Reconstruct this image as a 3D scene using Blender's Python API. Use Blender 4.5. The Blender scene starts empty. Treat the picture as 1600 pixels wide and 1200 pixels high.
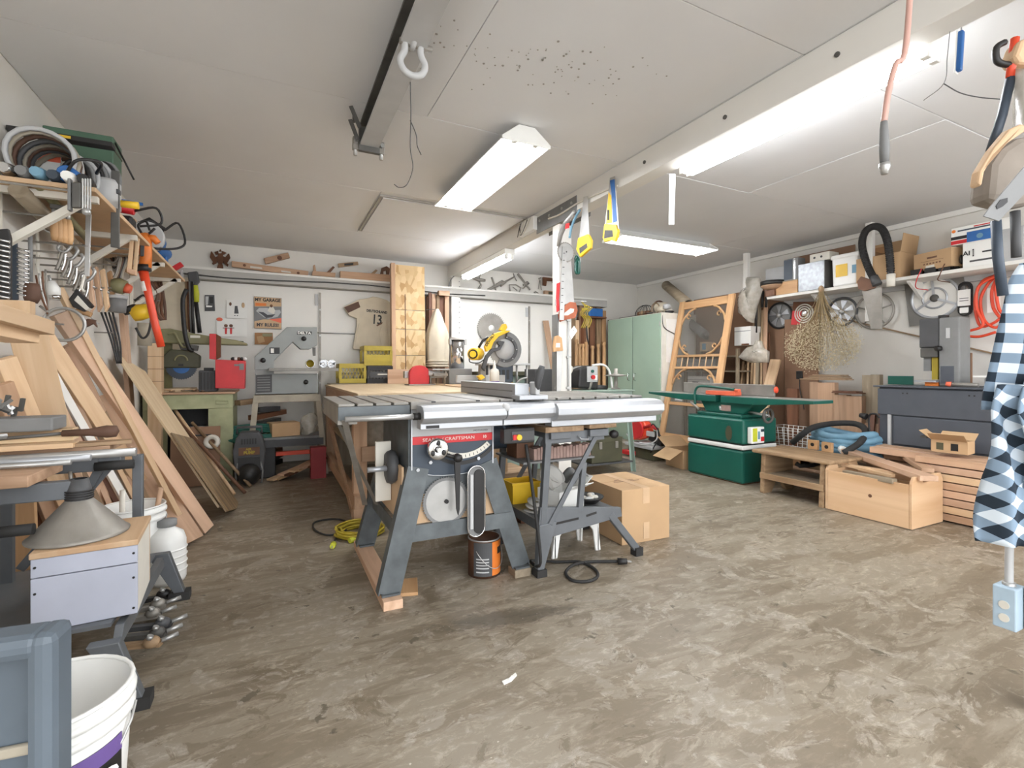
import bpy, bmesh, math, random
from mathutils import Vector, Matrix, Euler
random.seed(7)
PI = math.pi
# ------------------------------------------------------------------ camera, world, exposure
scene = bpy.context.scene
C = scene.collection
CAMH = 1.05; FPX = 761.0; HOR = 578.0; YAW = math.radians(26.2)
cam_d = bpy.data.cameras.new('camera'); cam = bpy.data.objects.new('camera', cam_d); C.objects.link(cam)
cam.location = (0, 0, CAMH); cam.rotation_euler = (PI/2, 0, -YAW)
cam_d.sensor_width = 36; cam_d.lens = 36*FPX/1600; cam_d.shift_y = -(600-HOR)/1600; cam_d.clip_start = .02
scene.camera = cam
W = bpy.data.worlds.new('daylight'); scene.world = W; W.use_nodes = True
bg = W.node_tree.nodes['Background']; bg.inputs[0].default_value = (.93, .96, 1, 1); bg.inputs[1].default_value = 2.7
vs = scene.view_settings; vs.view_transform = 'Standard'; vs.look = 'None'; vs.gamma = 1; vs.use_curve_mapping = False
vs.exposure = 0.9
TUBE = 30.0   # fluorescent tube strength
# ------------------------------------------------------------------ measuring: photo pixel -> point of a real plane
FW = Vector((math.sin(YAW), math.cos(YAW), 0)); RT = Vector((math.cos(YAW), -math.sin(YAW), 0))
def ray(u, v): return FW + RT*((u-800)/FPX) + Vector((0, 0, (HOR-v)/FPX))
O0 = Vector((0, 0, CAMH))
def atz(u, v, z=0.): r = ray(u, v); return O0 + r*((z-CAMH)/r.z)
def atx(u, v, X): r = ray(u, v); return O0 + r*(X/r.x)
def aty(u, v, Y): r = ray(u, v); return O0 + r*(Y/r.y)
def atd(u, v, d): return O0 + ray(u, v)*d
XL, XR, YB, ZC = -1.055, 5.28, 6.14, 2.42   # left wall, right wall, back wall, ceiling
# ------------------------------------------------------------------ materials
def lin(c):
    if isinstance(c, str):
        c = c.lstrip('#'); c = [int(c[i:i+2], 16)/255 for i in (0, 2, 4)]
    return [x/12.92 if x <= .04045 else ((x+.055)/1.055)**2.4 for x in c]
MATS = {}
def mat(name, col, rough=.6, metal=0., var=.10, scale=9., kind='plain', bump=.0, rnd=.06, col2=None, emit=0., alpha=1., trans=0.):
    """procedural material: base colour broken up by noise (kind wood: stretched grain)"""
    m = bpy.data.materials.new(name); m.use_nodes = True; nt = m.node_tree; N = nt.nodes; L = nt.links
    b = N['Principled BSDF']; b.inputs['Roughness'].default_value = rough; b.inputs['Metallic'].default_value = metal
    if alpha < 1: b.inputs['Alpha'].default_value = alpha
    if trans: b.inputs['Transmission Weight'].default_value = trans; b.inputs['IOR'].default_value = 1.2
    c = lin(col)
    if emit:
        b.inputs['Emission Color'].default_value = (*c, 1); b.inputs['Emission Strength'].default_value = emit
        b.inputs['Base Color'].default_value = (*c, 1); MATS[name] = m; return m
    tc = N.new('ShaderNodeTexCoord'); mp = N.new('ShaderNodeMapping'); L.new(tc.outputs['Object'], mp.inputs[0])
    oi = N.new('ShaderNodeObjectInfo')
    ad = N.new('ShaderNodeVectorMath'); ad.operation = 'SCALE'
    cb = N.new('ShaderNodeCombineXYZ')
    for i in range(3): L.new(oi.outputs['Random'], cb.inputs[i])
    L.new(cb.outputs[0], ad.inputs[0]); ad.inputs['Scale'].default_value = 37.; L.new(ad.outputs[0], mp.inputs['Location'])
    nz = N.new('ShaderNodeTexNoise'); L.new(mp.outputs[0], nz.inputs['Vector'])
    nz.inputs['Scale'].default_value = scale; nz.inputs['Detail'].default_value = 5 if kind != 'wood' else 3
    if kind.startswith('wood'):
        ax = kind[-1] if kind[-1] in 'xyz' and kind != 'wood' else 'x'
        s = {'x': (.07, 1, 1), 'y': (1, .07, 1), 'z': (1, 1, .07)}[ax]
        mp.inputs['Scale'].default_value = s; nz.inputs['Scale'].default_value = scale*3; nz.inputs['Distortion'].default_value = .6
    rp = N.new('ShaderNodeValToRGB'); L.new(nz.outputs['Fac'], rp.inputs[0])
    c2 = lin(col2) if col2 else None
    rp.color_ramp.elements[0].position = .3; rp.color_ramp.elements[1].position = .72
    lo = [min(1, x*(1-var)) for x in c]; hi = [min(1, x*(1+var)) for x in c]
    if c2: lo = c2; hi = c
    rp.color_ramp.elements[0].color = (*lo, 1); rp.color_ramp.elements[1].color = (*hi, 1)
    hs = N.new('ShaderNodeHueSaturation'); L.new(rp.outputs[0], hs.inputs['Color'])
    mr = N.new('ShaderNodeMapRange'); L.new(oi.outputs['Random'], mr.inputs[0]); mr.inputs[3].default_value = 1-rnd; mr.inputs[4].default_value = 1+rnd
    L.new(mr.outputs[0], hs.inputs['Value']); L.new(hs.outputs[0], b.inputs['Base Color'])
    if bump:
        bp = N.new('ShaderNodeBump'); bp.inputs['Strength'].default_value = bump; bp.inputs['Distance'].default_value = .004
        L.new(nz.outputs['Fac'], bp.inputs['Height']); L.new(bp.outputs[0], b.inputs['Normal'])
    MATS[name] = m; return m
WOODS = {}
def wood(name, col, col2=None, var=.13, scale=6., rough=.62, rnd=.17, bump=.08):
    for ax in 'xyz': mat(name+'_'+ax, col, rough, 0, var, scale, 'wood_'+ax, bump, rnd, col2)
    WOODS[name] = 1
def getm(name, dims=None):
    if name in WOODS:
        d = dims or (1, 0, 0); ax = 'xyz'[max(range(3), key=lambda i: d[i])]
        return MATS[name+'_'+ax]
    return MATS[name]
# ------------------------------------------------------------------ shapes
def chain(p, w):
    """w=1: geometry is in world space (unrotated parents); w=2: in the space of the thing whose part is the parent"""
    if w == 2: return Vector(p.location)
    t = Vector()
    while p is not None: t += p.location; p = p.parent
    return t
class S:
    """collects shapes into ONE mesh"""
    def __init__(s): s.bm = bmesh.new()
    def _xf(s, vs, mx):
        if mx is not None:
            for v in vs: v.co = mx @ v.co
        return s
    def box(s, c, d, r=None, mx=None, taper=None):
        x, y, z = d[0]/2, d[1]/2, d[2]/2; t = taper or 1
        co = [(-x,-y,-z),(x,-y,-z),(x,y,-z),(-x,y,-z),(-x*t,-y*t,z),(x*t,-y*t,z),(x*t,y*t,z),(-x*t,y*t,z)]
        R = Euler(r).to_matrix() if r else Matrix.Identity(3)
        vs = [s.bm.verts.new(R @ Vector(p) + Vector(c)) for p in co]
        for f in ((0,3,2,1),(4,5,6,7),(0,1,5,4),(1,2,6,5),(2,3,7,6),(3,0,4,7)): s.bm.faces.new([vs[i] for i in f])
        return s._xf(vs, mx)
    def bb(s, x0, x1, y0, y1, z0, z1): return s.box(((x0+x1)/2, (y0+y1)/2, (z0+z1)/2), (abs(x1-x0), abs(y1-y0), abs(z1-z0)))
    def bar(s, a, b, w, t, up=(0, 0, 1)):
        """rectangular bar from a to b, w across, t along up"""
        a = Vector(a); b = Vector(b); x = (b-a); L = x.length; x.normalize(); u = Vector(up)
        if abs(x.dot(u)) > .98: u = Vector((0, 1, 0))
        y = u.cross(x).normalized(); z = x.cross(y)
        mx = Matrix((x, y, z)).transposed().to_4x4(); mx.translation = (a+b)/2
        return s.box((0, 0, 0), (L, w, t), mx=mx)
    def cyl(s, a, b, r, r2=None, n=12, cap=True):
        a = Vector(a); b = Vector(b); r2 = r if r2 is None else r2; x = (b-a).normalized()
        u = Vector((0, 0, 1)) if abs(x.z) < .9 else Vector((1, 0, 0)); p = x.cross(u).normalized(); q = x.cross(p)
        A = []; B = []
        for i in range(n):
            t = 2*PI*i/n; d = p*math.cos(t)+q*math.sin(t)
            A.append(s.bm.verts.new(a+d*r)); B.append(s.bm.verts.new(b+d*r2))
        for i in range(n):
            j = (i+1) % n; f = s.bm.faces.new((A[i], A[j], B[j], B[i])); f.smooth = n > 7
        if cap: s.bm.faces.new(A[::-1]); s.bm.faces.new(B)
        return s
    def tube(s, pts, r, n=8, closed=False, cap=True):
        pts = [Vector(p) for p in pts]; k = len(pts); rings = []
        prev = None
        for i, p in enumerate(pts):
            if closed: d = (pts[(i+1) % k]-pts[i-1])
            else: d = pts[min(i+1, k-1)]-pts[max(i-1, 0)]
            if d.length < 1e-9: d = Vector((0, 0, 1))
            d.normalize()
            if prev is None:
                u = Vector((0, 0, 1)) if abs(d.z) < .9 else Vector((1, 0, 0)); a = d.cross(u).normalized()
            else:
                a = prev - d*prev.dot(d)
                a = a.normalized() if a.length > 1e-6 else d.orthogonal().normalized()
            prev = a; b = d.cross(a); rr = r[i] if isinstance(r, (list, tuple)) else r
            rings.append([s.bm.verts.new(p+(a*math.cos(2*PI*j/n)+b*math.sin(2*PI*j/n))*rr) for j in range(n)])
        for i in range(k if closed else k-1):
            A = rings[i]; B = rings[(i+1) % k]
            for j in range(n): f = s.bm.faces.new((A[j], A[(j+1) % n], B[(j+1) % n], B[j])); f.smooth = True
        if cap and not closed: s.bm.faces.new(rings[0][::-1]); s.bm.faces.new(rings[-1])
        return s
    def lathe(s, prof, n=20, o=(0, 0, 0), axis='z', smooth=True):
        """prof: list of (radius, height)"""
        o = Vector(o); rings = []
        def pt(r, h, t):
            c, d = r*math.cos(t), r*math.sin(t)
            return o + Vector({'z': (c, d, h), 'y': (c, h, d), 'x': (h, c, d)}[axis])
        for r, h in prof:
            if r < 1e-5: rings.append([s.bm.verts.new(pt(0, h, 0))])
            else: rings.append([s.bm.verts.new(pt(r, h, 2*PI*i/n)) for i in range(n)])
        for A, B in zip(rings, rings[1:]):
            if len(A) == 1 and len(B) == 1: continue
            for i in range(n):
                j = (i+1) % n
                if len(A) == 1: f = s.bm.faces.new((A[0], B[i], B[j]))
                elif len(B) == 1: f = s.bm.faces.new((A[i], A[j], B[0]))
                else: f = s.bm.faces.new((A[i], A[j], B[j], B[i]))
                f.smooth = smooth
        return s
    def prism(s, poly, a, b, plane='xz'):
        """polygon extruded from a to b along the remaining axis"""
        def pt(p, h): return {'xz': (p[0], h, p[1]), 'yz': (h, p[0], p[1]), 'xy': (p[0], p[1], h)}[plane]
        A = [s.bm.verts.new(pt(p, a)) for p in poly]; B = [s.bm.verts.new(pt(p, b)) for p in poly]; n = len(poly)
        s.bm.faces.new(A); s.bm.faces.new(B[::-1])
        for i in range(n): s.bm.faces.new((A[i], B[i], B[(i+1) % n], A[(i+1) % n]))
        return s
    def ring(s, c, R, r, axis='z', n=24, m=8, arc=(0, 2*PI)):
        c = Vector(c); full = abs(arc[1]-arc[0]-2*PI) < 1e-6; k = n if full else n+1; P = []
        for i in range(k):
            t = arc[0]+(arc[1]-arc[0])*i/n; x, y = R*math.cos(t), R*math.sin(t)
            P.append(c+Vector({'z': (x, y, 0), 'y': (x, 0, y), 'x': (0, x, y)}[axis]))
        return s.tube(P, r, m, closed=full)
    def ball(s, c, r, n=12, m=8):
        r = (r, r, r) if not isinstance(r, (list, tuple)) else r; c = Vector(c)
        prof = [(math.sin(PI*i/m), -math.cos(PI*i/m)) for i in range(m+1)]
        k0 = len(s.bm.verts); s.lathe(prof, n); s.bm.verts.ensure_lookup_table()
        for v in list(s.bm.verts)[k0:]: v.co = Vector((v.co.x*r[0], v.co.y*r[1], v.co.z*r[2]))+c
        return s
    def grid(s, f, nu, nv, th=0.):
        """surface f(u,v)->point, u,v in 0..1"""
        V = [[s.bm.verts.new(f(i/nu, j/nv)) for j in range(nv+1)] for i in range(nu+1)]
        for i in range(nu):
            for j in range(nv): q = s.bm.faces.new((V[i][j], V[i+1][j], V[i+1][j+1], V[i][j+1])); q.smooth = True
        if th:
            s.bm.normal_update()
            bmesh.ops.solidify(s.bm, geom=s.bm.faces[:], thickness=th)
        return s
    def turn(s, mx):
        for v in s.bm.verts: v.co = mx @ v.co
        return s
    def mk(s, name, m, parent=None, bevel=0., smooth=False, w=0, **kw):
        """link as one mesh object; geometry is in the parent's local space; origin moved to the middle of its base"""
        bm = s.bm; bmesh.ops.recalc_face_normals(bm, faces=bm.faces[:])
        xs = [v.co for v in bm.verts]
        lo = Vector([min(p[i] for p in xs) for i in range(3)]); hi = Vector([max(p[i] for p in xs) for i in range(3)])
        c = (lo+hi)/2; 
        for v in bm.verts: v.co -= c
        if smooth:
            for f in bm.faces: f.smooth = True
        me = bpy.data.meshes.new(name); bm.to_mesh(me); bm.free()
        o = bpy.data.objects.new(name, me); C.objects.link(o); o.location = c - (chain(parent, w) if w else Vector())
        me.materials.append(getm(m, hi-lo) if isinstance(m, str) else m)
        if parent is not None: o.parent = parent
        if bevel:
            b = o.modifiers.new('bevel', 'BEVEL'); b.width = bevel; b.segments = 2; b.limit_method = 'ANGLE'; b.angle_limit = .7
        for k, v in kw.items(): o[k] = v
        return o
def thing(name, label, cat, loc=(0, 0, 0), rz=0., group=None, rot=None):
    o = bpy.data.objects.new(name, None); C.objects.link(o); o.empty_display_size = .05
    o.location = loc; o.rotation_euler = rot if rot else (0, 0, rz)
    o['label'] = label; o['category'] = cat
    if group: o['group'] = group
    return o
def tag(o, label, cat, group=None):
    o['label'] = label; o['category'] = cat
    if group: o['group'] = group
    return o
def struct(o): o['kind'] = 'structure'; return o
def dup(root, loc, rz=None, label=None, group=None, rot=None, scale=None):
    r = root.copy(); C.objects.link(r); r.location = loc
    if rz is not None: r.rotation_euler = (0, 0, rz)
    if rot is not None: r.rotation_euler = rot
    if scale is not None: r.scale = (scale,)*3
    if label: r['label'] = label
    if group: r['group'] = group
    for ch in list(root.children):
        c = ch.copy(); C.objects.link(c); c.parent = r
        for g in list(ch.children): d = g.copy(); C.objects.link(d); d.parent = c
    return r
def text(s, size, m, parent, loc, rot, ext=.0006, name='lettering', sx=1., align='CENTER', bold=0.):
    """flat lettering as a mesh; parent-local"""
    cu = bpy.data.curves.new('t', 'FONT'); cu.body = s; cu.size = size; cu.extrude = ext; cu.align_x = align; cu.align_y = 'CENTER'; cu.offset = bold; cu.resolution_u = 2
    t = bpy.data.objects.new('t', cu); C.objects.link(t)
    dg = bpy.context.evaluated_depsgraph_get(); dg.update()
    me = bpy.data.meshes.new_from_object(t.evaluated_get(dg)); bpy.data.objects.remove(t); me.materials.clear(); me.materials.append(getm(m))
    o = bpy.data.objects.new(name, me); C.objects.link(o); o.location = loc; o.rotation_euler = rot; o.scale = (sx, 1, 1)
    if parent is not None: o.parent = parent
    return o
FRONT = (PI/2, 0, 0)      # lettering read by someone looking along +Y
EAST = (PI/2, 0, -PI/2)   # lettering on the right wall, read by someone looking along +X
def plank(p0, p1, w, t, m, name='board', up=(0, 0, 1), parent=None, label=None, cat='board', group=None, bevel=.002):
    """a board as an object whose local x runs along it"""
    a = Vector(p0); b = Vector(p1); x = b-a; L = x.length; x.normalize(); u = Vector(up)
    if abs(x.dot(u)) > .98: u = Vector((0, 1, 0))
    y = u.cross(x).normalized(); z = x.cross(y)
    o = S().box((0, 0, 0), (L, w, t)).mk(name, getm(m, (1, 0, 0)), parent, bevel)
    mx = Matrix((x, y, z)).transposed().to_4x4(); mx.translation = (a+b)/2; o.matrix_local = mx
    if label: tag(o, label, cat, group)
    return o
def arcpts(c, R, a0, a1, n, ax='z'):
    c = Vector(c); out = []
    for i in range(n+1):
        t = a0+(a1-a0)*i/n; x, y = R*math.cos(t), R*math.sin(t)
        out.append(c+Vector({'z': (x, y, 0), 'y': (x, 0, y), 'x': (0, x, y)}[ax]))
    return out
def spline(pts, k=6):
    """Catmull-Rom through pts"""
    P = [Vector(p) for p in pts]; P = [P[0]*2-P[1]]+P+[P[-1]*2-P[-2]]; out = []
    for i in range(1, len(P)-2):
        a, b, c, d = P[i-1:i+3]
        for j in range(k):
            t = j/k; out.append(.5*((2*b)+(c-a)*t+(2*a-5*b+4*c-d)*t*t+(3*b-a-3*c+d)*t**3))
    out.append(P[-2]); return out
# ------------------------------------------------------------------ palette
mat('white_paint', '#e4e1da', .7, var=.03, scale=3, rnd=0)
mat('wall_paint', '#dcd8d0', .75, var=.05, scale=2.5, rnd=0)
mat('ceiling_paint', '#dedede', .8, var=.035, scale=1.5, rnd=.02)
mat('ledge_grey', '#b3b0aa', .7, var=.05, rnd=0)  # ledge tone with its weaker light put into the colour; also hatch trim
mat('steel_dark', '#5d5b57', .55, .25, var=.25)
mat('steel', '#b4b3b0', .38, .6, var=.12)
mat('steel_worn', '#928d85', .5, .45, var=.2)
mat('chrome', '#d5d5d5', .15, 1., var=.04)
mat('alu', '#b3b5b8', .36, .5, var=.04)
mat('cast_iron', '#85817a', .5, .3, var=.15)
mat('black', '#211f1e', .5, var=.2)
mat('black_rubber', '#2a2928', .75, var=.2)
mat('dark_grey', '#4a4a4b', .6, var=.12)
mat('mid_grey', '#7b7b7a', .6, var=.1)
mat('light_grey', '#b9b9b8', .6, var=.06)
mat('white_plastic', '#ecebe6', .4, var=.03)
mat('off_white', '#d9d4c8', .6, var=.06)
mat('paper', '#eceae4', .85, var=.03)
mat('red', '#c9262a', .45, var=.08)
mat('dark_red', '#8e2226', .5, var=.1)
mat('red_orange', '#dd4a2a', .45, var=.08)
mat('orange', '#e07a2c', .5, var=.1)
mat('salmon', '#e56a4a', .5, var=.08)
mat('yellow', '#e9bd2c', .45, var=.08)
mat('olive_yellow', '#a8942a', .5, var=.12)
mat('lime', '#c3c634', .5, var=.08)
mat('blue', '#2b66a8', .45, var=.1)
mat('sky_blue', '#6f97ad', .55, var=.1)
mat('navy', '#3a4450', .5, var=.12)
mat('machine_green', '#17584b', .35, var=.08, scale=5)
mat('sage', '#9db39f', .5, var=.06, scale=3)
mat('olive', '#87835f', .5, var=.1)
mat('bench_green', '#a3a580', .65, var=.16)
mat('dark_olive', '#4c4a36', .55, var=.15)
mat('cardboard', '#bb9a74', .85, var=.07, scale=4)
mat('cardboard_dark', '#9f7650', .85, var=.08, scale=4)
mat('tan', '#c9a986', .8, var=.07)
mat('brown', '#6d4a34', .6, var=.18)
mat('rust', '#6a4732', .8, .3, var=.3)
mat('leather', '#5d4233', .7, var=.2)
mat('saw_grey', '#5f6466', .5, .3, var=.22, scale=14)
mat('delta_grey', '#8b8e8b', .5, var=.06)
mat('workmate', '#65686b', .45, .2, var=.12)
mat('dust', '#a89f8e', .9, var=.15)
mat('cloth_beige', '#cfc3ad', .9, var=.07)
mat('plastic_film', '#cfc8bb', .22, var=.2, scale=22, bump=1.0, alpha=.5)
mat('tube_lit', '#f7faff', emit=TUBE)
wood('pine', '#d8bb98', '#c5a27c', scale=7)
wood('cedar', '#c29f82', '#a58366', scale=7)
wood('fir', '#d2b094', '#ba967a', scale=6)
wood('plywood', '#dcc6a4', '#cbb08a', scale=4)
wood('old_wood', '#a98d6d', '#7d6347', scale=8)
wood('dark_wood', '#7d5339', '#5d3a27', scale=7)
wood('grey_wood', '#a3957f', '#83745f', scale=8)
wood('orange_wood', '#c8a074', '#ab8258', scale=7)
wood('crate_ply', '#d6b692', '#c09a74', scale=3)
wood('weathered', '#a58a64', '#5f4d3a', scale=9)
# ================================================================== THE SETTING
def concrete():
    m = bpy.data.materials.new('concrete_floor'); m.use_nodes = True; nt = m.node_tree; N = nt.nodes; L = nt.links
    b = N['Principled BSDF']
    tc = N.new('ShaderNodeTexCoord')
    def noise(scale, det, sc=(1, 1, 1), rot=0., dist=0., rough=.55):
        mp = N.new('ShaderNodeMapping'); L.new(tc.outputs['Object'], mp.inputs[0]); mp.inputs['Scale'].default_value = sc; mp.inputs['Rotation'].default_value = (0, 0, rot)
        n = N.new('ShaderNodeTexNoise'); n.inputs['Scale'].default_value = scale; n.inputs['Detail'].default_value = det; n.inputs['Distortion'].default_value = dist
        n.inputs['Roughness'].default_value = rough
        L.new(mp.outputs[0], n.inputs[0]); return n.outputs['Fac']
    def ramp(f, p0, c0, p1, c1):
        r = N.new('ShaderNodeValToRGB'); L.new(f, r.inputs[0]); e = r.color_ramp.elements
        e[0].position = p0; e[1].position = p1; e[0].color = (*c0, 1); e[1].color = (*c1, 1); return r.outputs[0]
    def mix(f, a, bb, mode='MIX'):
        x = N.new('ShaderNodeMix'); x.data_type = 'RGBA'; x.blend_type = mode
        if isinstance(f, float): x.inputs[0].default_value = f
        else: L.new(f, x.inputs[0])
        for k, s in ((6, a), (7, bb)):
            if isinstance(s, tuple): x.inputs[k].default_value = (*s, 1)
            else: L.new(s, x.inputs[k])
        return x.outputs[2]
    w = (1, 1, 1); k = (0, 0, 0)
    base = ramp(noise(1.1, 8, dist=.4), .3, tuple(lin('#776b5a')), .7, tuple(lin('#8b7e6b')))
    streak = ramp(noise(3.2, 7, (.30, 1.5, 1), math.radians(-14), .5, .65), .49, k, .56, w)
    c = mix(streak, base, tuple(lin('#a39887')))
    blot = ramp(noise(4.5, 10, dist=.8, rough=.7), .53, k, .56, w)
    c = mix(blot, c, tuple(lin('#aca294')))
    dark = ramp(noise(1.7, 9, (.5, 1.2, 1), math.radians(-10), .7, .68), .56, k, .64, (.75, .75, .75))
    c = mix(dark, c, tuple(lin('#5e513f')))
    fine = ramp(noise(9, 12, (.35, 1.3, 1), math.radians(-14), .8, .72), .515, k, .55, (.9, .9, .9))
    c = mix(fine, c, tuple(lin('#a09584')))
    mott = ramp(noise(7, 12, (.7, 1.2, 1), .3, 1.2, .75), .57, k, .61, (.75, .75, .75))
    c = mix(mott, c, tuple(lin('#655844')))
    spot = ramp(noise(9, 6, dist=.3, rough=.6), .66, k, .69, w)
    c = mix(spot, c, tuple(lin('#4f473c')))
    # one long oily stain with its own shape in front of the saw
    mp = N.new('ShaderNodeMapping'); L.new(tc.outputs['Object'], mp.inputs[0])
    st = atz(790, 965); mp.vector_type = 'TEXTURE'; mp.inputs['Location'].default_value = (st.x-(XL+XR)/2, st.y-(YF-4+YB+.2)/2, 0); mp.inputs['Rotation'].default_value = (0, 0, math.radians(-9)); mp.inputs['Scale'].default_value = (1.0, .2, 1)
    ln = N.new('ShaderNodeVectorMath'); ln.operation = 'LENGTH'; L.new(mp.outputs[0], ln.inputs[0])
    n2 = noise(16, 9, (.6, 1.4, 1), dist=.6, rough=.8); ma = N.new('ShaderNodeMath'); ma.operation = 'MULTIPLY_ADD'; L.new(n2, ma.inputs[0]); ma.inputs[1].default_value = 1.1; L.new(ln.outputs['Value'], ma.inputs[2])
    oil = ramp(ma.outputs[0], .78, (.75, .75, .75), .9, k)
    c = mix(oil, c, tuple(lin('#3b3731')))
    grit = ramp(noise(24, 10, (.6, 1.2, 1), math.radians(-14), .6, .8), .50, (.55, .55, .55), .62, k)
    c = mix(grit, c, tuple(lin('#6d6251')))
    speck = ramp(noise(40, 3, rough=.5), .73, k, .76, (.6, .6, .6))
    c = mix(speck, c, tuple(lin('#dcd2c2')))
    L.new(c, b.inputs['Base Color'])
    rr = N.new('ShaderNodeMapRange'); L.new(noise(2.2, 5), rr.inputs[0]); rr.inputs[3].default_value = .32; rr.inputs[4].default_value = .62; L.new(rr.outputs[0], b.inputs['Roughness'])
    bp = N.new('ShaderNodeBump'); bp.inputs['Strength'].default_value = .15; bp.inputs['Distance'].default_value = .004; L.new(noise(30, 6), bp.inputs['Height']); L.new(bp.outputs[0], b.inputs['Normal'])
    MATS['concrete'] = m
YF = -0.9                                     # the open front of the garage
concrete()
fl = struct(S().bb(XL-.3, XR+.3, YF-4, YB+.2, -.1, 0).mk('floor', 'concrete'))
struct(S().bb(XL-.12, XL, YF, YB+.12, 0, ZC+.02).mk('wall_left', 'wall_paint'))
struct(S().bb(XR, XR+.12, YF, YB+.12, 0, ZC+.02).mk('wall_right', 'wall_paint'))
struct(S().bb(XL, XR, YB, YB+.12, 0, ZC+.02).mk('wall_back', 'wall_paint'))
ce = struct(S().bb(XL-.12, XR+.12, YF, YB+.12, ZC+.012, ZC+.1).mk('ceiling', 'ceiling_paint'))
ys = [-.9, .12, 1.34, 2.57, 3.80, 5.02, YB]
random.seed(3)
def cpanel(x0, x1, y0, y1, dz=0.):
    o = S().bb(x0+.002, x1-.002, y0+.002, y1-.002, ZC-dz, ZC+.012-dz).mk('panel', 'ceiling_paint', None, .002)
    o.location -= ce.location; o.parent = ce
for i, (a, b) in enumerate(zip(ys, ys[1:])):
    cut = [XL, .75, 2.07] if i % 2 == 0 or i == 4 else [XL, 2.07]
    for x0, x1 in zip(cut, cut[1:]):
        cpanel(x0, x1, a, b, random.uniform(0, .003))
    cut = [2.07, 4.4, XR] if i % 2 else [2.07, 3.3, XR]
    for x0, x1 in zip(cut, cut[1:]): cpanel(x0, x1, a, b, random.uniform(0, .003))
mat('dusty_spot', '#a09b93', .9); rn = random.Random(4); sp = S()
for k in range(90):
    u, v = rn.gauss(840, 75), rn.gauss(100, 24); q = atz(u+2.2*(v-100), v, ZC); r_ = rn.uniform(.002, .006)
    if q.x < 2.0: sp.cyl((q.x, q.y, ZC-.0052), (q.x, q.y, ZC-.0035), r_, n=6)
o = sp.mk('mildew_spots', 'dusty_spot', None, kind='stuff'); o.location -= ce.location; o.parent = ce
h = thing('attic_hatch', 'closed flat attic hatch in the ceiling behind the bright shop light', 'hatch', (1.4, 4.4, ZC-.003))
S().bb(-.62, .62, -.52, .50, -.018, 0).mk('panel', 'ceiling_paint', h, .002)
for x0, x1, y0, y1 in ((-.645, .645, -.545, -.525), (-.645, .645, .505, .525), (-.645, -.625, -.52, .5), (.625, .645, -.52, .5)):
    S().bb(x0, x1, y0, y1, -.012, 0).mk('trim', 'ledge_grey', h)
# ceiling beam and its posts
BX0, BX1, BZ = 2.075, 2.195, 2.265
bm_ = struct(S().bb(BX0, BX1, YF, YB, BZ, ZC-.002).mk('trim_1', 'white_paint', None, .003))
bm_['label'] = 'long white painted beam crossing the ceiling from front to back'
for y in (1.2, 1.75, 2.35): 
    b_ = S().cyl((BX0-.006, y, BZ+.075), (BX0+.004, y, BZ+.075), .011, n=10).mk('bolt', 'steel_dark'); b_.location -= bm_.location; b_.parent = bm_
for x in (BX0-.006, BX1):
    b_ = S().bb(x, x+.006, 3.1, 3.72, BZ-.03, BZ+.11).mk('splice_plate', 'mid_grey'); b_.location -= bm_.location; b_.parent = bm_
for y in (3.16, 3.3, 3.5, 3.66):
    b_ = S().cyl((BX0-.014, y, BZ+.07), (BX0-.005, y, BZ+.07), .012, n=6).mk('bolt', 'steel'); b_.location -= bm_.location; b_.parent = bm_
p = struct(S().bb(2.075, 2.195, 3.36, 3.46, 0, BZ-.035).mk('trim_2', 'white_paint', None, .003)); p['label'] = 'white wooden post in the middle of the room, hung with saws'
p = struct(S().bb(2.08, 2.2, 6.0, 6.139, 0, BZ-.002).mk('trim_3', 'white_paint', None, .003)); p['label'] = 'white wooden post at the back wall under the beam'
p = struct(S().bb(2.085, 2.19, .55, .653, 0, BZ-.002).mk('trim_4', 'light_grey', None, .003)); p['label'] = 'pale grey front post at the right edge'
# back wall: header ledge and two old garage doors with lock rods
lg = struct(S().bb(XL+.005, 4.55, 5.985, YB-.002, 2.0, 2.115).mk('trim_5', 'ledge_grey', None, .004)); lg['label'] = 'header ledge across the back wall, its dimmer light painted in as grey'  # front face gets less light, and that shade is put into its grey
pp = S().bb(XL+.005, 4.55, 5.975, 6.0, 2.098, 2.122).mk('nosing', 'white_paint'); pp.location -= lg.location; pp.parent = lg
for i, y in enumerate((0, .008)): 
    w_ = S().tube([(XL+.1+ t*.5, 5.98, 2.05-.02*math.sin(t*1.3)-y) for t in range(8)], .003, 5).mk('cable', 'black'); w_.location -= lg.location; w_.parent = lg
def gdoor(n, x0, x1, barx, rod):
    d = struct(S().bb(x0, x1, 6.09, 6.137, .01, 1.995).mk('door_%d' % n, 'white_paint', None, .002))
    d['label'] = 'white painted old garage door behind the %s' % ('band saw' if n == 1 else 'miter saw')
    def ch(o): o.location -= d.location; o.parent = d
    for x in barx:
        ch(S().bb(x-.012, x+.012, 6.075, 6.09, .4, 1.95).mk('lock_bar', 'steel_worn'))
        ch(S().bb(x-.02, x-.055, 6.08, 6.09, 1.8, 1.93).mk('bracket', 'light_grey'))
        for z in (.9, 1.45, 1.75): ch(S().cyl((x, 6.066, z), (x, 6.076, z), .01, n=8).mk('bolt', 'steel'))
    for x, x2, z in rod: ch(S().cyl((x, 6.078, z), (x2, 6.078, z), .007, n=8).mk('rod', 'steel'))
xa = aty(500, 500, 6.08).x
gdoor(1, -.98, 2.05, [xa], [(xa-.05, xa+.42, 1.05+(578-525)/761*6.2)])
xb = aty(827, 500, 6.08).x
gdoor(2, 2.23, 4.0, [xb], [(xb-.05, xb+.2, 1.05)])
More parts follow.
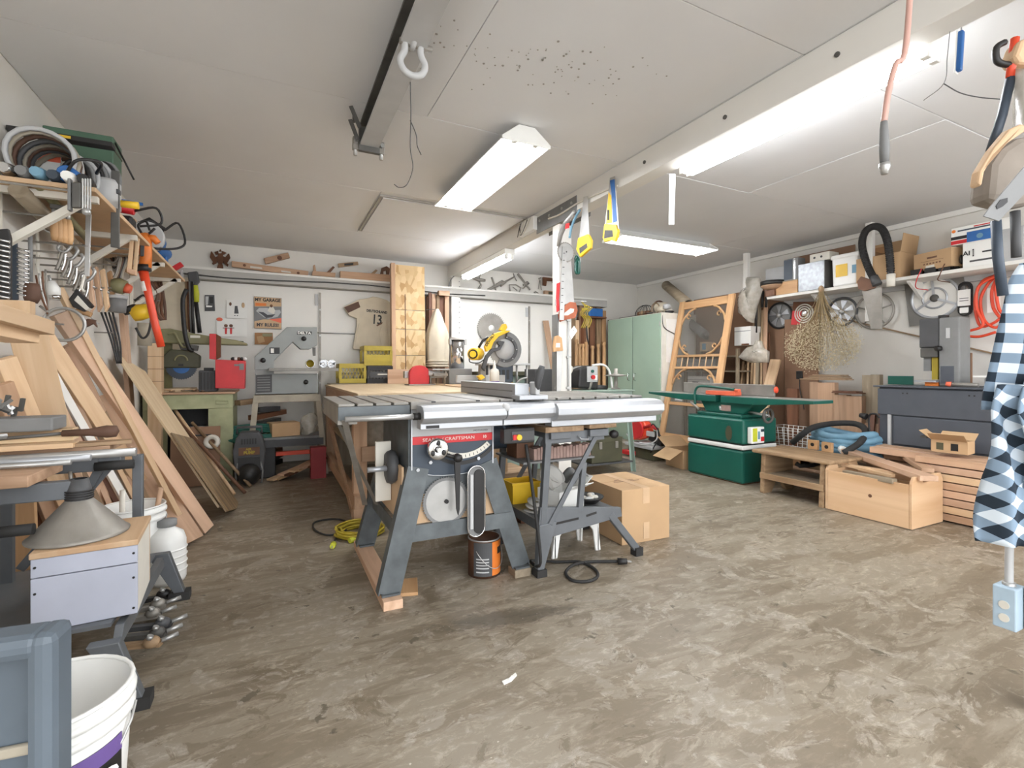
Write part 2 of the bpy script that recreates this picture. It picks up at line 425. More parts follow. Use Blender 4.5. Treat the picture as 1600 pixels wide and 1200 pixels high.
# right wall: bead at the ceiling, hanger posts
t6 = struct(S().bb(XR-.03, XR-.001, YF, YB-.001, ZC-.05, ZC-.004).mk('trim_6', 'white_paint', None, .003)); t6['label'] = 'white bead along the ceiling on the right wall'
SHX = 4.95; SHZ = 1.865
for k, (u, z0) in enumerate(((1168, 1.75), (1361, 1.5))):
    q = atx(u, 450, 5.0); o = struct(S().bb(4.96, 5.01, q.y-.03, q.y+.03, z0, ZC-.004).mk('trim_%d' % (7+k), 'white_paint', None, .003))
    o['label'] = 'white hanger strip from ceiling to wall shelf, ' + ('far one' if k == 0 else 'near one')
# ------------------------------------------------------------------ fluorescent lights
def shop_light(loc, rz, L, label, w=.30, hood=True, group='fluorescent lights'):
    """ceiling fixture, length along local y"""
    t = thing('fluorescent_light', label, 'ceiling light', loc, rz, group)
    if hood:
        for sx in (-1, 1):
            S().prism([(sx*.035, -.002), (sx*w/2, -.085), (sx*w/2, -.093), (sx*.028, -.012)], -L/2, L/2).mk('reflector', 'white_plastic', t)
        S().bb(-.036, .036, -L/2, L/2, -.03, 0).mk('channel', 'white_plastic', t)
        for sy in (-1, 1):
            S().prism([(-.05, 0), (.05, 0), (w/2+.004, -.08), (w/2+.004, -.1), (-w/2-.004, -.1), (-w/2-.004, -.08)], sy*(L/2+.001), sy*(L/2+.012)).mk('end_cap', 'white_plastic', t, .004)
        xs = (-.065, .065); z = -.075; r = .019
    else:
        S().bb(-.055, .055, -L/2, L/2, -.055, 0).mk('channel', 'white_plastic', t, .004)
        xs = (-.03, .03); z = -.082; r = .019
    for x in xs:
        S().cyl((x, -L/2+.035, z), (x, L/2-.035, z), r, n=12).mk('tube', 'tube_lit', t)
        for sy in (-1, 1): S().box((x, sy*(L/2-.018), z+.016), (.03, .03, .07)).mk('socket', 'white_plastic', t, .003)
    return t
shop_light((1.28, 3.03, ZC-.004), 0, 1.22, 'twin-tube fluorescent shop light with white hood left of the beam')
shop_light((2.262, 1.58, 2.335), 0, 1.26, 'long twin-tube fluorescent strip along the right side of the beam', hood=False)
shop_light((3.6, 3.82, ZC-.004), PI/2, 1.26, 'twin-tube fluorescent shop light right of the hanging hand saws')
shop_light((2.135, 5.02, BZ-.001), 0, 1.26, 'twin-tube fluorescent strip under the far end of the beam', hood=False)
# ================================================================== TABLE SAW
TS = thing('table_saw', 'dark grey contractor table saw with red stripe and long silver fence rail', 'table saw', (.8, 2.5, 0))
def P(sh, name, m, t=TS, bevel=0., w=1, **kw): return sh.mk(name, m, t, bevel, w=w, **kw)
ZT = .905
P(S().bb(.56, 1.0, 2.17, 2.85, ZT-.035, ZT), 'saw_table', 'cast_iron', bevel=.003)
for x in (.665, .885): P(S().bb(x-.01, x+.01, 2.168, 2.852, ZT-.006, ZT+.0006), 'miter_slot', 'black')
for k in range(4): P(S().bb(.25+.078*k, .25+.078*k+.066, 2.17, 2.85, ZT-.012, ZT), 'wing_slat', 'cast_iron', bevel=.002)
for y in (2.17, 2.5, 2.835): P(S().bb(.25, .555, y, y+.015, ZT-.07, ZT-.013), 'wing_rib', 'saw_grey')
P(S().prism([(.25, ZT-.013), (.262, ZT-.013), (.262, ZT-.075), (.33, ZT-.075), (.33, ZT-.09), (.25, ZT-.09)], 2.19, 2.83), 'wing_end', 'steel_worn')
for k in range(11): P(S().bb(1.005+.082*k, 1.005+.082*k+.07, 2.17, 2.85, ZT-.012, ZT), 'wing_slat', 'cast_iron', bevel=.002)
for y in (2.17, 2.5, 2.835): P(S().bb(1.003, 1.9, y, y+.015, ZT-.07, ZT-.013), 'wing_rib', 'saw_grey')
# rails
prof = [(2.16, .785), (2.10, .785), (2.10, .812), (2.07, .82), (2.05, .838), (2.05, .868), (2.07, .886), (2.10, .892), (2.16, .892)]
P(S().prism(prof, .585, .985, 'yz'), 'rail', 'alu', bevel=.003)
P(S().prism([(y+.012*(y > 2.14)-.0, z) for y, z in prof], .99, 1.29, 'yz'), 'rail', 'alu', bevel=.003)
prof2 = [(2.16, .765), (2.09, .765), (2.09, .797), (2.05, .806), (2.025, .828), (2.025, .862), (2.05, .884), (2.10, .89), (2.16, .89)]
P(S().prism(prof2, 1.25, 1.93, 'yz'), 'rail', 'alu', bevel=.004)
P(S().bb(.61, .67, 2.097, 2.1, .79, .803), 'badge', 'black')
P(S().lathe([(.0, -.02), (.022, -.02), (.024, 0), (.012, .012), (0, .012)], 12, (.985, 2.07, .878)), 'rail_clamp', 'light_grey')
P(S().cyl((.27, 2.11, .845), (.6, 2.11, .845), .012), 'rail_tube', 'steel')
P(S().cyl((.555, 2.11, .845), (.585, 2.11, .845), .016), 'rail_collar', 'black')
# rip fence
P(S().bb(1.085, 1.165, 2.17, 2.95, ZT+.002, ZT+.075), 'rip_fence', 'alu', bevel=.003)
P(S().bb(1.083, 1.086, 2.2, 2.94, ZT+.035, ZT+.041), 'fence_groove', 'mid_grey')
P(S().bb(1.075, 1.235, 2.1, 2.19, ZT-.002, ZT+.02), 'fence_head', 'alu', bevel=.004)
P(S().bb(1.175, 1.2, 2.12, 2.19, ZT+.02, ZT+.085), 'fence_bracket', 'light_grey', bevel=.006)
hd = P(S().tube([(1.19, 2.13, ZT+.05), (1.185, 2.115, ZT+.09), (1.19, 2.105, ZT+.13), (1.2, 2.10, ZT+.165)], [.012, .019, .021, .014], 10), 'fence_handle', 'dark_grey')
# body
P(S().bb(.56, .99, 2.22, 2.78, .47, ZT-.036), 'body', 'saw_grey', bevel=.006)
P(S().bb(.575, .975, 2.208, 2.219, .742, .868), 'front_panel', 'light_grey')
st = P(S().bb(.575, .975, 2.206, 2.219, .705, .741), 'stripe', 'red')
text('SEARS', .022, 'off_white', TS, (.66-.8, 2.2055-2.5, .723), FRONT, sx=1.25); text('/ CRAFTSMAN', .022, 'off_white', TS, (.80-.8, 2.2055-2.5, .723), FRONT, sx=1.2)
text('10', .02, 'off_white', TS, (.935-.8, 2.2055-2.5, .723), FRONT, bold=.0005)
text('MOTORIZED', .011, 'black', TS, (.915-.8, 2.2075-2.5, .755), FRONT, sx=1.2)
arc = [(.575, .704), (.975, .704), (.975, .60)] + [(.775+.2*math.cos(t), .60-.05*math.sin(t)) for t in [PI*i/10 for i in range(1, 10)]] + [(.575, .60)]
P(S().prism(arc, 2.207, 2.219), 'lower_panel', 'navy')
for x in (.572, .978): P(S().bb(x-.003, x+.003, 2.2, 2.209, .59, .868), 'panel_edge', 'alu')
P(S().tube([(.775+.2*math.cos(t), 2.206, .60-.05*math.sin(t)) for t in [PI*i/12 for i in range(13)]], .003, 6), 'panel_edge', 'alu')
sc_o = [(.82+.21*math.cos(t), .835+.21*math.sin(t)) for t in [math.radians(a) for a in range(222, 316, 7)]]; sc_i = [(.82+.185*math.cos(t), .835+.185*math.sin(t)) for t in [math.radians(a) for a in range(222, 316, 7)]]
ts = P(S().prism(sc_o+sc_i[::-1], 2.2, 2.206), 'bevel_scale', 'off_white')
for a in range(232, 312, 6):
    t = math.radians(a); p0 = (.82+.192*math.cos(t), 2.1995, .835+.192*math.sin(t)); p1 = (.82+.205*math.cos(t), 2.1995, .835+.205*math.sin(t))
    P(S().bar(p0, p1, .003, .001, (0, 1, 0)), 'scale_mark', 'black')
sl = [(.82+.225*math.cos(t), .82+.225*math.sin(t)) for t in [math.radians(a) for a in range(232, 318, 7)]]; si = [(.82+.212*math.cos(t), .825+.212*math.sin(t)) for t in [math.radians(a) for a in range(232, 318, 7)]]
P(S().prism(sl+si[::-1], 2.202, 2.207), 'arc_slot', 'black')
# front handwheel with three holes
def handwheel(c, r, m='chrome'):
    hw = P(S().lathe([(r*.3, -.012), (r*.9, -.02), (r, -.012), (r, .006), (r*.9, .012), (r*.25, .0)], 20, c, 'y'), 'handwheel', m)
    for a in (90, 210, 330):
        t = math.radians(a); S().ball((c[0]+r*.6*math.cos(t), c[1]-.019, c[2]+r*.6*math.sin(t)), (r*.2, .004, r*.26), 10, 6).mk('wheel_hole', 'black', hw, w=1)
    S().cyl((c[0], c[1]-.035, c[2]), (c[0], c[1], c[2]), r*.22, n=10).mk('hub', 'chrome', hw, w=1)
    return hw
handwheel((.682, 2.165, .685), .05)
P(S().cyl((.70, 2.17, .665), (.77, 2.15, .64), .009), 'lock_rod', 'black')
P(S().lathe([(0, -.02), (.018, -.02), (.02, .01), (.012, .02)], 12, (.775, 2.15, .64), 'y'), 'lock_knob', 'black')
P(S().prism([(.762, .62), (.79, .62), (.786, .40), (.78, .37), (.772, .40)], 2.15, 2.163), 'push_stick', 'black')
# left side handwheel
hw = P(S().lathe([(.02, 0), (.075, .005), (.085, .03), (.075, .05), (.02, .055)], 8, (.49, 2.38, .58), 'x'), 'side_handwheel', 'dark_grey')
S().cyl((.40, 2.35, .58), (.49, 2.35, .58), .013).mk('grip', 'alu', hw, w=1)
P(S().cyl((.48, 2.38, .58), (.57, 2.38, .58), .012), 'shaft', 'steel')
# stand
def leg(top, bot, name='leg'):
    a = Vector(top); b = Vector(bot); sx = 1 if bot[0] < .8 else -1
    P(S().bar(a, b, .10, .006, (0, 1, 0)), name, 'saw_grey')
    P(S().bar(a+Vector((-sx*.047, .03, 0)), b+Vector((-sx*.047, .03, 0)), .006, .06, (0, 1, 0)), name+'_flange', 'saw_grey')
leg((.605, 2.205, .6), (.47, 2.20, .045)); leg((.95, 2.205, .6), (1.145, 2.22, .045))
leg((.605, 2.78, .6), (.48, 2.88, .045)); leg((.95, 2.78, .6), (1.12, 2.88, .045))
for x, y in ((.475, 2.205), (1.14, 2.215), (.485, 2.88), (1.115, 2.88)): P(S().bb(x-.04, x+.04, y-.025, y+.035, .042, .05), 'foot', 'saw_grey')
P(S().bb(.53, 1.08, 2.203, 2.209, .26, .335), 'stretcher', 'saw_grey'); P(S().bb(.53, 1.06, 2.86, 2.866, .26, .335), 'stretcher', 'saw_grey')
P(S().bar((.515, 2.21, .3), (.515, 2.87, .3), .006, .07), 'stretcher', 'saw_grey'); P(S().bar((1.085, 2.21, .3), (1.085, 2.87, .3), .006, .07), 'stretcher', 'saw_grey')
P(S().prism([(.655, .615), (.915, .615), (1.06, .335), (.555, .335)], 2.225, 2.235), 'shelf_panel', 'tan')
P(S().prism([(2.24, .6), (2.74, .6), (2.82, .335), (2.24, .335)], .535, .545, 'yz'), 'shelf_panel', 'tan')
tag_=0
P(S().bar((.275, 2.16, .835), (.45, 2.72, .32), .025, .004), 'wing_brace', 'steel_worn'); P(S().bar((.275, 2.5, .82), (.50, 2.66, .33), .025, .004), 'wing_brace', 'steel_worn')
for x, z in ((.66, .62), (.60, .59), (.9, .62)): P(S().cyl((x, 2.195, z), (x, 2.205, z), .009, n=6), 'bolt', 'alu')
mo = P(S().cyl((1.03, 2.62, .68), (1.26, 2.62, .68), .095, n=20), 'motor', 'navy', bevel=.015)
sw = P(S().bb(1.0, 1.17, 2.12, 2.17, .69, .765), 'switch_box', 'black', bevel=.006)
S().bb(1.04, 1.165, 2.116, 2.121, .705, .75).mk('switch_plate', 'dark_grey', sw, w=1)
S().cyl((1.075, 2.10, .722), (1.075, 2.118, .722), .014).mk('stop_button', 'yellow', sw, w=1); S().bb(1.045, 1.065, 2.107, 2.117, .71, .735).mk('start_button', 'red', sw, w=1)
P(S().tube(spline([(1.02, 2.15, .76), (.99, 2.13, .79), (.96, 2.18, .80)], 4), .006, 6), 'wire', 'navy')
def sawblade(name, R, teeth, m='steel', th=.003, hole=.012, q=.94):
    """circular blade in the local xz plane"""
    pr = []
    for i in range(teeth):
        a = 2*PI*i/teeth; da = 2*PI/teeth
        pr += [(R*math.cos(a), R*math.sin(a)), (R*q*math.cos(a+da*.25), R*q*math.sin(a+da*.25)), (R*q*math.cos(a+da*.7), R*q*math.sin(a+da*.7))]
    return S().prism(pr, -th/2, th/2)
c = aty(697, 783, 2.21)
t = thing('saw_blade', 'round steel saw blade hung between the table saw legs', 'saw blade', c)
sawblade('b', .118, 60, th=.004).mk('blade', 'mid_grey', t); S().lathe([(.0, -.0025), (.098, -.0025)], 32, axis='y').mk('polished_face', 'steel', t); S().cyl((0, -.012, 0), (0, .012, 0), .01).mk('hook', 'black', t)
q0 = aty(744, 728, 2.18); q1 = aty(744, 838, 2.18)
t = thing('blade_guard', 'clear and black plastic blade guard hanging on the saw stand', 'blade guard', (q0.x, 2.185, q1.z))
def capsule(w, h, n=8, o=(0, 0)): return [(o[0]+w/2*math.cos(a), o[1]+w/2+w/2*math.sin(a)) for a in [PI+PI*i/n for i in range(n+1)]] + [(o[0]+w/2*math.cos(a), o[1]+h-w/2+w/2*math.sin(a)) for a in [PI*i/n for i in range(n+1)]]
S().prism(capsule(.082, .335), -.004, .004).mk('shield', 'mid_grey', t); S().prism(capsule(.05, .31, o=(.014, .012)), -.011, -.0045).mk('splitter', 'black', t)
S().tube([Vector((x, -.008, z)) for x, z in capsule(.088, .34)], .004, 6, closed=True).mk('rim', 'chrome', t); S().bb(-.032, -.018, -.014, -.005, .04, .3).mk('strip', 'light_grey', t)
plank((.475, 2.14, .02), (.475, 3.0, .02), .085, .04, 'fir', 'timber_block', label='long brown timber block under the left legs of the table saw', cat='block')
plank((1.14, 2.19, .02), (1.14, 2.27, .02), .09, .04, 'grey_wood', 'timber_block', label='short grey timber block under the right front saw leg', cat='block')
plank((.56, 2.24, .008), (.60, 2.40, .008), .1, .016, 'orange_wood', 'wood_scrap', label='flat orange-brown wood scrap beside the left saw foot', cat='wood scrap')
# cream board against the saw stand's left side
c0 = aty(598, 700, 2.24); c1 = aty(622, 788, 2.24)
P(S().bb(.455, .53, 2.44, 2.46, c1.z-.03, c0.z), 'cream_board', 'off_white', TS, .002)
# ================================================================== BIG WORKBENCH behind the saw
t = thing('workbench', 'large wooden workbench with plywood top behind the table saw', 'workbench', (1.0, 4.5, 0))
WB = dict(t=t)
P(S().bb(.5, 1.5, 3.3, 5.5, .875, .895), 'worktop', 'plywood', t, .003)
for y in (3.33, 5.44): P(S().bb(.52, 1.48, y-.02, y+.02, .78, .874), 'apron', 'cedar', t)
for x in (.52, 1.48): P(S().bb(x-.02, x+.02, 3.36, 5.42, .78, .874), 'apron', 'cedar', t)
for x in (.545, 1.455):
    for y in (3.52, 5.4): P(S().bb(x-.045, x+.045, y-.045, y+.045, 0, .779), 'leg', 'cedar', t, .003)
for x in (.52, 1.48): P(S().bb(x-.025, x+.025, 3.40, 5.45, .11, .2), 'stretcher', 'cedar', t)
P(S().bb(.55, 1.45, 3.44, 3.475, .42, .52), 'rail', 'cedar', t); P(S().bb(.56, 1.44, 3.5, 5.4, .43, .45), 'shelf', 'plywood', t)
P(S().bar((.50, 3.5, .06), (.50, 5.3, .62), .02, .06), 'brace', 'cedar', t)
# ================================================================== generic builders
def Pl(sh, name, m, t, bevel=0., **kw): return sh.mk(name, m, t, bevel, **kw)     # local space
def carton(name, label, loc, size, rz=0., m='cardboard', tape=True, openf=None, group=None, cat='cardboard box', fl=.0):
    """box with walls; openf = list of flap opening angles (front, back, left, right) or None when closed"""
    t = thing(name, label, cat, loc, rz, group); w, d, h = size; th = .004
    for nm, x0, x1, y0, y1 in (('front', -w/2, w/2, -d/2, -d/2+th), ('back', -w/2, w/2, d/2-th, d/2), ('side', -w/2, -w/2+th, -d/2+th, d/2-th), ('side', w/2-th, w/2, -d/2+th, d/2-th)):
        S().bb(x0, x1, y0, y1, .002, h).mk(nm+'_panel', m, t)
    S().bb(-w/2+th, w/2-th, -d/2+th, d/2-th, .002, .007).mk('bottom', m, t)
    if openf is None:
        for sy in (-1, 1): S().bb(-w/2, w/2, sy*.002, sy*(d/2), h, h+th).mk('flap', m, t)
        if tape:
            S().bb(-.025, .025, -d/2-.001, d/2+.001, h+th, h+th+.001).mk('tape', 'tan', t)
            for sy in (-1, 1): S().bb(-.025, .025, sy*(d/2+.0005), sy*(d/2+.0015), h-.09, h+th+.001).mk('tape', 'tan', t)
    else:
        f, b, l, r = openf
        for ang, fn in ((f, 'f'), (b, 'b'), (l, 'l'), (r, 'r')):
            if ang is None: continue
            a = math.radians(ang); fw = (d if fn in 'fb' else w)/2*.95 if not fl else fl
            if fn in 'fb':
                sg = -1 if fn == 'f' else 1; y0 = sg*d/2
                S().prism([(y0, h), (y0+sg*fw*math.sin(a), h+fw*math.cos(a)), (y0+sg*(fw*math.sin(a)+th*math.cos(a)), h+fw*math.cos(a)-th*math.sin(a)), (y0+sg*th, h)], -w/2, w/2, 'yz').mk('flap', m, t)
            else:
                sg = -1 if fn == 'l' else 1; x0 = sg*w/2
                S().prism([(x0, h), (x0+sg*fw*math.sin(a), h+fw*math.cos(a)), (x0+sg*(fw*math.sin(a)+th*math.cos(a)), h+fw*math.cos(a)-th*math.sin(a)), (x0+sg*th, h)], -d/2, d/2, 'xz').mk('flap', m, t)
    return t
def pail(name, label, loc, r, h, m='white_plastic', taper=.86, cat='bucket', bail=True, rims=(.93, .84), rz=0.):
    t = thing(name, label, cat, loc, rz); r0 = r*taper
    pr = [(0, .004), (r0, .0), (r, h), (r-.004, h), (r0-.004, .006), (0, .006)]
    S().lathe(pr, 28).mk('shell', m, t)
    for k in rims: rr = r0+(r-r0)*k; S().lathe([(rr, h*k-.008), (rr+.008, h*k-.006), (rr+.008, h*k+.006), (rr, h*k+.008)], 28).mk('rim', m, t)
    S().ring((0, 0, h), r-.001, .005, n=28, m=6).mk('lip', m, t)
    if bail:
        P0 = [Vector((r*1.05*math.cos(a), -r*.75*math.sin(a)*.9-.0, h*.85-r*.9*math.sin(a))) for a in [PI*i/14 for i in range(15)]]
        S().tube(P0, .003, 6).mk('bail', 'steel', t)
    return t
def coil(c, R, r, turns, n=18, dz=None, jit=.08, seed=1):
    rnd = random.Random(seed); out = []; dz = r*1.6 if dz is None else dz
    for i in range(int(turns*n)+1):
        a = 2*PI*i/n; k = 1+rnd.uniform(-jit, jit)*.5+jit*math.sin(a*.37+seed)
        out.append(Vector((c[0]+R*k*math.cos(a), c[1]+R*k*math.sin(a), c[2]+r+dz*(i/n)*.5)))
    return out
# ================================================================== FOLDING WORKBENCH under the saw's right wing
WMY = 2.17
def G(u, v, y=WMY): return aty(u, v, y)
wm = thing('folding_workbench', 'grey steel folding workbench with wooden jaws under the right saw wing', 'workbench', (1.5, 2.45, 0))
for y in (WMY, WMY+.52):
    o = Vector((0, y-WMY, 0))
    P(S().bar(G(856, 680)+o, G(846, 842)+o, .035, .03, (0, 1, 0)), 'upright', 'workmate', wm, .003)
    P(S().bar(G(912, 722)+o, G(905, 800)+o, .03, .025, (0, 1, 0)), 'upright', 'workmate', wm, .003)
    P(S().bar(G(928, 682)+o+Vector((0, -.016, 0)), G(857, 818)+o+Vector((0, -.016, 0)), .026, .012, (0, 1, 0)), 'diagonal_brace', 'workmate', wm, .002)
    pl = [G(838, 845), G(843, 792), G(968, 792), G(970, 806), G(868, 836)]
    P(S().prism([(p.x, p.z) for p in pl], y-.012, y+.012), 'base_plate', 'workmate', wm, .002)
    for u0, u1, v0, v1 in ((862, 902, 806, 818), (914, 930, 799, 803)):
        a, b = G(u0, v0), G(u1, v1); P(S().bar(Vector((a.x, y-.0125, (a.z+b.z)/2-.01)), Vector((b.x, y-.0125, (a.z+b.z)/2)), .012, .002, (0, 1, 0)), 'base_slot', 'black', wm)
    a = G(852, 818)+o; b = G(843, 892)+o
    ft = P(S().prism([(a.x-.045, a.z), (a.x+.06, a.z+.01), (b.x+.018, .035), (b.x-.02, .035)], y-.02, y+.02), 'leg', 'workmate', wm, .004)
    S().bb(b.x-.028, b.x+.028, y-.03, y+.03, 0, .036).mk('rubber_foot', 'black_rubber', ft, w=1)
    a = G(952, 803)+o; b = G(994, 857)+o
    ft = P(S().bar(a, b, .04, .03, (0, 1, 0)), 'leg', 'workmate', wm, .004)
    S().bb(b.x-.02, b.x+.03, y-.025, y+.025, 0, b.z+.01).mk('rubber_foot', 'black_rubber', ft, w=1)
    a, b = G(850, 678), G(942, 672)
    P(S().bb(a.x, b.x, y-.015, y+.015, b.z-.05, b.z+.01), 'top_frame', 'workmate', wm, .003)
    P(S().tube([G(900, 680)+o-Vector((0, .02, 0)), G(903, 685)+o-Vector((0, .03, 0)), G(914, 685)+o-Vector((0, .03, 0)), G(916, 680)+o-Vector((0, .02, 0))], .004, 6), 'frame_handle', 'alu', wm)
zt = .745
P(S().bb(1.22, 1.45, 2.10, 2.74, zt-.01, zt+.018), 'jaw', 'old_wood', wm, .003); P(S().bb(1.485, 1.66, 2.10, 2.74, zt-.003, zt+.025), 'jaw', 'old_wood', wm, .003)
for x in (1.33, 1.57): P(S().bb(x-.06, x+.06, 2.13, 2.70, zt-.05, zt-.011), 'jaw_carrier', 'workmate', wm, .003)
P(S().lathe([(0, 0), (.02, 0), (.024, .02), (.016, .04), (0, .04)], 12, (1.67, 2.12, .70), 'y'), 'crank_knob', 'black', wm)
P(S().bb(1.225, 1.75, 2.2, 2.72, .255, .268), 'tray', 'workmate', wm); P(S().bb(1.215, 1.235, 2.19, 2.7, .23, .28), 'tray_side', 'workmate', wm)
P(S().bb(1.2, 1.66, 2.3, 2.66, .545, .555), 'shelf', 'mid_grey', wm)
# --- what lies in it
mat('sandpaper', '#a58a80', .95, var=.15, scale=20); mat('disc_grey', '#b9b6b0', .8, var=.08)
t = thing('sanding_belt_pack', 'long pack of pinkish sanding sheets on the folding workbench shelf', 'sandpaper', (1.47, 2.36, .556))
for i in range(18): S().bb(-.19+.021*i, -.172+.021*i, -.03, .03, 0, .062+.004*(i % 3)).mk('sheet', 'sandpaper', t)
tag(S().bb(1.22, 1.33, 2.42, 2.55, .557, .65).mk('dark_box', 'brown', None, .003), 'small dark brown box left of the sanding sheets', 'box')
t = carton('white_carton', 'open white carton of sanding discs on the folding workbench tray', (1.47, 2.36, .269), (.2, .17, .115), .25, 'white_plastic', openf=(60, None, None, 55), cat='carton')
for i, (x, y, z, a, r) in enumerate(((1.43, 2.40, .44, .9, .07), (1.47, 2.43, .45, .7, .075), (1.40, 2.37, .43, 1.1, .06))):
    o = S().cyl((0, 0, -.003), (0, 0, .003), r, n=24).mk('sanding_disc', 'disc_grey'); o.location = (x, y, z); o.rotation_euler = (a, .2*i, .3*i)
    tag(o, ('pale sanding disc leaning at the %s of the white carton' % ('front', 'back', 'left')[i]), 'sanding disc', 'sanding discs in the carton')
tag(S().grid(lambda u, v: Vector((1.55+.12*u, 2.34+.15*v, .40+.05*math.sin(u*3)+.02*math.sin(v*7))), 8, 8, .004).mk('grey_rag', 'mid_grey'), 'crumpled dark grey rag on top of the white carton', 'rag')
t = thing('yellow_bin', 'yellow plastic bin holding discs behind the folding workbench leg', 'bin', (1.34, 2.60, .269))
for a in ((-.09, .09, -.07, -.066), (-.09, .09, .066, .07), (-.09, -.086, -.066, .066), (.086, .09, -.066, .066)): S().bb(*a, 0, .12).mk('wall', 'yellow', t)
S().bb(-.086, .086, -.066, .066, 0, .004).mk('floor_panel', 'yellow', t)
for a in ((-.096, .096, -.076, -.071), (-.096, .096, .071, .076)): S().bb(*a, .11, .122).mk('lip', 'yellow', t)
for k in range(3):
    o = S().lathe([(.012, 0), (.062-.004*k, 0), (.062-.004*k, .004), (.012, .004)], 20).mk('sanding_disc', 'disc_grey'); o.location = (1.30+.012*k, 2.36+.01*k, .272+.02*k); o.rotation_euler = (.15*k, .1, 0)
    tag(o, ('lowest', 'middle', 'top')[k]+' loose sanding disc of the pile on the tray', 'sanding disc', 'loose discs on the tray')
t = thing('paper_packet', 'white paper packet lying on the folding workbench tray', 'packet', (1.36, 2.27, .27), .2); S().bb(-.07, .07, -.045, .045, 0, .02).mk('packet', 'paper', t, .004); S().bb(-.06, .02, -.035, .035, .0202, .0212).mk('sheet', 'light_grey', t)
t = thing('black_bowl', 'shallow black bowl full of crumpled rags on the workbench', 'bowl', (1.66, 2.36, .275))
S().lathe([(0, .002), (.05, .002), (.085, .03), (.089, .04), (.082, .04), (.05, .008), (0, .008)], 24).mk('shell', 'black', t)
rr = random.Random(4)
for i in range(9): S().ball((rr.uniform(-.05, .05), rr.uniform(-.05, .05), .035), (.022, .018, .012), 8, 5).mk('rag', 'off_white' if i % 3 else 'light_grey', t)
# white plastic step stool under it
t = thing('step_stool', 'white plastic step stool under the folding workbench', 'stool', (1.555, 2.42, 0))
S().bb(-.14, .14, -.10, .10, .195, .212).mk('seat', 'white_plastic', t, .006)
for sy in (-1, 1):
    S().prism([(-.165, 0), (-.13, 0), (-.112, .12), (-.09, .15), (.09, .15), (.112, .12), (.13, 0), (.165, 0), (.142, .194), (-.142, .194)], sy*.085, sy*.1).mk('side_panel', 'white_plastic', t, .004)
for sx in (-1, 1):
    S().prism([(-.1, 0), (-.07, 0), (-.06, .14), (.06, .14), (.07, 0), (.1, 0), (.1, .194), (-.1, .194)], sx*.146-.006, sx*.146+.006, 'yz').mk('end_panel', 'white_plastic', t, .003)
t = thing('small_white_tub', 'small white tub on the floor behind the plastic stool', 'tub', (1.75, 2.72, 0)); S().lathe([(0, 0), (.045, 0), (.05, .09), (0, .09)], 16).mk('tub', 'white_plastic', t); S().lathe([(.052, .085), (.054, .09), (.054, .1), (0, .1)], 16).mk('lid', 'light_grey', t)
# big cardboard box
t = carton('cardboard_box', 'large taped cardboard box right of the folding workbench', (2.06, 2.53, 0), (.36, .44, .325), -.04)
S().bb(-.022, .022, -.2225, -.2215, .02, .12).mk('tape', 'tan', t)
for k in range(3): S().bb(-.1+.02*k, .1-.03*k, -.03+.025*k, -.022+.025*k, .3292, .3298).mk('print_line', 'brown', t)
# paint can
t = thing('paint_can', 'orange and black paint can under the table saw', 'paint can', (.985, 2.33, 0), .25)
S().lathe([(0, .002), (.081, .002), (.083, .0), (.083, .19), (.078, .19), (.074, .183), (0, .183)], 28).mk('can', 'rust', t)
for a0, a1, m in ((195, 262, 'dark_grey'), (262, 350, 'orange')):
    pts = [math.radians(a0+(a1-a0)*i/10) for i in range(11)]
    S().prism([(.0838*math.cos(a), .0838*math.sin(a)) for a in pts]+[(.0846*math.cos(a), .0846*math.sin(a)) for a in pts[::-1]], .012, .18, 'xy').mk('label_band', m, t)
for z in (.05, .065, .08, .095, .03): 
    pts = [math.radians(205+45*i/6) for i in range(7)]; S().prism([(.0847*math.cos(a), .0847*math.sin(a)) for a in pts]+[(.0852*math.cos(a), .0852*math.sin(a)) for a in pts[::-1]], z, z+.006, 'xy').mk('print_line', 'light_grey', t)
pts = [math.radians(285+50*i/6) for i in range(7)]; S().prism([(.0847*math.cos(a), .0847*math.sin(a)) for a in pts]+[(.0856*math.cos(a), .0856*math.sin(a)) for a in pts[::-1]], .115, .15, 'xy').mk('label_plate', 'black', t)
S().ring((0, 0, .187), .081, .004, n=28, m=6).mk('rim', 'steel', t)
S().tube([(.087*math.cos(a), .087*math.sin(a)-.01, .14-.09*math.sin((a-3.5)/(2.6)*PI)) for a in [3.5+2.6*i/16 for i in range(17)]], .002, 6).mk('bail', 'steel', t)
# cords on the floor
def cord(name, label, pts, r, m, cat='cord', plug=None, pm='black'):
    pts = spline(pts, 6)
    t = thing(name, label, cat, tuple(pts[0])); o = pts[0].copy()
    S().tube(pts, r, 6).mk('cable', m, t, w=1)
    if plug:
        d = (pts[-1]-pts[-3]).normalized()
        S().cyl(pts[-1], pts[-1]+d*.05, .018, .015, 10).mk('plug', pm, t, w=1)
        for s_ in (-1, 1): S().bar(pts[-1]+d*.05+Vector((0, s_*.006, 0)), pts[-1]+d*.07+Vector((0, s_*.006, 0)), .002, .008).mk('prong', 'steel', t, w=1)
    return t
zc = .008
cord('power_cord', 'thick black power cord with plug curled in front of the workbench', [(1.13, 2.14, .68), (1.16, 2.11, .4), (1.185, 2.09, .1), atz(830, 876, zc), atz(870, 878, zc), atz(905, 878, zc), atz(928, 888, zc), atz(934, 900, zc), atz(920, 908, zc), atz(895, 907, zc), atz(884, 895, zc), atz(895, 883, zc+.012), atz(920, 878, zc), atz(965, 877, .015)], .008, 'black_rubber', plug=1)
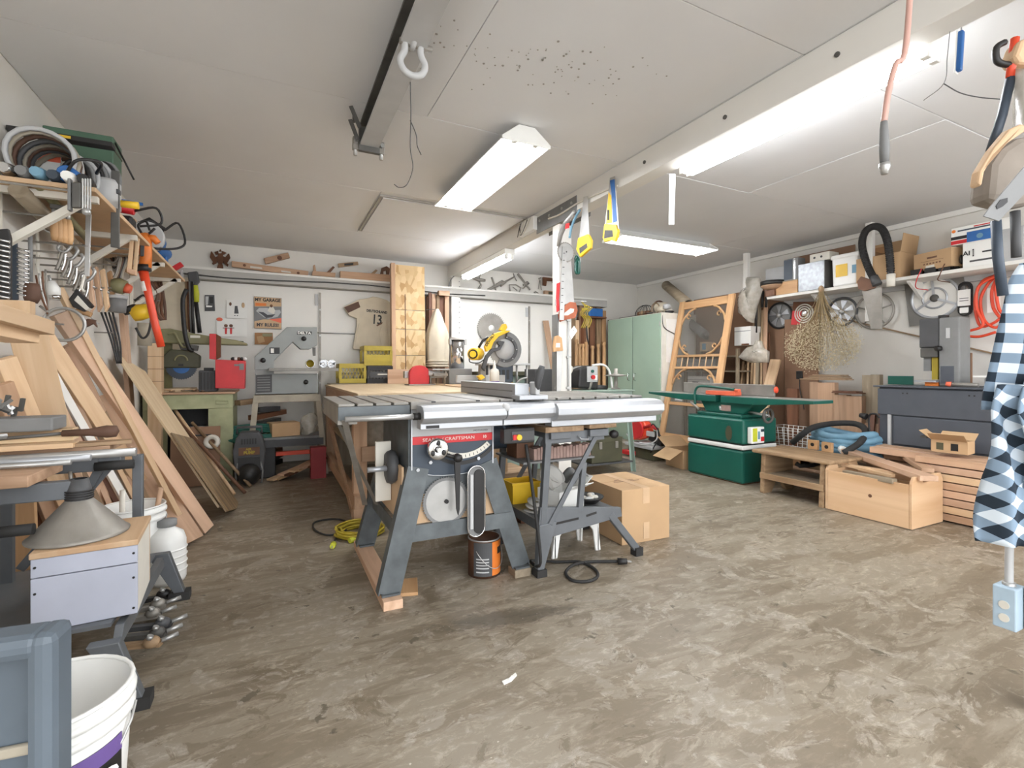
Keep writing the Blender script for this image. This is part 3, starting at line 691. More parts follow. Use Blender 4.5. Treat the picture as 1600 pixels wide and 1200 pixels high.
cord('power_cord', 'thin black cord looped on the floor left of the saw', [(.50, 3.05, .28), atz(575, 800, zc), atz(545, 826, zc), atz(515, 836, zc), atz(492, 828, zc), atz(492, 816, zc), atz(520, 811, zc), atz(541, 815, zc), atz(540, 828, zc+.01), atz(527, 838, zc), atz(521, 850, .016)], .006, 'black_rubber', plug=1, pm='lime')
t = thing('extension_cord', 'yellow extension cord coiled on the floor behind the saw leg', 'cord', (.47, 3.22, 0))
S().tube(coil((.03, 0, 0), .13, .008, 6.5, 20, .014, .12, 5), .008, 6).mk('cable', 'olive_yellow', t)
q = atz(546, 845, .016) - Vector((.47, 3.22, 0)); S().cyl(q, q+Vector((.06, .03, .004)), .016, .02, 10).mk('plug', 'lime', t)
S().tube(spline([(-.08, -.02, .02), q+Vector((.09, .05, .0)), q+Vector((.06, .03, 0))], 6), .008, 6).mk('cable_end', 'olive_yellow', t)
# carton with print behind the saw
t = carton('printed_carton', 'small cardboard carton with dark print in the shadow behind the table saw', (1.32, 3.1, .36), (.22, .25, .2), 0)
S().bb(-.06, .02, -.1275, -.126, .075, .085).mk('print_line', 'rust', t); S().prism(capsule(.045, .05), -.1275, -.126).mk('print_mark', 'rust', t)
tag(S().bb(1.15, 1.6, 2.93, 3.27, .33, .358).mk('low_shelf_board', 'old_wood'), 'old board carrying the printed carton behind the saw', 'board')
for x in (1.2, 1.55): tag(S().bb(x-.03, x+.03, 2.95, 3.25, 0, .329).mk('support_block', 'dark_wood'), 'dark timber support under the old board, %s one' % ('left' if x < 1.3 else 'right'), 'timber')
# ================================================================== RIGHT SIDE
# things on the right wall: local x = world -Y (rightwards in view), local y = world +X (into the wall)
RW = -PI/2
def Yx(u, X): return atx(u, 500, X).y
def Zx(u, v, X): return atx(u, v, X).z
# ---------------------------------------------------------------- jointer
t = thing('jointer', 'green jointer on a cabinet base with white stripe and long table', 'jointer', (4.06, 3.36, 0))
JT = t
P(S().bb(3.83, 4.3, 3.04, 3.70, .008, .31), 'base_lower', 'machine_green', t, .02); P(S().bb(3.829, 4.301, 3.039, 3.701, .315, .362), 'stripe', 'white_plastic', t, .015)
P(S().bb(3.83, 4.3, 3.04, 3.70, .367, .60), 'base_upper', 'machine_green', t, .02); P(S().bb(3.85, 4.28, 3.06, 3.68, .0, .02), 'plinth', 'rust', t)
P(S().bb(3.833, 4.297, 3.043, 3.697, .31, .367), 'stripe_line', 'black', t, .012)
P(S().bb(3.88, 4.25, 3.1, 3.62, .60, .635), 'pedestal', 'machine_green', t, .01)
P(S().prism([(3.12, .635), (3.55, .635), (3.62, .74), (3.0, .74)], 3.93, 4.16, 'yz'), 'bed_casting', 'machine_green', t, .008)
P(S().prism([(3.32, .74), (3.32, .80), (2.42, .80), (2.42, .775), (2.95, .735), (3.1, .735)], 3.87, 4.13, 'yz'), 'infeed_table', 'machine_green', t, .004)
P(S().prism([(3.38, .74), (3.38, .80), (4.32, .80), (4.32, .78), (3.85, .74)], 3.87, 4.13, 'yz'), 'outfeed_table', 'machine_green', t, .004)
P(S().bb(3.872, 4.128, 2.425, 3.315, .8002, .803), 'table_face', 'steel', t); P(S().bb(3.872, 4.128, 3.385, 4.315, .8002, .803), 'table_face', 'steel', t)
P(S().bb(4.06, 4.085, 2.9, 3.98, .806, .915), 'fence', 'cast_iron', t, .006); P(S().bb(4.086, 4.2, 3.3, 3.5, .72, .85), 'fence_bracket', 'machine_green', t, .006)
P(S().ball((4.07, 2.885, .87), (.02, .02, .03)), 'fence_cap', 'red_orange', t)
P(S().bb(3.89, 3.99, 3.18, 3.52, .806, .845), 'cutter_guard', 'salmon', t, .006); P(S().bb(3.89, 3.93, 3.14, 3.2, .846, .87), 'guard_pivot', 'salmon', t, .006)
P(S().tube(spline([(3.86, 3.62, .70), (3.86, 3.63, .80), (3.865, 3.60, .875), (3.87, 3.5, .887), (3.88, 3.3, .875), (3.89, 3.18, .866)], 5), .012, 8), 'dust_pipe', 'machine_green', t)
P(S().cyl((3.86, 3.68, .72), (3.84, 3.56, .66), .012), 'crank', 'steel_worn', t); P(S().cyl((3.84, 3.3, .7), (3.8, 3.26, .68), .01), 'lock_handle', 'steel', t); P(S().cyl((3.84, 3.78, .73), (3.8, 3.84, .74), .01), 'lock_handle', 'steel', t)
q = atx(1192, 650, 3.95)
hw = P(S().ring((3.98, q.y-.03, .64), .06, .013, 'y', 24, 8), 'handwheel', 'steel_dark', t)
for a in (90, 210, 330): S().cyl((3.98, q.y-.03, .64), (3.98+.055*math.cos(math.radians(a)), q.y-.03, .64+.055*math.sin(math.radians(a))), .008, n=6).mk('spoke', 'steel_dark', hw, w=1)
P(S().cyl((3.98, q.y-.04, .64), (3.98, 3.1, .66), .012), 'wheel_shaft', 'steel', t)
sb = P(S().bb(3.88, 4.05, 2.985, 3.035, .38, .53), 'switch_box', 'white_plastic', t, .008)
S().bb(3.89, 3.95, 2.983, 2.986, .40, .52).mk('switch_label', 'lime', sb, w=1); S().bb(4.0, 4.04, 2.98, 2.986, .40, .44).mk('stop_button', 'red', sb, w=1); S().bb(3.96, 3.985, 2.982, 2.986, .42, .49).mk('switch_text', 'sky_blue', sb, w=1); S().bb(4.0, 4.04, 2.982, 2.986, .485, .51).mk('switch_mark', 'navy', sb, w=1)
P(S().bb(3.825, 3.83, 3.2, 3.28, .47, .55), 'door_plate', 'machine_green', t); P(S().bb(3.922, 3.929, 3.25, 3.36, .655, .71), 'maker_plate', 'sandpaper', t); P(S().prism([(3.19+.035*math.cos(a), .46+.07*math.sin(a)) for a in [2*PI*i/16 for i in range(16)]], 3.824, 3.83, 'yz'), 'oval_plate', 'dark_olive', t)
# ---------------------------------------------------------------- green two-door cabinet in the corner
t = thing('metal_cabinet', 'tall sage green two-door metal cabinet in the right back corner', 'cabinet', (4.75, 5.37, 0))
P(S().bb(4.54, 5.15, 4.82, 5.93, .0, 1.80), 'body', 'off_white', t, .004)
for y0, y1 in ((4.83, 5.36), (5.375, 5.92)):
    d_ = P(S().bb(4.515, 4.539, y0, y1, .06, 1.79), 'door', 'sage', t, .004)
    yh = y1-.06 if y0 < 5 else y0+.06
    S().tube([(4.515, yh, 1.0), (4.49, yh, .99), (4.485, yh, .95), (4.49, yh, .91), (4.515, yh, .90)], .006, 6).mk('handle', 'chrome', d_, w=1)
    for z in (.4, 1.05, 1.65): S().cyl((4.52, y0+.003 if y0 < 5 else y1-.003, z-.03), (4.52, y0+.003 if y0 < 5 else y1-.003, z+.03), .007, n=8).mk('hinge', 'steel', d_, w=1)
P(S().bb(4.525, 4.54, 5.361, 5.374, .06, 1.79), 'door_gap_strip', 'black', t)
P(S().bb(4.62, 5.12, 4.815, 4.82, 1.15, 1.72), 'side_sheet', 'paper', t)
# clutter on top of the cabinet
def clump(name, label, cat, loc, r, m, n=9, seed=1, cable=True, mats=None, blob=.35):
    t = thing(name, label, cat, loc); rn = random.Random(seed)
    for i in range(n):
        c = Vector((rn.uniform(-r[0], r[0])*.7, rn.uniform(-r[1], r[1])*.7, r[2]*rn.uniform(.3, .75)))
        S().ball(c, (r[0]*blob*rn.uniform(.7, 1.3), r[1]*blob*rn.uniform(.7, 1.3), r[2]*.33), 9, 6).mk('piece', (mats or [m])[i % len(mats or [m])], t)
    if cable:
        for k in range(3): S().ring((rn.uniform(-.3, .3)*r[0], rn.uniform(-.3, .3)*r[1], r[2]*.5), min(r[0], r[1])*.8, .006, 'xyz'[k % 3] if k else 'y', 20, 6).mk('cable', 'black_rubber', t)
    return t
q = atx(1002, 474, 4.62); 
t = thing('wire_basket', 'dark wire basket of odds and ends on top of the green cabinet', 'basket', (4.7, q.y, 1.801))
for k in range(10):
    a = PI*k/10; S().tube([(.0, .15*math.cos(b), .16*math.sin(b)) if k == 5 else (.15*math.cos(a)*math.cos(b), .15*math.cos(b) if k == 0 else .15*math.sin(a)*math.cos(b), .16*abs(math.sin(b))) for b in [PI*i/10 for i in range(11)]], .003, 5).mk('wire', 'black', t)
for k in range(8): S().ball((.07*math.cos(k*2.4), .08*math.sin(k*2.4), .04), (.05, .045, .035), 8, 6).mk('scrap', 'brown' if k % 2 else 'old_wood', t)
q = atx(1020, 480, 4.62)
t = thing('wire_coil', 'coil of thin grey wire beside the basket on the cabinet', 'wire', (4.66, q.y, 1.80)); 
for k in range(6): S().ring((.004*k, 0, .085), .075-.004*(k % 3), .005, 'x', 24, 6).mk('loop', 'steel_worn' if k % 2 else 'old_wood', t)
q = atx(1030, 465, 4.85)
t = thing('canvas_bag', 'rolled beige canvas bag on the cabinet under the tube', 'bag', (4.9, q.y, 1.801))
S().grid(lambda u, v: Vector((.14*math.cos(2*PI*u)*math.sin(PI*min(.999, v+.001))+.02*math.sin(9*u), .22*(v-.5)*1.1, .1+.1*math.sin(2*PI*u)*(.5+.5*math.sin(PI*v)))), 20, 10).mk('bag', 'cloth_beige', t); S().ring((0, .05, .1), .12, .012, 'y', 20, 6).mk('strap', 'leather', t)
t = thing('rag_bundle', 'bundle of pale rags on the near end of the cabinet top', 'rags', (4.72, 4.95, 1.801))
for k in range(7): S().ball((.06*math.cos(k*2.1), .07*math.sin(k*2.3), .05+.02*(k % 3)), (.055, .05, .04), 9, 6).mk('rag', ('off_white', 'cloth_beige', 'light_grey')[k % 3], t)
t = thing('cable_coil', 'dark cable coil on the cabinet edge beside the rags', 'cable', (4.65, 4.86, 1.801)); S().tube(coil((.06, 0, 0), .05, .006, 4, 16), .006, 6).mk('cable', 'black', t); S().tube(spline([(-.09, -.03, .01), (-.1, -.05, -.15), (-.05, -.055, -.22), (.1, -.06, -.28)], 5), .005, 6).mk('tail', 'black', t)
p0, p1 = atx(1035, 450, 5.0), atx(1060, 480, 4.8)
t = thing('cardboard_tube', 'thick brown cardboard tube leaning on the cabinet top clutter', 'tube', (5.0, 5.0, 1.9)); S().cyl((.12, .35, .38), (-.1, -.28, .02), .065, n=20).mk('tube', 'grey_wood', t); S().cyl((-.0995, -.279, .0205), (-.106, -.297, .0102), .05, n=20).mk('bore', 'black', t)
for k, (u, w_) in enumerate(((965, .22), (985, .3), (1008, .25))):
    q = atx(u, 490, 4.6); plank((4.62, q.y-.12, 1.806+.012*k), (4.60+.05*k, q.y+w_, 1.806+.012*k), .03, .012, 'steel_dark', 'steel_strip', label='dark flat bar on the cabinet top, ' + ('far', 'middle', 'near')[k] + ' one', cat='bar', group='bars on the cabinet')
q = aty(962, 490, 5.95); tag(S().bb(4.2, 4.45, 5.95, 6.1, q.z-.06, q.z+.06).mk('blue_box', 'blue', None, .01), 'blue plastic box in the dark recess left of the green cabinet', 'box')
tag(S().bb(4.1, 4.5, 5.93, 6.13, q.z-.085, q.z-.062).mk('recess_shelf', 'dark_wood'), 'dark shelf board under the blue box in the recess', 'shelf')
tag(S().bb(4.1, 4.13, 5.93, 6.13, 0, q.z-.086).mk('shelf_upright', 'dark_wood'), 'dark upright board below the recess shelf', 'board')
# ---------------------------------------------------------------- brown hardboard and screen door
hb = S().bb(5.245, 5.255, 3.62, 4.95, .02, 2.02).mk('hardboard_sheet', 'brown'); 
mat('hardboard', '#8a6a52', .8, var=.06, scale=3); hb.data.materials.clear(); hb.data.materials.append(MATS['hardboard']); hb.location.x -= .0
tag(hb, 'large brown hardboard sheet against the right wall behind the screen door', 'board')
tag(S().bb(5.225, 5.235, 3.22, 3.6, .02, 1.62).mk('hardboard_sheet', 'hardboard'), 'narrow brown hardboard sheet beside the black fan wheel', 'board')
ang = math.atan2(.41, 1.945)
t = thing('screen_door', 'wooden screen door with curved corner brackets leaning on the right wall', 'screen door', (4.44, 4.375, 0), rot=Euler((0, 0, 0)))
# local: x = world -Y when rotated by RW, leaning towards +X
t.rotation_euler = (Matrix.Rotation(RW, 3, 'Z') @ Matrix.Rotation(-ang, 3, 'X')).to_euler()
H_ = 1.985; w2 = .425
for sx in (-1, 1): S().bb(sx*w2-sx*.085, sx*w2, -.016, .016, 0, H_).mk('stile', 'orange_wood', t, .004)
for z0, z1 in ((H_-.11, H_-.012), (1.235, 1.265), (1.085, 1.115), (.12, .26), (.62, .66)): S().bb(-w2+.087, w2-.087, -.014, .014, z0, z1).mk('rail', 'orange_wood', t, .004)
for k in range(6): S().cyl((-.24+.096*k, 0, 1.115), (-.24+.096*k, 0, 1.235), .007, n=8).mk('spindle', 'pine', t)
def bracket(x, z, sx, sz, L=.2):
    P0 = spline([(x, -.004, z+sz*L), (x+sx*.03, -.004, z+sz*L*.62), (x+sx*.075, -.004, z+sz*.075), (x+sx*L*.62, -.004, z+sz*.03), (x+sx*L, -.004, z)], 5)
    S().tube(P0, .014, 6).mk('bracket', 'orange_wood', t)
    S().tube(arcpts((x+sx*.105, -.004, z+sz*.105), .025, 0, 5, 10, 'y'), .009, 6).mk('scroll', 'orange_wood', t)
for x, z, sx, sz in ((-w2+.085, H_-.11, 1, -1), (w2-.085, H_-.11, -1, -1), (-w2+.085, 1.265, 1, 1), (w2-.085, 1.265, -1, 1), (-w2+.085, 1.085, 1, -1), (w2-.085, 1.085, -1, -1)): bracket(x, z, sx, sz)
mat('screen_mesh', '#6f6a62', .7, var=.05, alpha=.32)
S().bb(-w2+.08, w2-.08, .006, .008, .2, H_-.08).mk('screen', 'screen_mesh', t)
# boxes and rolls behind the screen door
for nm, lab, u, v, X, sz, m in (('white_box', 'white carton behind the lower part of the screen door', 1100, 612, 5.0, (.36, .2, .2), 'paper'), ('blue_label_box', 'small box with a blue label behind the screen door', 1105, 549, 5.05, (.13, .12, .12), 'tan'), ('grey_carton', 'pale grey carton behind the spindles of the screen door', 1095, 577, 5.03, (.3, .2, .13), 'light_grey'), ('white_crate_box', 'white box on the wall right of the screen door', 1168, 540, 5.05, (.22, .18, .22), 'white_plastic')):
    q = atx(u, v, X); t = thing(nm, lab, 'box', (X, q.y, q.z), RW); S().bb(-sz[0]/2, sz[0]/2, -sz[1]/2, sz[1]/2, 0, sz[2]).mk('box', m, t, .003); S().bb(-sz[0]/2, sz[0]/2, -sz[1]/2-.001, -sz[1]/2, sz[2]*.75, sz[2]*.78).mk('lid_line', 'mid_grey', t)
    if 'blue' in nm: S().bb(-.025, .03, -sz[1]/2-.002, -sz[1]/2, .02, .1).mk('label_patch', 'sky_blue', t)
    if nm == 'white_box': S().bb(-.1, .0, -sz[1]/2-.002, -sz[1]/2, .115, .13).mk('print_line', 'dark_grey', t)
    if nm == 'white_crate_box': S().bb(-.01, .09, -sz[1]/2-.002, -sz[1]/2, .0, .02).mk('strap', 'brown', t)
for z, lab in ((.905, 'lower'), (1.14, 'middle'), (1.27, 'upper')):
    pass
sh = thing('storage_rack', 'grey rack of shelves behind the screen door', 'shelf', (5.05, 4.37, 0))
for z in (.80, 1.055, 1.235): S().bb(-.16, .15, -.42, .4, z-.03, z-.012).mk('shelf', 'grey_wood', sh)
for x in (-.15, .14):
    for y in (-.41, .39): S().bb(x-.015, x+.015, y-.015, y+.015, 0, 1.3).mk('post', 'grey_wood', sh)
for k in range(5): 
    q = atx(1062+7*k, 590, 5.0); tag(S().ball((4.98+.03*(k % 2), q.y, .84), (.06, .07, .05), 9, 6).mk('cloth_bundle', ('mid_grey', 'cloth_beige', 'brown', 'light_grey', 'dust')[k]), ('grey', 'beige', 'brown', 'pale grey', 'dusty')[k]+' cloth bundle on the rack behind the screen door', 'cloth')
q = atx(1090, 500, 5.0); t = thing('pipe_duct', 'grey round duct lying behind the screen door', 'duct', (5.08, q.y, 1.56)); S().cyl((-.05, -.1, -.06), (.02, .33, .2), .06, n=18).mk('pipe', 'mid_grey', t); S().lathe([(.02, 0), (.062, 0)], 18, (0, 0, 0)).turn(Matrix.Translation((-.052, -.102, -.062)) @ Euler((1.2, 0, .1)).to_matrix().to_4x4()).mk('pipe_mouth', 'dark_grey', t)
for k in range(6): plank((4.62, 4.75-.02*k, .03+.032*k), (4.66, 3.75+.02*k, .03+.032*k), .16, .028, 'old_wood', 'stacked_board', label='old board in the low stack behind the jointer, ' + ('lowest', 'second from the floor', 'third from the floor', 'fourth from the floor', 'fifth from the floor', 'top')[k], group='boards behind the jointer')
# ---------------------------------------------------------------- sticks, brooms and bags right of the screen door
rn = random.Random(12)
specs = [(1152, 545, 'grey_wood'), (1158, 565, 'pine'), (1164, 570, 'old_wood'), (1170, 520, 'pine'), (1176, 500, 'old_wood'), (1181, 480, 'pine'), (1187, 470, 'grey_wood'), (1192, 485, 'pine'), (1198, 470, 'cedar'), (1203, 520, 'dark_wood')]
names = ('first', 'second', 'third', 'fourth', 'fifth', 'sixth', 'seventh', 'eighth', 'ninth', 'tenth')
for k, (u, v, m) in enumerate(specs):
    a = atx(u+rn.uniform(-2, 6), v, 5.17); b = atx(u-8+rn.uniform(-4, 4), 640, 4.93)
    b.z = 0.005
    if k % 2: tag(S().cyl(b, a, .014, n=8).mk('broom_stick', m), names[k]+' stick from the screen door in the bundle on the right wall', 'stick', 'sticks leaning by the screen door')
    else: plank(b+Vector((.02, 0, .01)), a, .045, .018, m, 'wood_strip', (1, 0, 0), label=names[k]+' wooden strip from the screen door in the bundle on the right wall', cat='strip', group='sticks leaning by the screen door')
for k, (u, v0, v1) in enumerate(((1182, 465, 520), (1192, 455, 480), (1198, 455, 480))):
    a, b = atx(u, v0, 5.08), atx(u-1, v1, 5.06); o = S().cyl(b, a, .015, n=8).mk('sleeved_pole', 'black'); tag(o, 'black rubber-sleeved handle in the bundle, ' + ('left', 'middle', 'right')[k], 'handle', 'sleeved handles')
a = atx(1212, 562, 5.1); b = atx(1198, 622, 4.9); b.z = .6; plank(Vector((4.72, b.y+.08, .01)), a, .12, .025, 'pine', 'pine_board', (1, 0, 0), label='pale pine board leaning behind the jointer fence', cat='board')
tag(S().bb(5.0, 5.03, 3.3, 3.42, .01, .85).mk('dark_plank', 'dark_wood', None, .002), 'short dark plank standing behind the pine board', 'plank')
def sack(name, label, pts, X, th, m='plastic_film', seed=2, tie=True):
    """plastic bag: outline given in photo pixels on the plane x = X, puffed up"""
    q = [atx(u, v, X) for u, v in pts]; c = sum(q, Vector())/len(q); rn = random.Random(seed)
    n = len(q); t = thing(name, label, 'plastic bag', c); s = S()
    rings = []
    ring0 = [Vector((0, p.y-c.y, p.z-c.z)) for p in q]
    for k, f in enumerate((.02, .45, .75, .93, 1.0, .93, .75, .45, .02)):
        off = th*(k-4)/4*(1.0); rings.append([s.bm.verts.new(Vector((off*math.sqrt(max(0, 1-.0*f)), p.y*f+rn.uniform(-.016, .016), p.z*f+rn.uniform(-.016, .016)))) for p in ring0])
    for A, B in zip(rings, rings[1:]):
        for i in range(n): fc = s.bm.faces.new((A[i], A[(i+1) % n], B[(i+1) % n], B[i])); fc.smooth = True
    s.mk('bag', m, t); return t
s1 = sack('plastic_bag', 'clear plastic bag hanging from the ceiling strip right of the screen door', [(1168, 432), (1186, 434), (1192, 448), (1190, 462), (1181, 482), (1178, 506), (1165, 502), (1154, 488), (1153, 468), (1159, 452), (1169, 446)], 4.93, .06)
s2 = sack('plastic_bag', 'crumpled plastic bag tied around the bundle of sticks', [(1154, 560), (1164, 545), (1176, 540), (1181, 534), (1189, 534), (1192, 543), (1202, 548), (1200, 565), (1186, 569), (1172, 565)], 4.85, .05, seed=5)
# ---------------------------------------------------------------- wall shelf and what stands on it
ws = thing('wall_shelf', 'long white painted shelf on the right wall under the ceiling', 'shelf', (5.11, 2.4, SHZ))
S().bb(-.16, .165, -1.5, 1.22, -.03, 0).mk('shelf_board', 'white_paint', ws, .003)
for y in (-.9, -.1, .75): S().prism([(.16, -.031), (.16, -.2), (.145, -.2), (-.1, -.045), (-.1, -.031)], y-.012, y+.012, 'xz').mk('bracket', 'white_paint', ws)
S().bb(.13, .165, -1.5, 1.22, -.075, -.031).mk('cleat', 'light_grey', ws)
def onshelf(u0, u1, vtop, X=4.97, z=SHZ+.001): 
    y0, y1 = Yx(u0, X), Yx(u1, X); um = (u0+u1)/2; return (y0+y1)/2, abs(y1-y0), Zx(um, vtop, X)-z
def shelf_box(name, label, u0, u1, vtop, m, dp=.2, cat='box', X=4.97, z=None, bev=.004):
    z = SHZ+.001 if z is None else z
    y, w, h = onshelf(u0, u1, vtop, X, z); t = thing(name, label, cat, (X+dp/2, y, z), RW)
    S().bb(-w/2, w/2, -dp/2, dp/2, 0, h).mk('body', m, t, bev); return t, w, h, dp
q0 = onshelf(1193, 1228, 410); t = thing('carpet_roll', 'brown rolled mat lying on the far end of the wall shelf', 'roll', (5.13, q0[0], 2.12), RW)
S().cyl((-q0[1]/2, 0, .03), (q0[1]/2, 0, .05), .045, n=16).mk('roll', 'grey_wood', t); S().cyl((-q0[1]/2-.002, 0, .03), (-q0[1]/2, 0, .03), .03, n=16).mk('core', 'brown', t)
shelf_box('plastic_bin', 'pale bin under the rolled mat at the far end of the shelf', 1196, 1226, 418, 'light_grey', .14, 'bin', X=5.06)
y, w, h = onshelf(1184, 1224, 428, 4.93); t = thing('flat_hat', 'round black-topped cap with brown rim on the far shelf end', 'cap', (4.98, y, SHZ+.09), RW)
S().lathe([(0, .0), (.06, -.02), (.125, .02), (.125, .03), (0, .03)], 24).mk('brim', 'cedar', t); S().lathe([(.12, .031), (.13, .033), (.13, .075), (0, .08)], 24).mk('crown', 'black', t); S().bb(-.06, .05, -.05, .05, -.089, -.021).mk('base', 'brown', t)
t, w, h, dp = shelf_box('wooden_box', 'small wooden box under the tin on the far end of the shelf', 1208, 1246, 440, 'orange_wood', .15, X=4.955); S().bb(-w/2-.003, w/2+.003, -dp/2-.003, dp/2+.003, h, h+.008).mk('lid', 'grey_wood', t)
zb = SHZ+h+.011
t, w, h, dp = shelf_box('patterned_tin', 'tall blue and silver patterned tin on the wooden box', 1225, 1247, 404, 'mid_grey', .12, 'tin', z=zb); S().bb(-w/2+.0, w*.1, -dp/2-.002, -dp/2, .01, h-.01).mk('print_panel', 'navy', t); S().bb(w*.2, w*.32, -dp/2-.003, -dp/2, 0, h).mk('chrome_strip', 'chrome', t)
mat('galvanised', '#94979a', .4, .4, var=.25, scale=30)
t, w, h, dp = shelf_box('galvanised_box', 'shiny mottled galvanised metal box on the shelf', 1247, 1288, 410, 'galvanised', .24, 'metal box', X=4.955); S().bb(w/2+.0005, w/2+.006, -dp/2, dp/2, 0, h).mk('side_plate', 'steel_dark', t); hb_ = h
t, w, h, dp = shelf_box('junction_box', 'cream metal junction box with two holes on the galvanised box', 1265, 1296, 395, 'off_white', .16, 'metal box', z=SHZ+hb_+.002)
for x in (-.05, .02): S().cyl((x, -dp/2-.001, h*.5), (x, -dp/2, h*.5), .012, n=10).mk('hole', 'black', t)
shelf_box('brown_board', 'brown board lying behind the white tub on the shelf', 1240, 1336, 392, 'hardboard', .01, 'board', X=5.24)
y, w, h = onshelf(1297, 1341, 396, 4.97); t = thing('square_tub', 'white square plastic tub with yellow label on the shelf', 'tub', (5.07, y, SHZ+.001), RW)
S().box((0, 0, h*.46), (w*.86, .18, h*.9), taper=1.06).mk('body', 'white_plastic', t, .015); S().bb(-w/2, w/2, -.1, .1, h*.86, h).mk('lid', 'white_plastic', t, .012); S().bb(-w*.3, w*.12, -.0985, -.096, h*.3, h*.68).mk('yellow_label', 'yellow', t); S().bb(w*.28, w*.44, -.0985, -.096, h*.35, h*.6).mk('blue_label', 'sky_blue', t)
t = carton('open_carton', 'open cardboard carton with raised flap behind the black hose', (5.10, Yx(1374, 5.0), SHZ+.001), (.36, .26, .23), RW, openf=(None, 5, None, 8), fl=.16)
t = carton('plain_carton', 'plain cardboard carton left of the hose loop on the shelf', (5.13, Yx(1352, 5.05), SHZ+.001), (.2, .2, .28), RW, 'cardboard_dark', openf=(None, 8, None, None), fl=.1)
y, w, h = onshelf(1426, 1484, 380, 4.97); t = carton('printed_box', 'closed brown carton with dark print beside the hose', (5.09, y-.03, SHZ+.03), (.30, .22, .15), RW-.25, tape=False)
S().bb(-.04, .04, -.1113, -.1105, .095, .11).mk('print_line', 'brown', t); S().bb(-.09, .09, -.1113, -.1105, .075, .078).mk('print_line', 'brown', t); S().bb(-.05, .02, -.1113, -.1105, .02, .04).mk('sticker', 'off_white', t)
for k in range(6): S().bb(-.07+.025*k, -.055+.025*k, -.1113, -.1105, .048, .06).mk('print_icon', 'brown', t)
for k in range(3): shelf_box('wire_spool', ('black battery charger under the printed carton, ' + ('left', 'middle', 'right')[k]), 1422+22*k, 1440+22*k, 421-3*k, 'black', .14, 'charger', X=4.975)
for k, (u, v, u2, v2) in enumerate(((1440, 420, 1432, 450), (1476, 412, 1466, 438))):
    P0 = spline([atx(u, v, 4.94), atx(u-8, v+18, 4.93), atx(u2, v2, 5.0), atx(u2+18, v2+3, 5.15)], 6); tag(S().tube(P0, .004, 6).mk('red_wire', 'red' if k == 0 else 'rust'), ('bright red' if k == 0 else 'dull red')+' wire hanging from the shelf over the fan plate', 'wire')
t, w, h, dp = shelf_box('label_box', 'white carton with black printed label at the near end of the shelf', 1504, 1562, 376, 'white_plastic', .2); hl = h
S().bb(-w*.22, -.04, -dp/2-.002, -dp/2, h*.42, h*.72).mk('label_frame', 'black', t); S().bb(-w*.2, -.046, -dp/2-.003, -dp/2-.0018, h*.46, h*.68).mk('label_inner', 'paper', t); text('AI', .05, 'black', t, (-.085, -dp/2-.0035, h*.57), FRONT, bold=.001); S().bb(.01, .1, -dp/2-.002, -dp/2, h*.52, h*.58).mk('print_line', 'black', t); S().bb(-w*.3, w*.45, -dp/2-.002, -dp/2, h*.2, h*.27).mk('stripe', 'dark_grey', t)
t, w, h, dp = shelf_box('tool_box_carton', 'long carton printed blue and red lying on the white box', 1486, 1580, 348, 'white_plastic', .16, z=SHZ+hl+.002)
S().bb(-w*.22, w*.35, -dp/2-.002, -dp/2, 0.005, h*.62).mk('blue_panel', 'blue', t); S().bb(-w*.5, -w*.22, -dp/2-.002, -dp/2, .005, h*.25).mk('red_panel', 'red', t); S().bb(-w*.5, -w*.22, -dp/2-.002, -dp/2, h*.3, h*.48).mk('black_panel', 'black', t); S().bb(-w*.38, w*.3, -dp/2-.002, -dp/2, h*.74, h*.82).mk('print_line', 'navy', t); S().bb(-w*.1, w*.3, -dp/2-.0022, -dp/2, h*.86, h*.92).mk('print_line', 'red', t); S().cyl((0, -dp/2-.003, h*.3), (0, -dp/2-.0015, h*.3), .02, n=16).mk('round_mark', 'sky_blue', t); S().cyl((-w*.45, -dp/2-.003, h*.8), (-w*.45, -dp/2-.0015, h*.8), .013, n=12).mk('round_mark', 'orange', t)
shelf_box('grey_machine_case', 'pale grey case at the very near end of the shelf', 1563, 1600, 355, 'light_grey', .22, 'case')
clump('cable_heap', 'tangle of cables between the two cartons on the shelf', 'cables', (5.06, Yx(1493, 5.0), SHZ+.001), (.07, .045, .12), 'black', 6, 3)
# ---------------------------------------------------------------- hung under the shelf
def spoked(name, label, u, v, R, X=5.24, n=5, m='steel_worn', fan=False, hubm='steel'):
    c = atx(u, v, X); t = thing(name, label, 'wheel', c, RW)
    S().ring((0, 0, 0), R, .012, 'y', 32, 8).mk('rim', m, t); S().lathe([(0, -.03), (.025, -.03), (.03, 0), (0, .005)], 14, axis='y').mk('hub', hubm, t)
    for k in range(n):
        a = 2*PI*k/n+.3
        if fan: S().prism([(.02*math.cos(a), .02*math.sin(a)), (R*.85*math.cos(a-.28), R*.85*math.sin(a-.28)), (R*.85*math.cos(a+.28), R*.85*math.sin(a+.28))], -.012, -.008).mk('blade', 'alu', t)
        else: S().cyl((.02*math.cos(a), -.005, .02*math.sin(a)), (R*math.cos(a), 0, R*math.sin(a)), .009, .007, 8).mk('spoke', m, t)
    return t
t = spoked('bladed_fan', 'black-rimmed wheel with fan blades below the far end of the shelf', 1218, 493, .145, fan=True, m='black', n=5); S().lathe([(0, .0), (.138, .0)], 28, axis='y').mk('backplate', 'mid_grey', t)
c = atx(1256, 490, 5.24); t = thing('red_vent', 'square red metal vent with round grille on the right wall', 'vent', c, RW); t.rotation_euler = (0, .1, RW)
S().bb(-.13, .13, -.01, .01, -.13, .13).mk('frame', 'rust', t, .004)
S().bb(-.125, -.02, -.016, -.0105, -.125, .03).mk('red_paint', 'red', t)
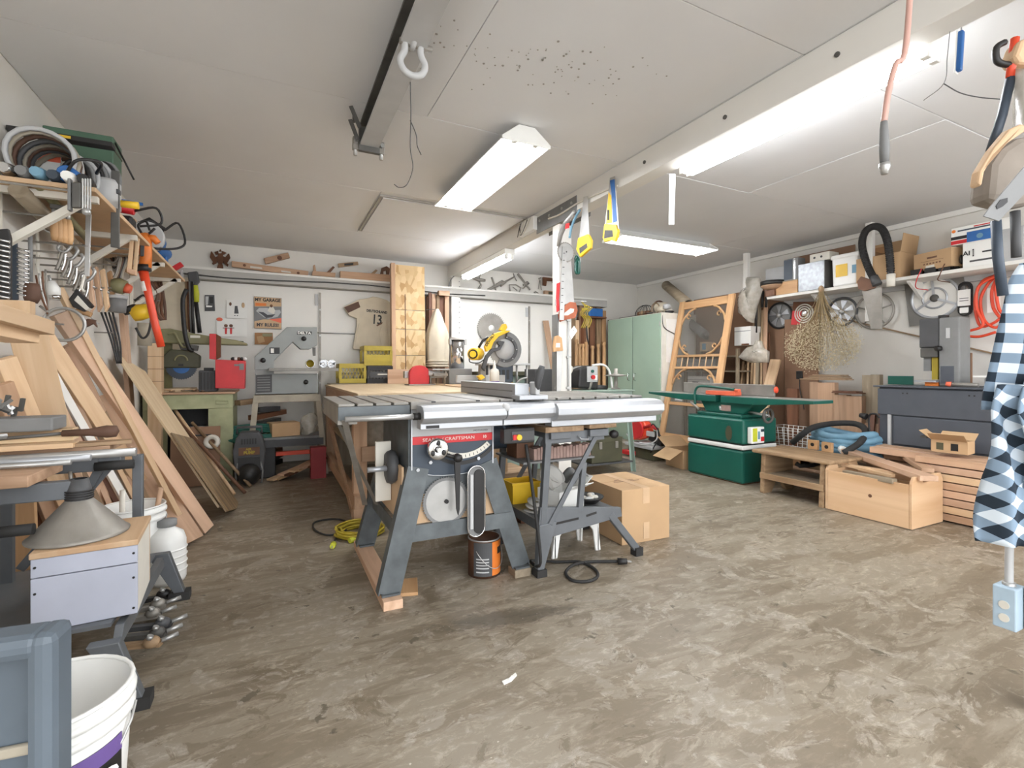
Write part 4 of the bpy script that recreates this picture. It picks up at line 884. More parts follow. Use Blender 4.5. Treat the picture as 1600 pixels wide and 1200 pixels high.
for r_ in (.1, .075, .05): S().ring((.01, -.014, 0), r_, .008, 'y', 24, 6).mk('grille_ring', 'off_white', t)
S().lathe([(0, -.02), (.03, -.014)], 14, (.01, 0, 0), 'y').mk('grille_hub', 'chrome', t)
t = spoked('spoked_wheel', 'grey wheel with fan blades behind the dried flowers', 1316, 487, .14, fan=True, m='dark_grey', n=6)
t = spoked('spoked_wheel', 'large thin-spoked grey wheel behind the hanging saw blade', 1366, 486, .165, n=5, m='steel_worn')
# thin stick across the wall
plank(atx(1212, 474, 5.255), atx(1568, 556, 5.255), .02, .012, 'old_wood', 'wall_stick', label='long thin stick running slanted across the right wall', cat='stick')
# dried flowers
top = atx(1283, 450, 4.93); t = thing('dried_flowers', 'big bunch of dried baby-breath flowers hanging upside down from the shelf', 'dried flowers', top)
rn = random.Random(8); st_ = S(); bl = S()
for k in range(70):
    y_, z_ = rn.gauss(0, .17), rn.uniform(-.75, -.42); x_ = rn.uniform(-.1, .1)
    y_ = max(-.33, min(.33, y_)); st_.tube([(0, rn.uniform(-.01, .01), .0), (x_*.3, y_*.25, z_*.35), (x_*.7, y_*.7, z_*.7), (x_, y_, z_)], .0022, 4, cap=False)
for k in range(4200):
    a = rn.uniform(0, 2*PI); r_ = math.sqrt(rn.random()); y_ = .36*r_*math.cos(a); z_ = -.57+.25*r_*math.sin(a); x_ = rn.uniform(-.13, .12)*(1-.6*r_*r_)
    y_ += rn.gauss(0, .02); z_ += rn.gauss(0, .02); s_ = rn.uniform(.004, .009)
    v = [bl.bm.verts.new((x_+dx*s_, y_+dy*s_, z_+dz*s_)) for dx, dy, dz in ((1, 0, -.6), (-.5, .87, -.6), (-.5, -.87, -.6), (0, 0, 1))]
    for f in ((0, 1, 3), (1, 2, 3), (2, 0, 3), (0, 2, 1)): bl.bm.faces.new([v[i] for i in f])
mat('dried_stem', '#a08b66', .9, var=.15); mat('dried_bloom', '#b5a687', .9, var=.3, scale=40)
st_.mk('stems', 'dried_stem', t, kind='stuff'); bl.mk('blossoms', 'dried_bloom', t, kind='stuff'); S().ball((0, 0, -.01), (.025, .025, .035)).mk('knot', 'old_wood', t)
# hand saw blade and hose on the near hanger
a = [atx(u, v, 4.9) for u, v in ((1345, 448), (1378, 440), (1379, 514), (1361, 514))]
t = thing('old_hand_saw', 'wide old hand saw blade hanging handle up from the shelf', 'hand saw', (4.9, a[0].y, a[3].z))
S().prism([(p.y-a[0].y, p.z-a[3].z) for p in a], -.0015, .0015, 'yz').mk('blade', 'steel_worn', t)
h0 = [atx(u, v, 4.9) for u, v in ((1342, 452), (1340, 440), (1346, 432), (1358, 436), (1369, 430), (1374, 440), (1368, 450), (1352, 455))]
S().prism([(p.y-a[0].y, p.z-a[3].z) for p in h0], -.012, .012, 'yz').mk('handle', 'brown', t, .003)
pts = [atx(u, v, 4.86) for u, v in ((1369, 440), (1360, 425), (1351, 402), (1347, 380), (1352, 362), (1365, 354), (1378, 358), (1386, 375), (1390, 400), (1392, 430))]
t = thing('ribbed_hose', 'black ribbed vacuum hose looped over the near hanger strip', 'hose', pts[4]); sp = spline(pts, 9)
S().tube(sp, .026, 10).mk('hose', 'black', t, w=1)
for i in range(2, len(sp)-2, 1):
    d_ = (sp[i+1]-sp[i-1]).normalized(); S().cyl(sp[i]-d_*.004, sp[i]+d_*.004, .031, n=12).mk('rib', 'black_rubber', t, w=1)
e = pts[-1]; S().cyl(e+Vector((0, 0, .01)), e-Vector((0, 0, .1)), .033, .03, 14).mk('cuff', 'off_white', t, w=1); e = pts[0]; S().cyl(e+Vector((0, .02, .05)), e+Vector((0, -.01, -.03)), .033, .038, 14).mk('cuff', 'dark_grey', t, w=1)
# square plate with round guard
c = atx(1461, 466, 5.24); t = thing('fan_plate', 'square steel plate with large round spoked fan guard on the wall', 'fan guard', c, RW); t.rotation_euler = (0, -.1, RW)
sq = .215
pr = [(-sq, -sq), (sq, -sq), (sq, sq), (-sq, sq)]
S().bb(-sq, sq, -.004, .004, -sq, sq).mk('plate', mat('plate_steel', '#7e7b76', .45, .3, var=.1), t, .002); S().lathe([(.0, -.006), (.165, -.006)], 36, axis='y').mk('opening', 'white_paint', t); S().lathe([(.16, -.005), (.175, -.02), (.185, -.005)], 36, axis='y').mk('outer_ring', 'alu', t); S().lathe([(.08, -.01), (.088, -.02), (.096, -.01)], 30, axis='y').mk('inner_ring', 'alu', t)
for a in (90, 210, 330): S().bar((.02*math.cos(math.radians(a)), -.018, .02*math.sin(math.radians(a))), (.17*math.cos(math.radians(a)), -.018, .17*math.sin(math.radians(a))), .018, .006, (0, 1, 0)).mk('spoke', 'alu', t)
S().lathe([(0, -.026), (.03, -.024), (.034, -.012)], 16, axis='y').mk('hub', 'steel_dark', t)
c = atx(1509, 467, 5.24); t = thing('cord_pack', 'packaged black extension cord hanging on the right wall', 'cord', c, RW)
for k in range(3): S().tube([Vector((x, -.01-.008*k, z-.14)) for x, z in capsule(.09-.012*k, .28-.01*k)], .006, 6, closed=True).mk('loop', 'black_rubber', t)
S().bb(-.042, .042, -.032, -.028, -.06, .075).mk('card', 'paper', t); S().bb(-.03, .03, -.0335, -.032, -.02, -.015).mk('print_line', 'black', t); S().bb(-.03, .03, -.0335, -.032, .0, .005).mk('print_line', 'black', t); S().bb(-.03, .03, -.03, -.026, -.12, -.075).mk('card', 'paper', t)
# orange hose
t = thing('orange_hose', 'orange air hose coiled on a hook on the right wall', 'hose', atx(1550, 430, 5.2)); random.seed(5)
for k, (pp) in enumerate((((1556, 430), (1535, 440), (1524, 465), (1526, 495), (1534, 510), (1552, 505), (1566, 495)), ((1557, 432), (1543, 445), (1532, 470), (1538, 500), (1556, 512), (1570, 500)), ((1558, 433), (1550, 455), (1552, 480), (1562, 496)), ((1556, 431), (1529, 448), (1526, 480), (1536, 508), (1512, 518), (1510, 524), (1530, 526), (1556, 519)), ((1560, 430), (1556, 450), (1560, 480), (1566, 490)))):
    S().tube(spline([atx(u, v, 5.21-.012*k) for u, v in pp], 6), .011, 7).mk('loop', 'red_orange', t, w=1)
S().cyl(atx(1557, 432, 5.275), atx(1557, 432, 5.15), .008).mk('hook', 'steel', t, w=1)
S().bb(-.0, .002, -.05, .03, -.3, -.1).mk('paper_tag', 'paper', t)
# ---------------------------------------------------------------- charcoal metal chest with a small band saw
t = thing('metal_chest', 'charcoal metal drawer chest against the right wall behind the lumber', 'chest', (4.9, 1.85, 0)); mat('charcoal', '#555960', .5, .2, var=.07)
P(S().bb(4.62, 5.2, 1.45, 2.33, .42, .905), 'body', 'charcoal', t, .004); P(S().bb(4.60, 4.619, 1.45, 2.335, .68, .895), 'drawer', 'charcoal', t, .004); P(S().bb(4.605, 4.619, 1.45, 2.22, .44, .67), 'drawer', 'charcoal', t, .004)
P(S().bb(4.58, 5.22, 1.44, 2.36, .906, .92), 'top', 'charcoal', t, .003); P(S().bb(4.64, 5.18, 1.5, 2.3, 0, .41), 'base', 'dark_grey', t)
for y in (1.7, 2.12):
    for dy in (0, .03): P(S().cyl((4.598, y+dy, .86), (4.601, y+dy, .86), .006, n=8), 'rivet', 'black', t)
P(S().bb(4.6, 4.64, 2.24, 2.26, .3, .68), 'side_leg', 'light_grey', t)
t = thing('small_band_saw', 'small grey tabletop band saw on the charcoal chest', 'band saw', (4.85, 1.99, .921), RW)
S().bb(-.135, .0, -.06, .1, .31, .545).mk('upper_head', 'dark_grey', t, .01); S().bb(-.13, -.01, -.055, .09, .23, .309).mk('blade_cover', 'steel_dark', t, .008); S().bb(.001, .135, -.07, .11, .0, .545).mk('frame', 'mid_grey', t, .012)
S().bb(-.12, -.07, -.02, .02, .12, .23).mk('guide_post', 'mid_grey', t); S().bb(-.06, -.02, -.03, .03, .05, .23).mk('guide_block', 'olive_yellow', t); S().bb(-.15, .0, -.1, .1, .03, .045).mk('table', 'alu', t); S().bb(-.09, .0, -.07, .07, 0, .029).mk('table_base', 'orange', t)
S().bb(.015, .1, -.073, -.0705, .02, .16).mk('blade_window', 'charcoal', t); S().cyl((.02, -.08, .3), (-.0, -.11, .3), .02).mk('knob', 'black', t); S().bb(-.02, .03, -.03, .03, .546, .57).mk('tension_knob', 'black', t, .004); S().bb(.05, .075, -.074, -.0705, .38, .46).mk('badge', 'light_grey', t)
X = 4.72
for nm, lab, cat, u0, u1, v0, m, h, Xo in (('green_board', 'short green painted board lying on the charcoal chest', 'board', 1387, 1426, 603, 'machine_green', .075, 5.0), ('brown_sheet', 'brown panel standing behind the small band saw', 'panel', 1493, 1518, 600, 'hardboard', .27, 5.15)):
    tag(S().bb(Xo, Xo+.02, Yx(u1, Xo), Yx(u0, Xo), .921, .921+h).mk(nm, m, None, .002), lab, cat)
t = thing('jar_group_tray', 'white tray over clear jars at the near end of the chest', 'tray', (4.78, 1.62, .921)); S().bb(-.1, .1, -.14, .12, .075, .087).mk('tray', 'white_plastic', t)
for k in range(3): S().lathe([(0, 0), (.028, 0), (.028, .06), (.02, .074), (0, .074)], 12, (.0, -.08+.07*k, 0)).mk('jar', 'light_grey', t)
t = thing('orange_tape_gun', 'orange-tipped tube lying on the front of the chest', 'tube', (4.66, 1.86, .921)); S().cyl((0, 0, .018), (0, -.16, .018), .015).mk('tube', 'steel_worn', t); S().cyl((0, .001, .018), (-.01, .03, .022), .02, .016).mk('tip', 'salmon', t)
# ---------------------------------------------------------------- cedar bundles behind the hose
rn = random.Random(31)
def standing(u0, u1, vtop, X, n, base, lab, m='cedar', grp='cedar boards standing at the right wall', th=.06):
    y0, y1 = Yx(u0, X), Yx(u1, X); zt_ = Zx((u0+u1)/2, vtop, X); w = (y1-y0)/n
    wd = ('leftmost', 'second', 'third', 'fourth', 'fifth', 'sixth', 'seventh')
    for k in range(n):
        hh = zt_-rn.uniform(0, .015)
        tag(S().bb(X, X+th+rn.uniform(0, .03), y0+w*k+.002, y0+w*(k+1)-.002, .003, hh).mk('cedar_board', m, None, .002), '%s upright board of %s' % (wd[k] if k < n-1 else 'rightmost', lab), 'board', grp)
standing(1265, 1304, 597, 4.95, 3, 0, 'the tall cedar stack under the dried flowers')
standing(1300, 1346, 617, 4.95, 4, 0, 'the lower cedar stack right of the tall one')
standing(1347, 1374, 585, 5.02, 2, 0, 'the pair beside the charcoal chest', 'grey_wood')
for k in range(4): 
    z_ = Zx(1290, 596-3*k, 4.93); plank((4.98+.01*k, Yx(1252+6*k, 4.95), .955+.014*k), (4.98, Yx(1326-3*k, 4.95), .955+.014*k), .12, .011, 'old_wood', 'flat_slat', label='flat slat lying on the tall cedar stack, ' + ('lowest', 'second', 'third', 'top')[k], cat='slat', group='slats on the cedar stack')
for k in range(2): plank((4.97+.02*k, Yx(1302, 4.95), .83+.012*k), (4.97, Yx(1346-5*k, 4.95), .83+.012*k), .1, .01, 'dark_wood', 'flat_slat', label='dark slat on the lower cedar stack, ' + ('lower', 'upper')[k], cat='slat', group='slats on the cedar stack')
for k in range(4): plank((4.72+.03*k, Yx(1345+9*k, 4.75), .01), (5.0, Yx(1352+7*k, 4.95), .55+.1*(k % 2)), .05, .02, ('cedar', 'dark_wood')[k % 2], 'leaning_offcut', (1, 0, 0), label='short leaning offcut left of the charcoal chest, ' + ('leftmost', 'second', 'third', 'rightmost')[k], cat='offcut', group='offcuts by the chest')
q = atx(1252, 588, 5.25); t = thing('wall_charger', 'black power adapter plugged in below the dried flowers', 'power adapter', q, RW); S().bb(-.035, .035, -.04, .03, -.03, .06).mk('body', 'black', t, .006); S().tube(spline([(0, -.03, -.03), (.01, -.04, -.15), (.05, -.05, -.28), (.07, -.06, -.36)], 5), .005, 6).mk('wire', 'black', t)
# ---------------------------------------------------------------- step bench
t = thing('step_bench', 'old wooden two-step bench in front of the jointer', 'bench', (3.95, 2.54, 0), .0)
S().bb(-.215, .23, -.325, .34, .335, .365).mk('top', 'old_wood', t, .012)
for y in (-.25, .25):
    S().prism([(-.2, 0), (-.1, 0), (-.04, .09), (.04, .09), (.1, 0), (.2, 0), (.18, .334), (-.18, .334)], y-.02, y+.02).mk('side_panel', 'old_wood', t, .004)
S().bb(-.185, .19, -.228, .228, .15, .17).mk('shelf', 'grey_wood', t, .004); S().bb(-.205, -.186, -.268, .268, .125, .175).mk('shelf_edge', 'old_wood', t, .004)
for k, (u, v) in enumerate(((1271, 702), (1293, 706))):
    q = atz(u, v, .366); t = thing('drilled_block', 'small yellow wood block with a round hole on the step bench, ' + ('left' if k == 0 else 'right')+' one', 'wood block', (q.x, q.y, .366), RW, 'drilled blocks')
    S().bb(-.042, .042, -.015, .015, 0, .08).mk('block', 'orange_wood', t, .003); S().cyl((0, -.0165, .042), (0, -.0155, .042), .016, n=16).mk('hole', 'black', t)
t = thing('caulk_packet', 'small black and white packet on the floor under the step bench', 'packet', (4.05, 2.42, 0), .6); S().bb(-.07, .07, -.03, .03, 0, .03).mk('packet', 'paper', t, .004); S().bb(-.03, .03, -.031, .031, -.0, .0305).mk('band', 'black', t)
for k in range(5): plank((4.27, 2.15, .018+.032*k), (4.30, 3.0, .018+.032*k), .12, .028, 'fir', 'stacked_board', label='board in the low stack behind the step bench, ' + ('lowest', 'second from the floor', 'third from the floor', 'second from the top', 'top')[k], group='boards behind the step bench')
P0 = spline([(4.02, 2.62, .30), (3.95, 2.55, .255), (3.97, 2.42, .265), (4.0, 2.32, .30)], 5); tag(S().tube([atz(1244, 724, .27), atz(1250, 728, .25), atz(1270, 727, .25), atz(1288, 722, .27)], .018, 8).mk('black_tube', 'black_rubber'), 'end of a black hose under the step bench top', 'hose')
# ---------------------------------------------------------------- wooden crate of offcuts
t = thing('wooden_crate', 'plywood crate with handle holes filled with offcuts', 'crate', (3.95, 1.98, 0))
S().bb(-.2, -.182, -.26, .26, .004, .295).mk('side_panel', 'crate_ply', t, .002); S().bb(.182, .2, -.26, .26, .004, .295).mk('side_panel', 'crate_ply', t, .002); S().bb(-.18, .18, -.26, .26, .004, .02).mk('bottom', 'crate_ply', t)
for y in (-.27, .27):
    S().prism([(-.2, .004), (.2, .004), (.2, .30), (.17, .345), (.08, .345), (.06, .30), (-.06, .30), (-.08, .345), (-.17, .345), (-.2, .30)], y-.009, y+.009).mk('end_panel', 'crate_ply', t, .003)
    S().bb(-.058, .058, y-.008, y+.008, .325, .345).mk('handle_bar', 'crate_ply', t, .003)
S().cyl((-.2015, -.03, .17), (-.2, -.03, .17), .012, n=10).mk('knot', 'brown', t)
off = [((1325, 705, .36), (1452, 748, .34), .11, .035, 'fir'), ((1310, 725, .31), (1420, 742, .31), .06, .02, 'pine'), ((1320, 738, .29), (1398, 752, .30), .05, .03, 'grey_wood'), ((1340, 715, .33), (1430, 745, .32), .05, .025, 'pine'), ((1300, 722, .30), (1395, 744, .305), .04, .02, 'pine'), ((1380, 695, .42), (1425, 712, .40), .08, .02, 'fir'), ((1395, 700, .40), (1450, 735, .36), .07, .03, 'cedar')]
for k, ((u0, v0, z0), (u1, v1, z1), w, th, m) in enumerate(off):
    plank(atz(u0, v0, z0), atz(u1, v1, z1), w, th, m, 'offcut', label=('thick broad offcut lying across the crate', 'pale thin offcut at the front of the crate', 'grey bored offcut at the front of the crate', 'pale offcut under the broad one in the crate', 'narrow pale strip at the far end of the crate', 'short flat offcut behind the crate', 'reddish offcut at the back of the crate')[k], cat='offcut', group='offcuts in the crate')
for k in range(5): plank((3.82+.07*k, 1.8, .06+.045*k), (3.85+.06*k, 2.18, .06+.04*k), .05, .03, ('fir', 'pine', 'cedar')[k % 3], 'offcut', label='buried offcut inside the crate, ' + ('deepest', 'second', 'third', 'fourth', 'uppermost')[k], cat='offcut', group='offcuts in the crate')
# ---------------------------------------------------------------- lumber pile along the right wall
rn = random.Random(77); k = 0
lays = ('bottom', 'second', 'third', 'fourth', 'fifth', 'sixth', 'seventh', 'top')
for L_ in range(8):
    z = .035+.054*L_
    for c_ in range(3):
        x0 = 4.22+.125*c_+rn.uniform(-.008, .008); y0 = rn.uniform(.75, .95); y1 = 2.15+rn.uniform(-.2, .12)-(.25 if L_ > 5 and c_ == 0 else 0)
        plank((x0, y0, z+rn.uniform(-.002, .002)), (x0+rn.uniform(-.01, .01), y1, z), .112, .046, ('fir', 'pine', 'fir', 'cedar')[rn.randrange(4)], 'lumber_board', label='%s layer board of the lumber pile, %s column' % (lays[L_], ('front', 'middle', 'back')[c_]), group='lumber pile at the right wall')
t = carton('small_open_carton', 'small open cardboard box on the lumber pile behind the crate', (4.33, 1.72, .464), (.14, .2, .09), .1, openf=(None, 50, 55, 60), fl=.09); S().bb(-.0715, -.0705, -.05, -.01, .02, .07).mk('print_patch', 'black', t); S().bb(-.0715, -.0705, .03, .07, .02, .07).mk('print_patch', 'dark_olive', t)
tag(S().bb(4.30, 4.42, 1.86, 1.9, .55, .565).turn(Matrix.Rotation(0, 4, 'X')).mk('grey_lever', 'steel_dark'), 'dark flat lever lying on the open box flap', 'lever')
# ---------------------------------------------------------------- blue hose, black hose, wire cage
hc = atx(1320, 685, 4.55)
t = thing('blue_hose', 'coiled blue corrugated hose behind the step bench', 'hose', (4.55, hc.y, .25))
rn = random.Random(3)
for k in range(6):
    R = .27-.02*(k % 3); P0 = [Vector((.13*math.cos(a)+rn.uniform(-.006, .006), (R+rn.uniform(-.012, .012))*math.sin(a), .05+.036*k+.02*math.sin(a*2+k))) for a in [2*PI*i/26 for i in range(26)]]
    S().tube(P0, .034, 9, closed=True).mk('loop', 'sky_blue', t)
S().cyl((-.15, -.06, .12), (-.19, -.10, .11), .032, n=14).mk('cuff', 'white_plastic', t); S().cyl((-.1, -.32, .05), (-.13, -.37, .045), .032, n=14).mk('cuff', 'white_plastic', t)
tag(S().bb(4.38, 4.72, hc.y-.32, hc.y+.30, 0, .248).mk('hose_crate', 'old_wood', None, .004), 'low wooden box under the blue hose', 'box')
pts = [atx(u, v, X) for u, v, X in ((1238, 692, 4.35), (1252, 680, 4.35), (1270, 668, 4.42), (1300, 662, 4.6), (1335, 662, 4.7), (1352, 672, 4.6), (1345, 690, 4.4), (1325, 704, 4.3), (1318, 708, 4.28))]
tag(S().tube(spline(pts, 7), .026, 10).mk('black_hose', 'black_rubber'), 'thick black hose arching over the blue hose coil', 'hose')
q = atx(1235, 690, 4.5); t = thing('wire_basket', 'white wire basket standing behind the step bench', 'basket', (4.5, q.y-.05, .30), RW)
for k in range(9):
    x = -.2+.05*k; S().tube([(x, -.12, .2), (x*.9, -.1, 0), (x*.9, .1, 0), (x, .12, .2)], .003, 5).mk('wire', 'white_plastic', t)
for k in range(4):
    z = .2-.055*k; s_ = 1-.025*k; S().tube([(-.2*s_, -.12*s_, z), (.2*s_, -.12*s_, z), (.2*s_, .12*s_, z), (-.2*s_, .12*s_, z)], .003, 5, closed=True).mk('wire', 'white_plastic', t)
tag(S().bb(4.38, 4.62, q.y-.27, q.y+.17, 0, .298).mk('basket_stand', 'cardboard_dark', None, .003), 'plain brown box under the white wire basket', 'box')
t = thing('round_wood_disc', 'pale round wooden disc left of the charcoal chest', 'wood disc', (4.6, 2.42, .16)); t.rotation_euler = (0, 1.2, 0); S().lathe([(0, 0), (.11, 0), (.11, .03), (0, .03)], 28).mk('disc', 'pine_x' if 0 else 'tan', t)
tag(S().bb(4.55, 4.7, 2.36, 2.48, 0, .06).mk('disc_rest', 'black', None, .01), 'black foot under the round wooden disc', 'foot rest')
t = thing('camera_stand', 'small black clamp lamp bracket beside the charcoal chest', 'bracket', (4.56, 2.3, .55)); S().tube(spline([(0, 0, .1), (.0, .03, .13), (0, .08, .1), (0, .07, -.1), (0, .06, -.3)], 5), .008, 6).mk('arm', 'black', t); S().cyl((0, .1, .1), (0, .15, .11), .028, .02).mk('head', 'black', t)
# ---------------------------------------------------------------- open carton and red miter saw by the jointer
q = atz(1062, 730); t = carton('open_carton', 'open cardboard box with a big hanging flap left of the jointer', (4.04, 3.92, 0), (.3, .3, .2), -.15, openf=(None, 60, 118, None), fl=.19)
t = thing('red_miter_saw', 'red chop saw with grey base standing before the green cabinet', 'miter saw', (4.08, 4.50, 0), RW)
S().bb(-.26, .22, -.2, .2, .13, .17).mk('base', 'light_grey', t, .01); S().bb(-.30, -.1, -.22, -.1, .02, .07).mk('lower_leg', 'red', t, .008); S().bb(-.24, .2, -.16, .16, .0, .129).mk('stand_block', 'dark_olive', t, .01); S().lathe([(0, .17), (.15, .17), (.15, .185), (0, .185)], 24).mk('turntable', 'light_grey', t)
S().prism([(-.36, .40), (-.30, .47), (-.05, .44), (.05, .34), (.02, .25), (-.12, .20), (-.30, .18), (-.27, .30)], -.1, .0).mk('motor_housing', 'red_orange', t, .02); S().cyl((-.14, -.12, .33), (-.14, .04, .33), .115, n=24).mk('blade_guard', 'red', t, .01)
S().tube([(-.02, -.09, .36), (.08, -.09, .40), (.2, -.09, .36)], .02, 8).mk('handle', 'red', t); S().prism([(.02, .22), (.22, .17), (.24, .20), (.08, .33)], -.08, .02).mk('arm', 'black', t, .008); S().bb(.03, .16, -.115, -.09, .27, .33).mk('arm_cover', 'light_grey', t, .008)
S().tube(spline([(.2, -.1, .36), (.24, -.15, .25), (.1, -.2, .18), (-.1, -.21, .19), (-.22, -.2, .27)], 6), .007, 6).mk('cord', 'light_grey', t); S().tube(spline([(.1, -.1, .4), (.18, -.13, .42), (.26, -.12, .3), (.2, -.2, .1)], 6), .007, 6).mk('cord', 'black', t); S().box((-.12, -.1015, .40), (.1, .002, .018), (0, .12, 0)).mk('print_mark', 'paper', t)
# ---------------------------------------------------------------- grey-green machine stand with drill press, behind the saw wing
t = thing('machine_stand', 'grey-green steel stand with splayed legs behind the saw wing', 'stand', (3.1, 4.2, 0))
S().bb(-.36, .25, -.22, .22, .68, .83).mk('apron', 'bench_green', t, .004)
mat('sage_grey', '#8fa195', .5, var=.06); t.children[0].data.materials[0] = MATS['sage_grey']
S().bb(-.38, .27, -.24, .24, .831, .845).mk('top', 'sage_grey', t, .003)
for x in (-1, 1):
    for y in (-1, 1):
        a = Vector((-.055+x*.28, y*.19, .68)); b = Vector((-.055+x*.31, y*.24, .0)); S().bar(a, b, .06, .005, (1, 0, 0)).mk('leg', 'sage_grey', t); S().bar(a+Vector((0, -y*.02, 0)), b+Vector((0, -y*.02, 0)), .005, .05, (1, 0, 0)).mk('leg_flange', 'sage_grey', t)
S().bb(-.35, .24, -.24, .24, .10, .115).mk('lower_shelf', 'dark_grey', t)
t = thing('ammo_box', 'dark olive metal case with two clasps under the machine stand', 'case', (3.06, 4.05, .117)); S().bb(-.22, .16, -.07, .07, 0, .24).mk('body', 'dark_olive', t, .006); S().bb(-.223, .163, -.073, .073, .2, .25).mk('lid', 'dark_olive', t, .006)
for x in (-.12, .08): S().bb(x-.018, x+.018, -.085, -.072, .14, .21).mk('clasp', 'steel_worn', t, .003)
t = thing('drill_press', 'black bench drill press with red stop button behind the saw wing', 'drill press', (2.9, 4.25, .846))
S().prism([(-.12, .02), (.12, .0), (.14, .1), (.12, .22), (.02, .25), (-.1, .22)], -.12, .14).mk('head', 'black', t, .02); S().bb(-.02, .11, -.135, -.122, .08, .24).mk('control_panel', 'light_grey', t, .004)
S().cyl((.04, -.136, .19), (.04, -.15, .19), .016, n=14).mk('start_button', 'machine_green', t); S().cyl((.045, -.136, .13), (.045, -.155, .13), .022, n=16).mk('stop_button', 'red', t); S().bb(.07, .105, -.137, -.1355, .1, .15).mk('label_patch', 'white_plastic', t)
S().cyl((-.17, 0, 0), (-.17, 0, .13), .03, n=14).mk('column', 'steel', t); S().cyl((.02, -.1, .0), (.05, -.1, .1), .02, .03).mk('feed_handle', 'steel_worn', t); S().cyl((.1, -.05, .02), (.25, -.1, .01), .035, .03).mk('motor', 'black', t)
S().cyl((-.27, -.1, .22), (-.2, -.1, .2), .06, .045, 14).mk('lamp_head', 'off_white', t); S().cyl((-.28, -.1, .225), (-.27, -.1, .22), .05, .06, 14).mk('lamp_rim', 'old_wood', t); S().tube(spline([(-.2, -.1, .2), (-.1, -.05, .23), (0, 0, .24)], 4), .008, 6).mk('lamp_arm', 'steel', t)
S().tube(spline([(.08, -.08, .25), (.2, -.08, .26), (.28, -.08, .22), (.32, -.08, .12), (.34, -.08, .0)], 6), .012, 8).mk('air_hose', 'white_plastic', t)
t = thing('pedestal_vise', 'small steel pedestal with a round plate beside the drill press', 'pedestal', (3.27, 4.15, .846)); S().lathe([(0, 0), (.05, 0), (.05, .01), (.02, .02), (.018, .13), (.1, .14), (.1, .15), (.04, .16), (.02, .17), (.02, .22), (0, .22)], 18).mk('pedestal', 'steel_worn', t); S().bb(-.14, .14, -.012, .012, .142, .15).mk('cross_bar', 'steel_worn', t)
# turned spindles and timber in the recess behind
for k, (u, v) in enumerate(((902, 530), (907, 537), (912, 537), (917, 534), (927, 540), (936, 537), (945, 534))):
    a = aty(u, v, 5.9); t = thing('turned_spindle', 'turned orange-brown wooden spindle in the recess, %s from the left' % ('first', 'second', 'third', 'fourth', 'fifth', 'sixth', 'seventh')[k], 'spindle', (a.x, 5.92, 0), 0, 'spindles in the back recess')
    h_ = a.z; S().lathe([(0, 0), (.03, 0), (.03, .3), (.02, .32), (.034, .36), (.034, .6), (.022, .66), (.032, .72), (.024, h_-.1), (.018, h_-.06), (.03, h_-.03), (.022, h_), (0, h_)], 12).mk('spindle', 'orange_wood', t)
for k, (u0, u1, v, m) in enumerate(((893, 900, 480, 'old_wood'), (900, 906, 500, 'pine'), (906, 914, 475, 'hardboard'), (914, 921, 490, 'cedar'), (922, 931, 468, 'dark_wood'), (933, 940, 478, 'old_wood'), (941, 948, 485, 'orange_wood'))):
    a, b = aty(u0, v, 6.02), aty(u1, v, 6.02); tag(S().bb(a.x+.003, b.x-.003, 6.03, 6.07, .003, a.z).mk('recess_plank', m, None, .002), 'upright plank in the back recess behind the spindles, %s from the left' % ('first', 'second', 'third', 'fourth', 'fifth', 'sixth', 'seventh')[k], 'plank', 'planks in the back recess')
q = aty(905, 600, 5.0); tag(S().bb(2.62, 2.98, 4.75, 5.0, .0, 1.06).mk('dark_cabinet', 'dark_grey', None, .006), 'dark grey box cabinet behind the drill press', 'cabinet')
# ---------------------------------------------------------------- blue-grey planer and green-topped bench between posts
t = thing('back_bench', 'green-topped bench against the second garage door', 'workbench', (2.7, 5.55, 0)); S().bb(-.55, .45, -.25, .3, .98, 1.03).mk('top', 'dark_olive', t, .004); S().bb(-.5, .4, -.2, .25, .7, .979).mk('cabinet', 'sage_grey', t)
for x in (-.48, .38):
    for y in (-.18, .2): S().bb(x-.03, x+.03, y-.03, y+.03, 0, .699).mk('leg', 'sage_grey', t)
t = thing('planer', 'dark blue benchtop planer behind the middle post', 'planer', (2.22, 4.75, .83)); S().bb(-.26, .26, -.2, .2, 0, .05).mk('base', 'dark_grey', t, .006); S().bb(-.2, .05, -.17, .17, .08, .27).mk('housing', 'navy', t, .015); S().bb(-.24, .24, -.19, .19, .27, .29).mk('top_plate', 'light_grey', t, .004)
for x in (-.22, .1, .22): S().cyl((x, -.15, .05), (x, -.15, .27), .012).mk('post', 'steel', t)
for k in range(4): S().bb(-.18+.05*k, -.15+.05*k, -.173, -.171, .12, .22).mk('vent', 'black', t)
S().tube(spline([(.06, -.18, .06), (.12, -.2, .12), (.2, -.2, .14)], 4), .01, 6).mk('crank', 'steel', t)
tag(S().bb(1.9, 2.55, 4.5, 5.0, 0, .829).mk('planer_cabinet', 'sage_grey', None, .006), 'grey-green cabinet under the blue planer', 'cabinet')
t = thing('mid_post_guard', 'steel corner strip on the left side of the middle post', 'strip', (2.068, 3.40, .3)); S().bb(-.004, .006, -.04, .05, 0, 1.2).mk('strip', 'mid_grey', t); S().cyl((-.006, 0, .6), (-.003, 0, .6), .008, n=8).mk('screw', 'steel', t)
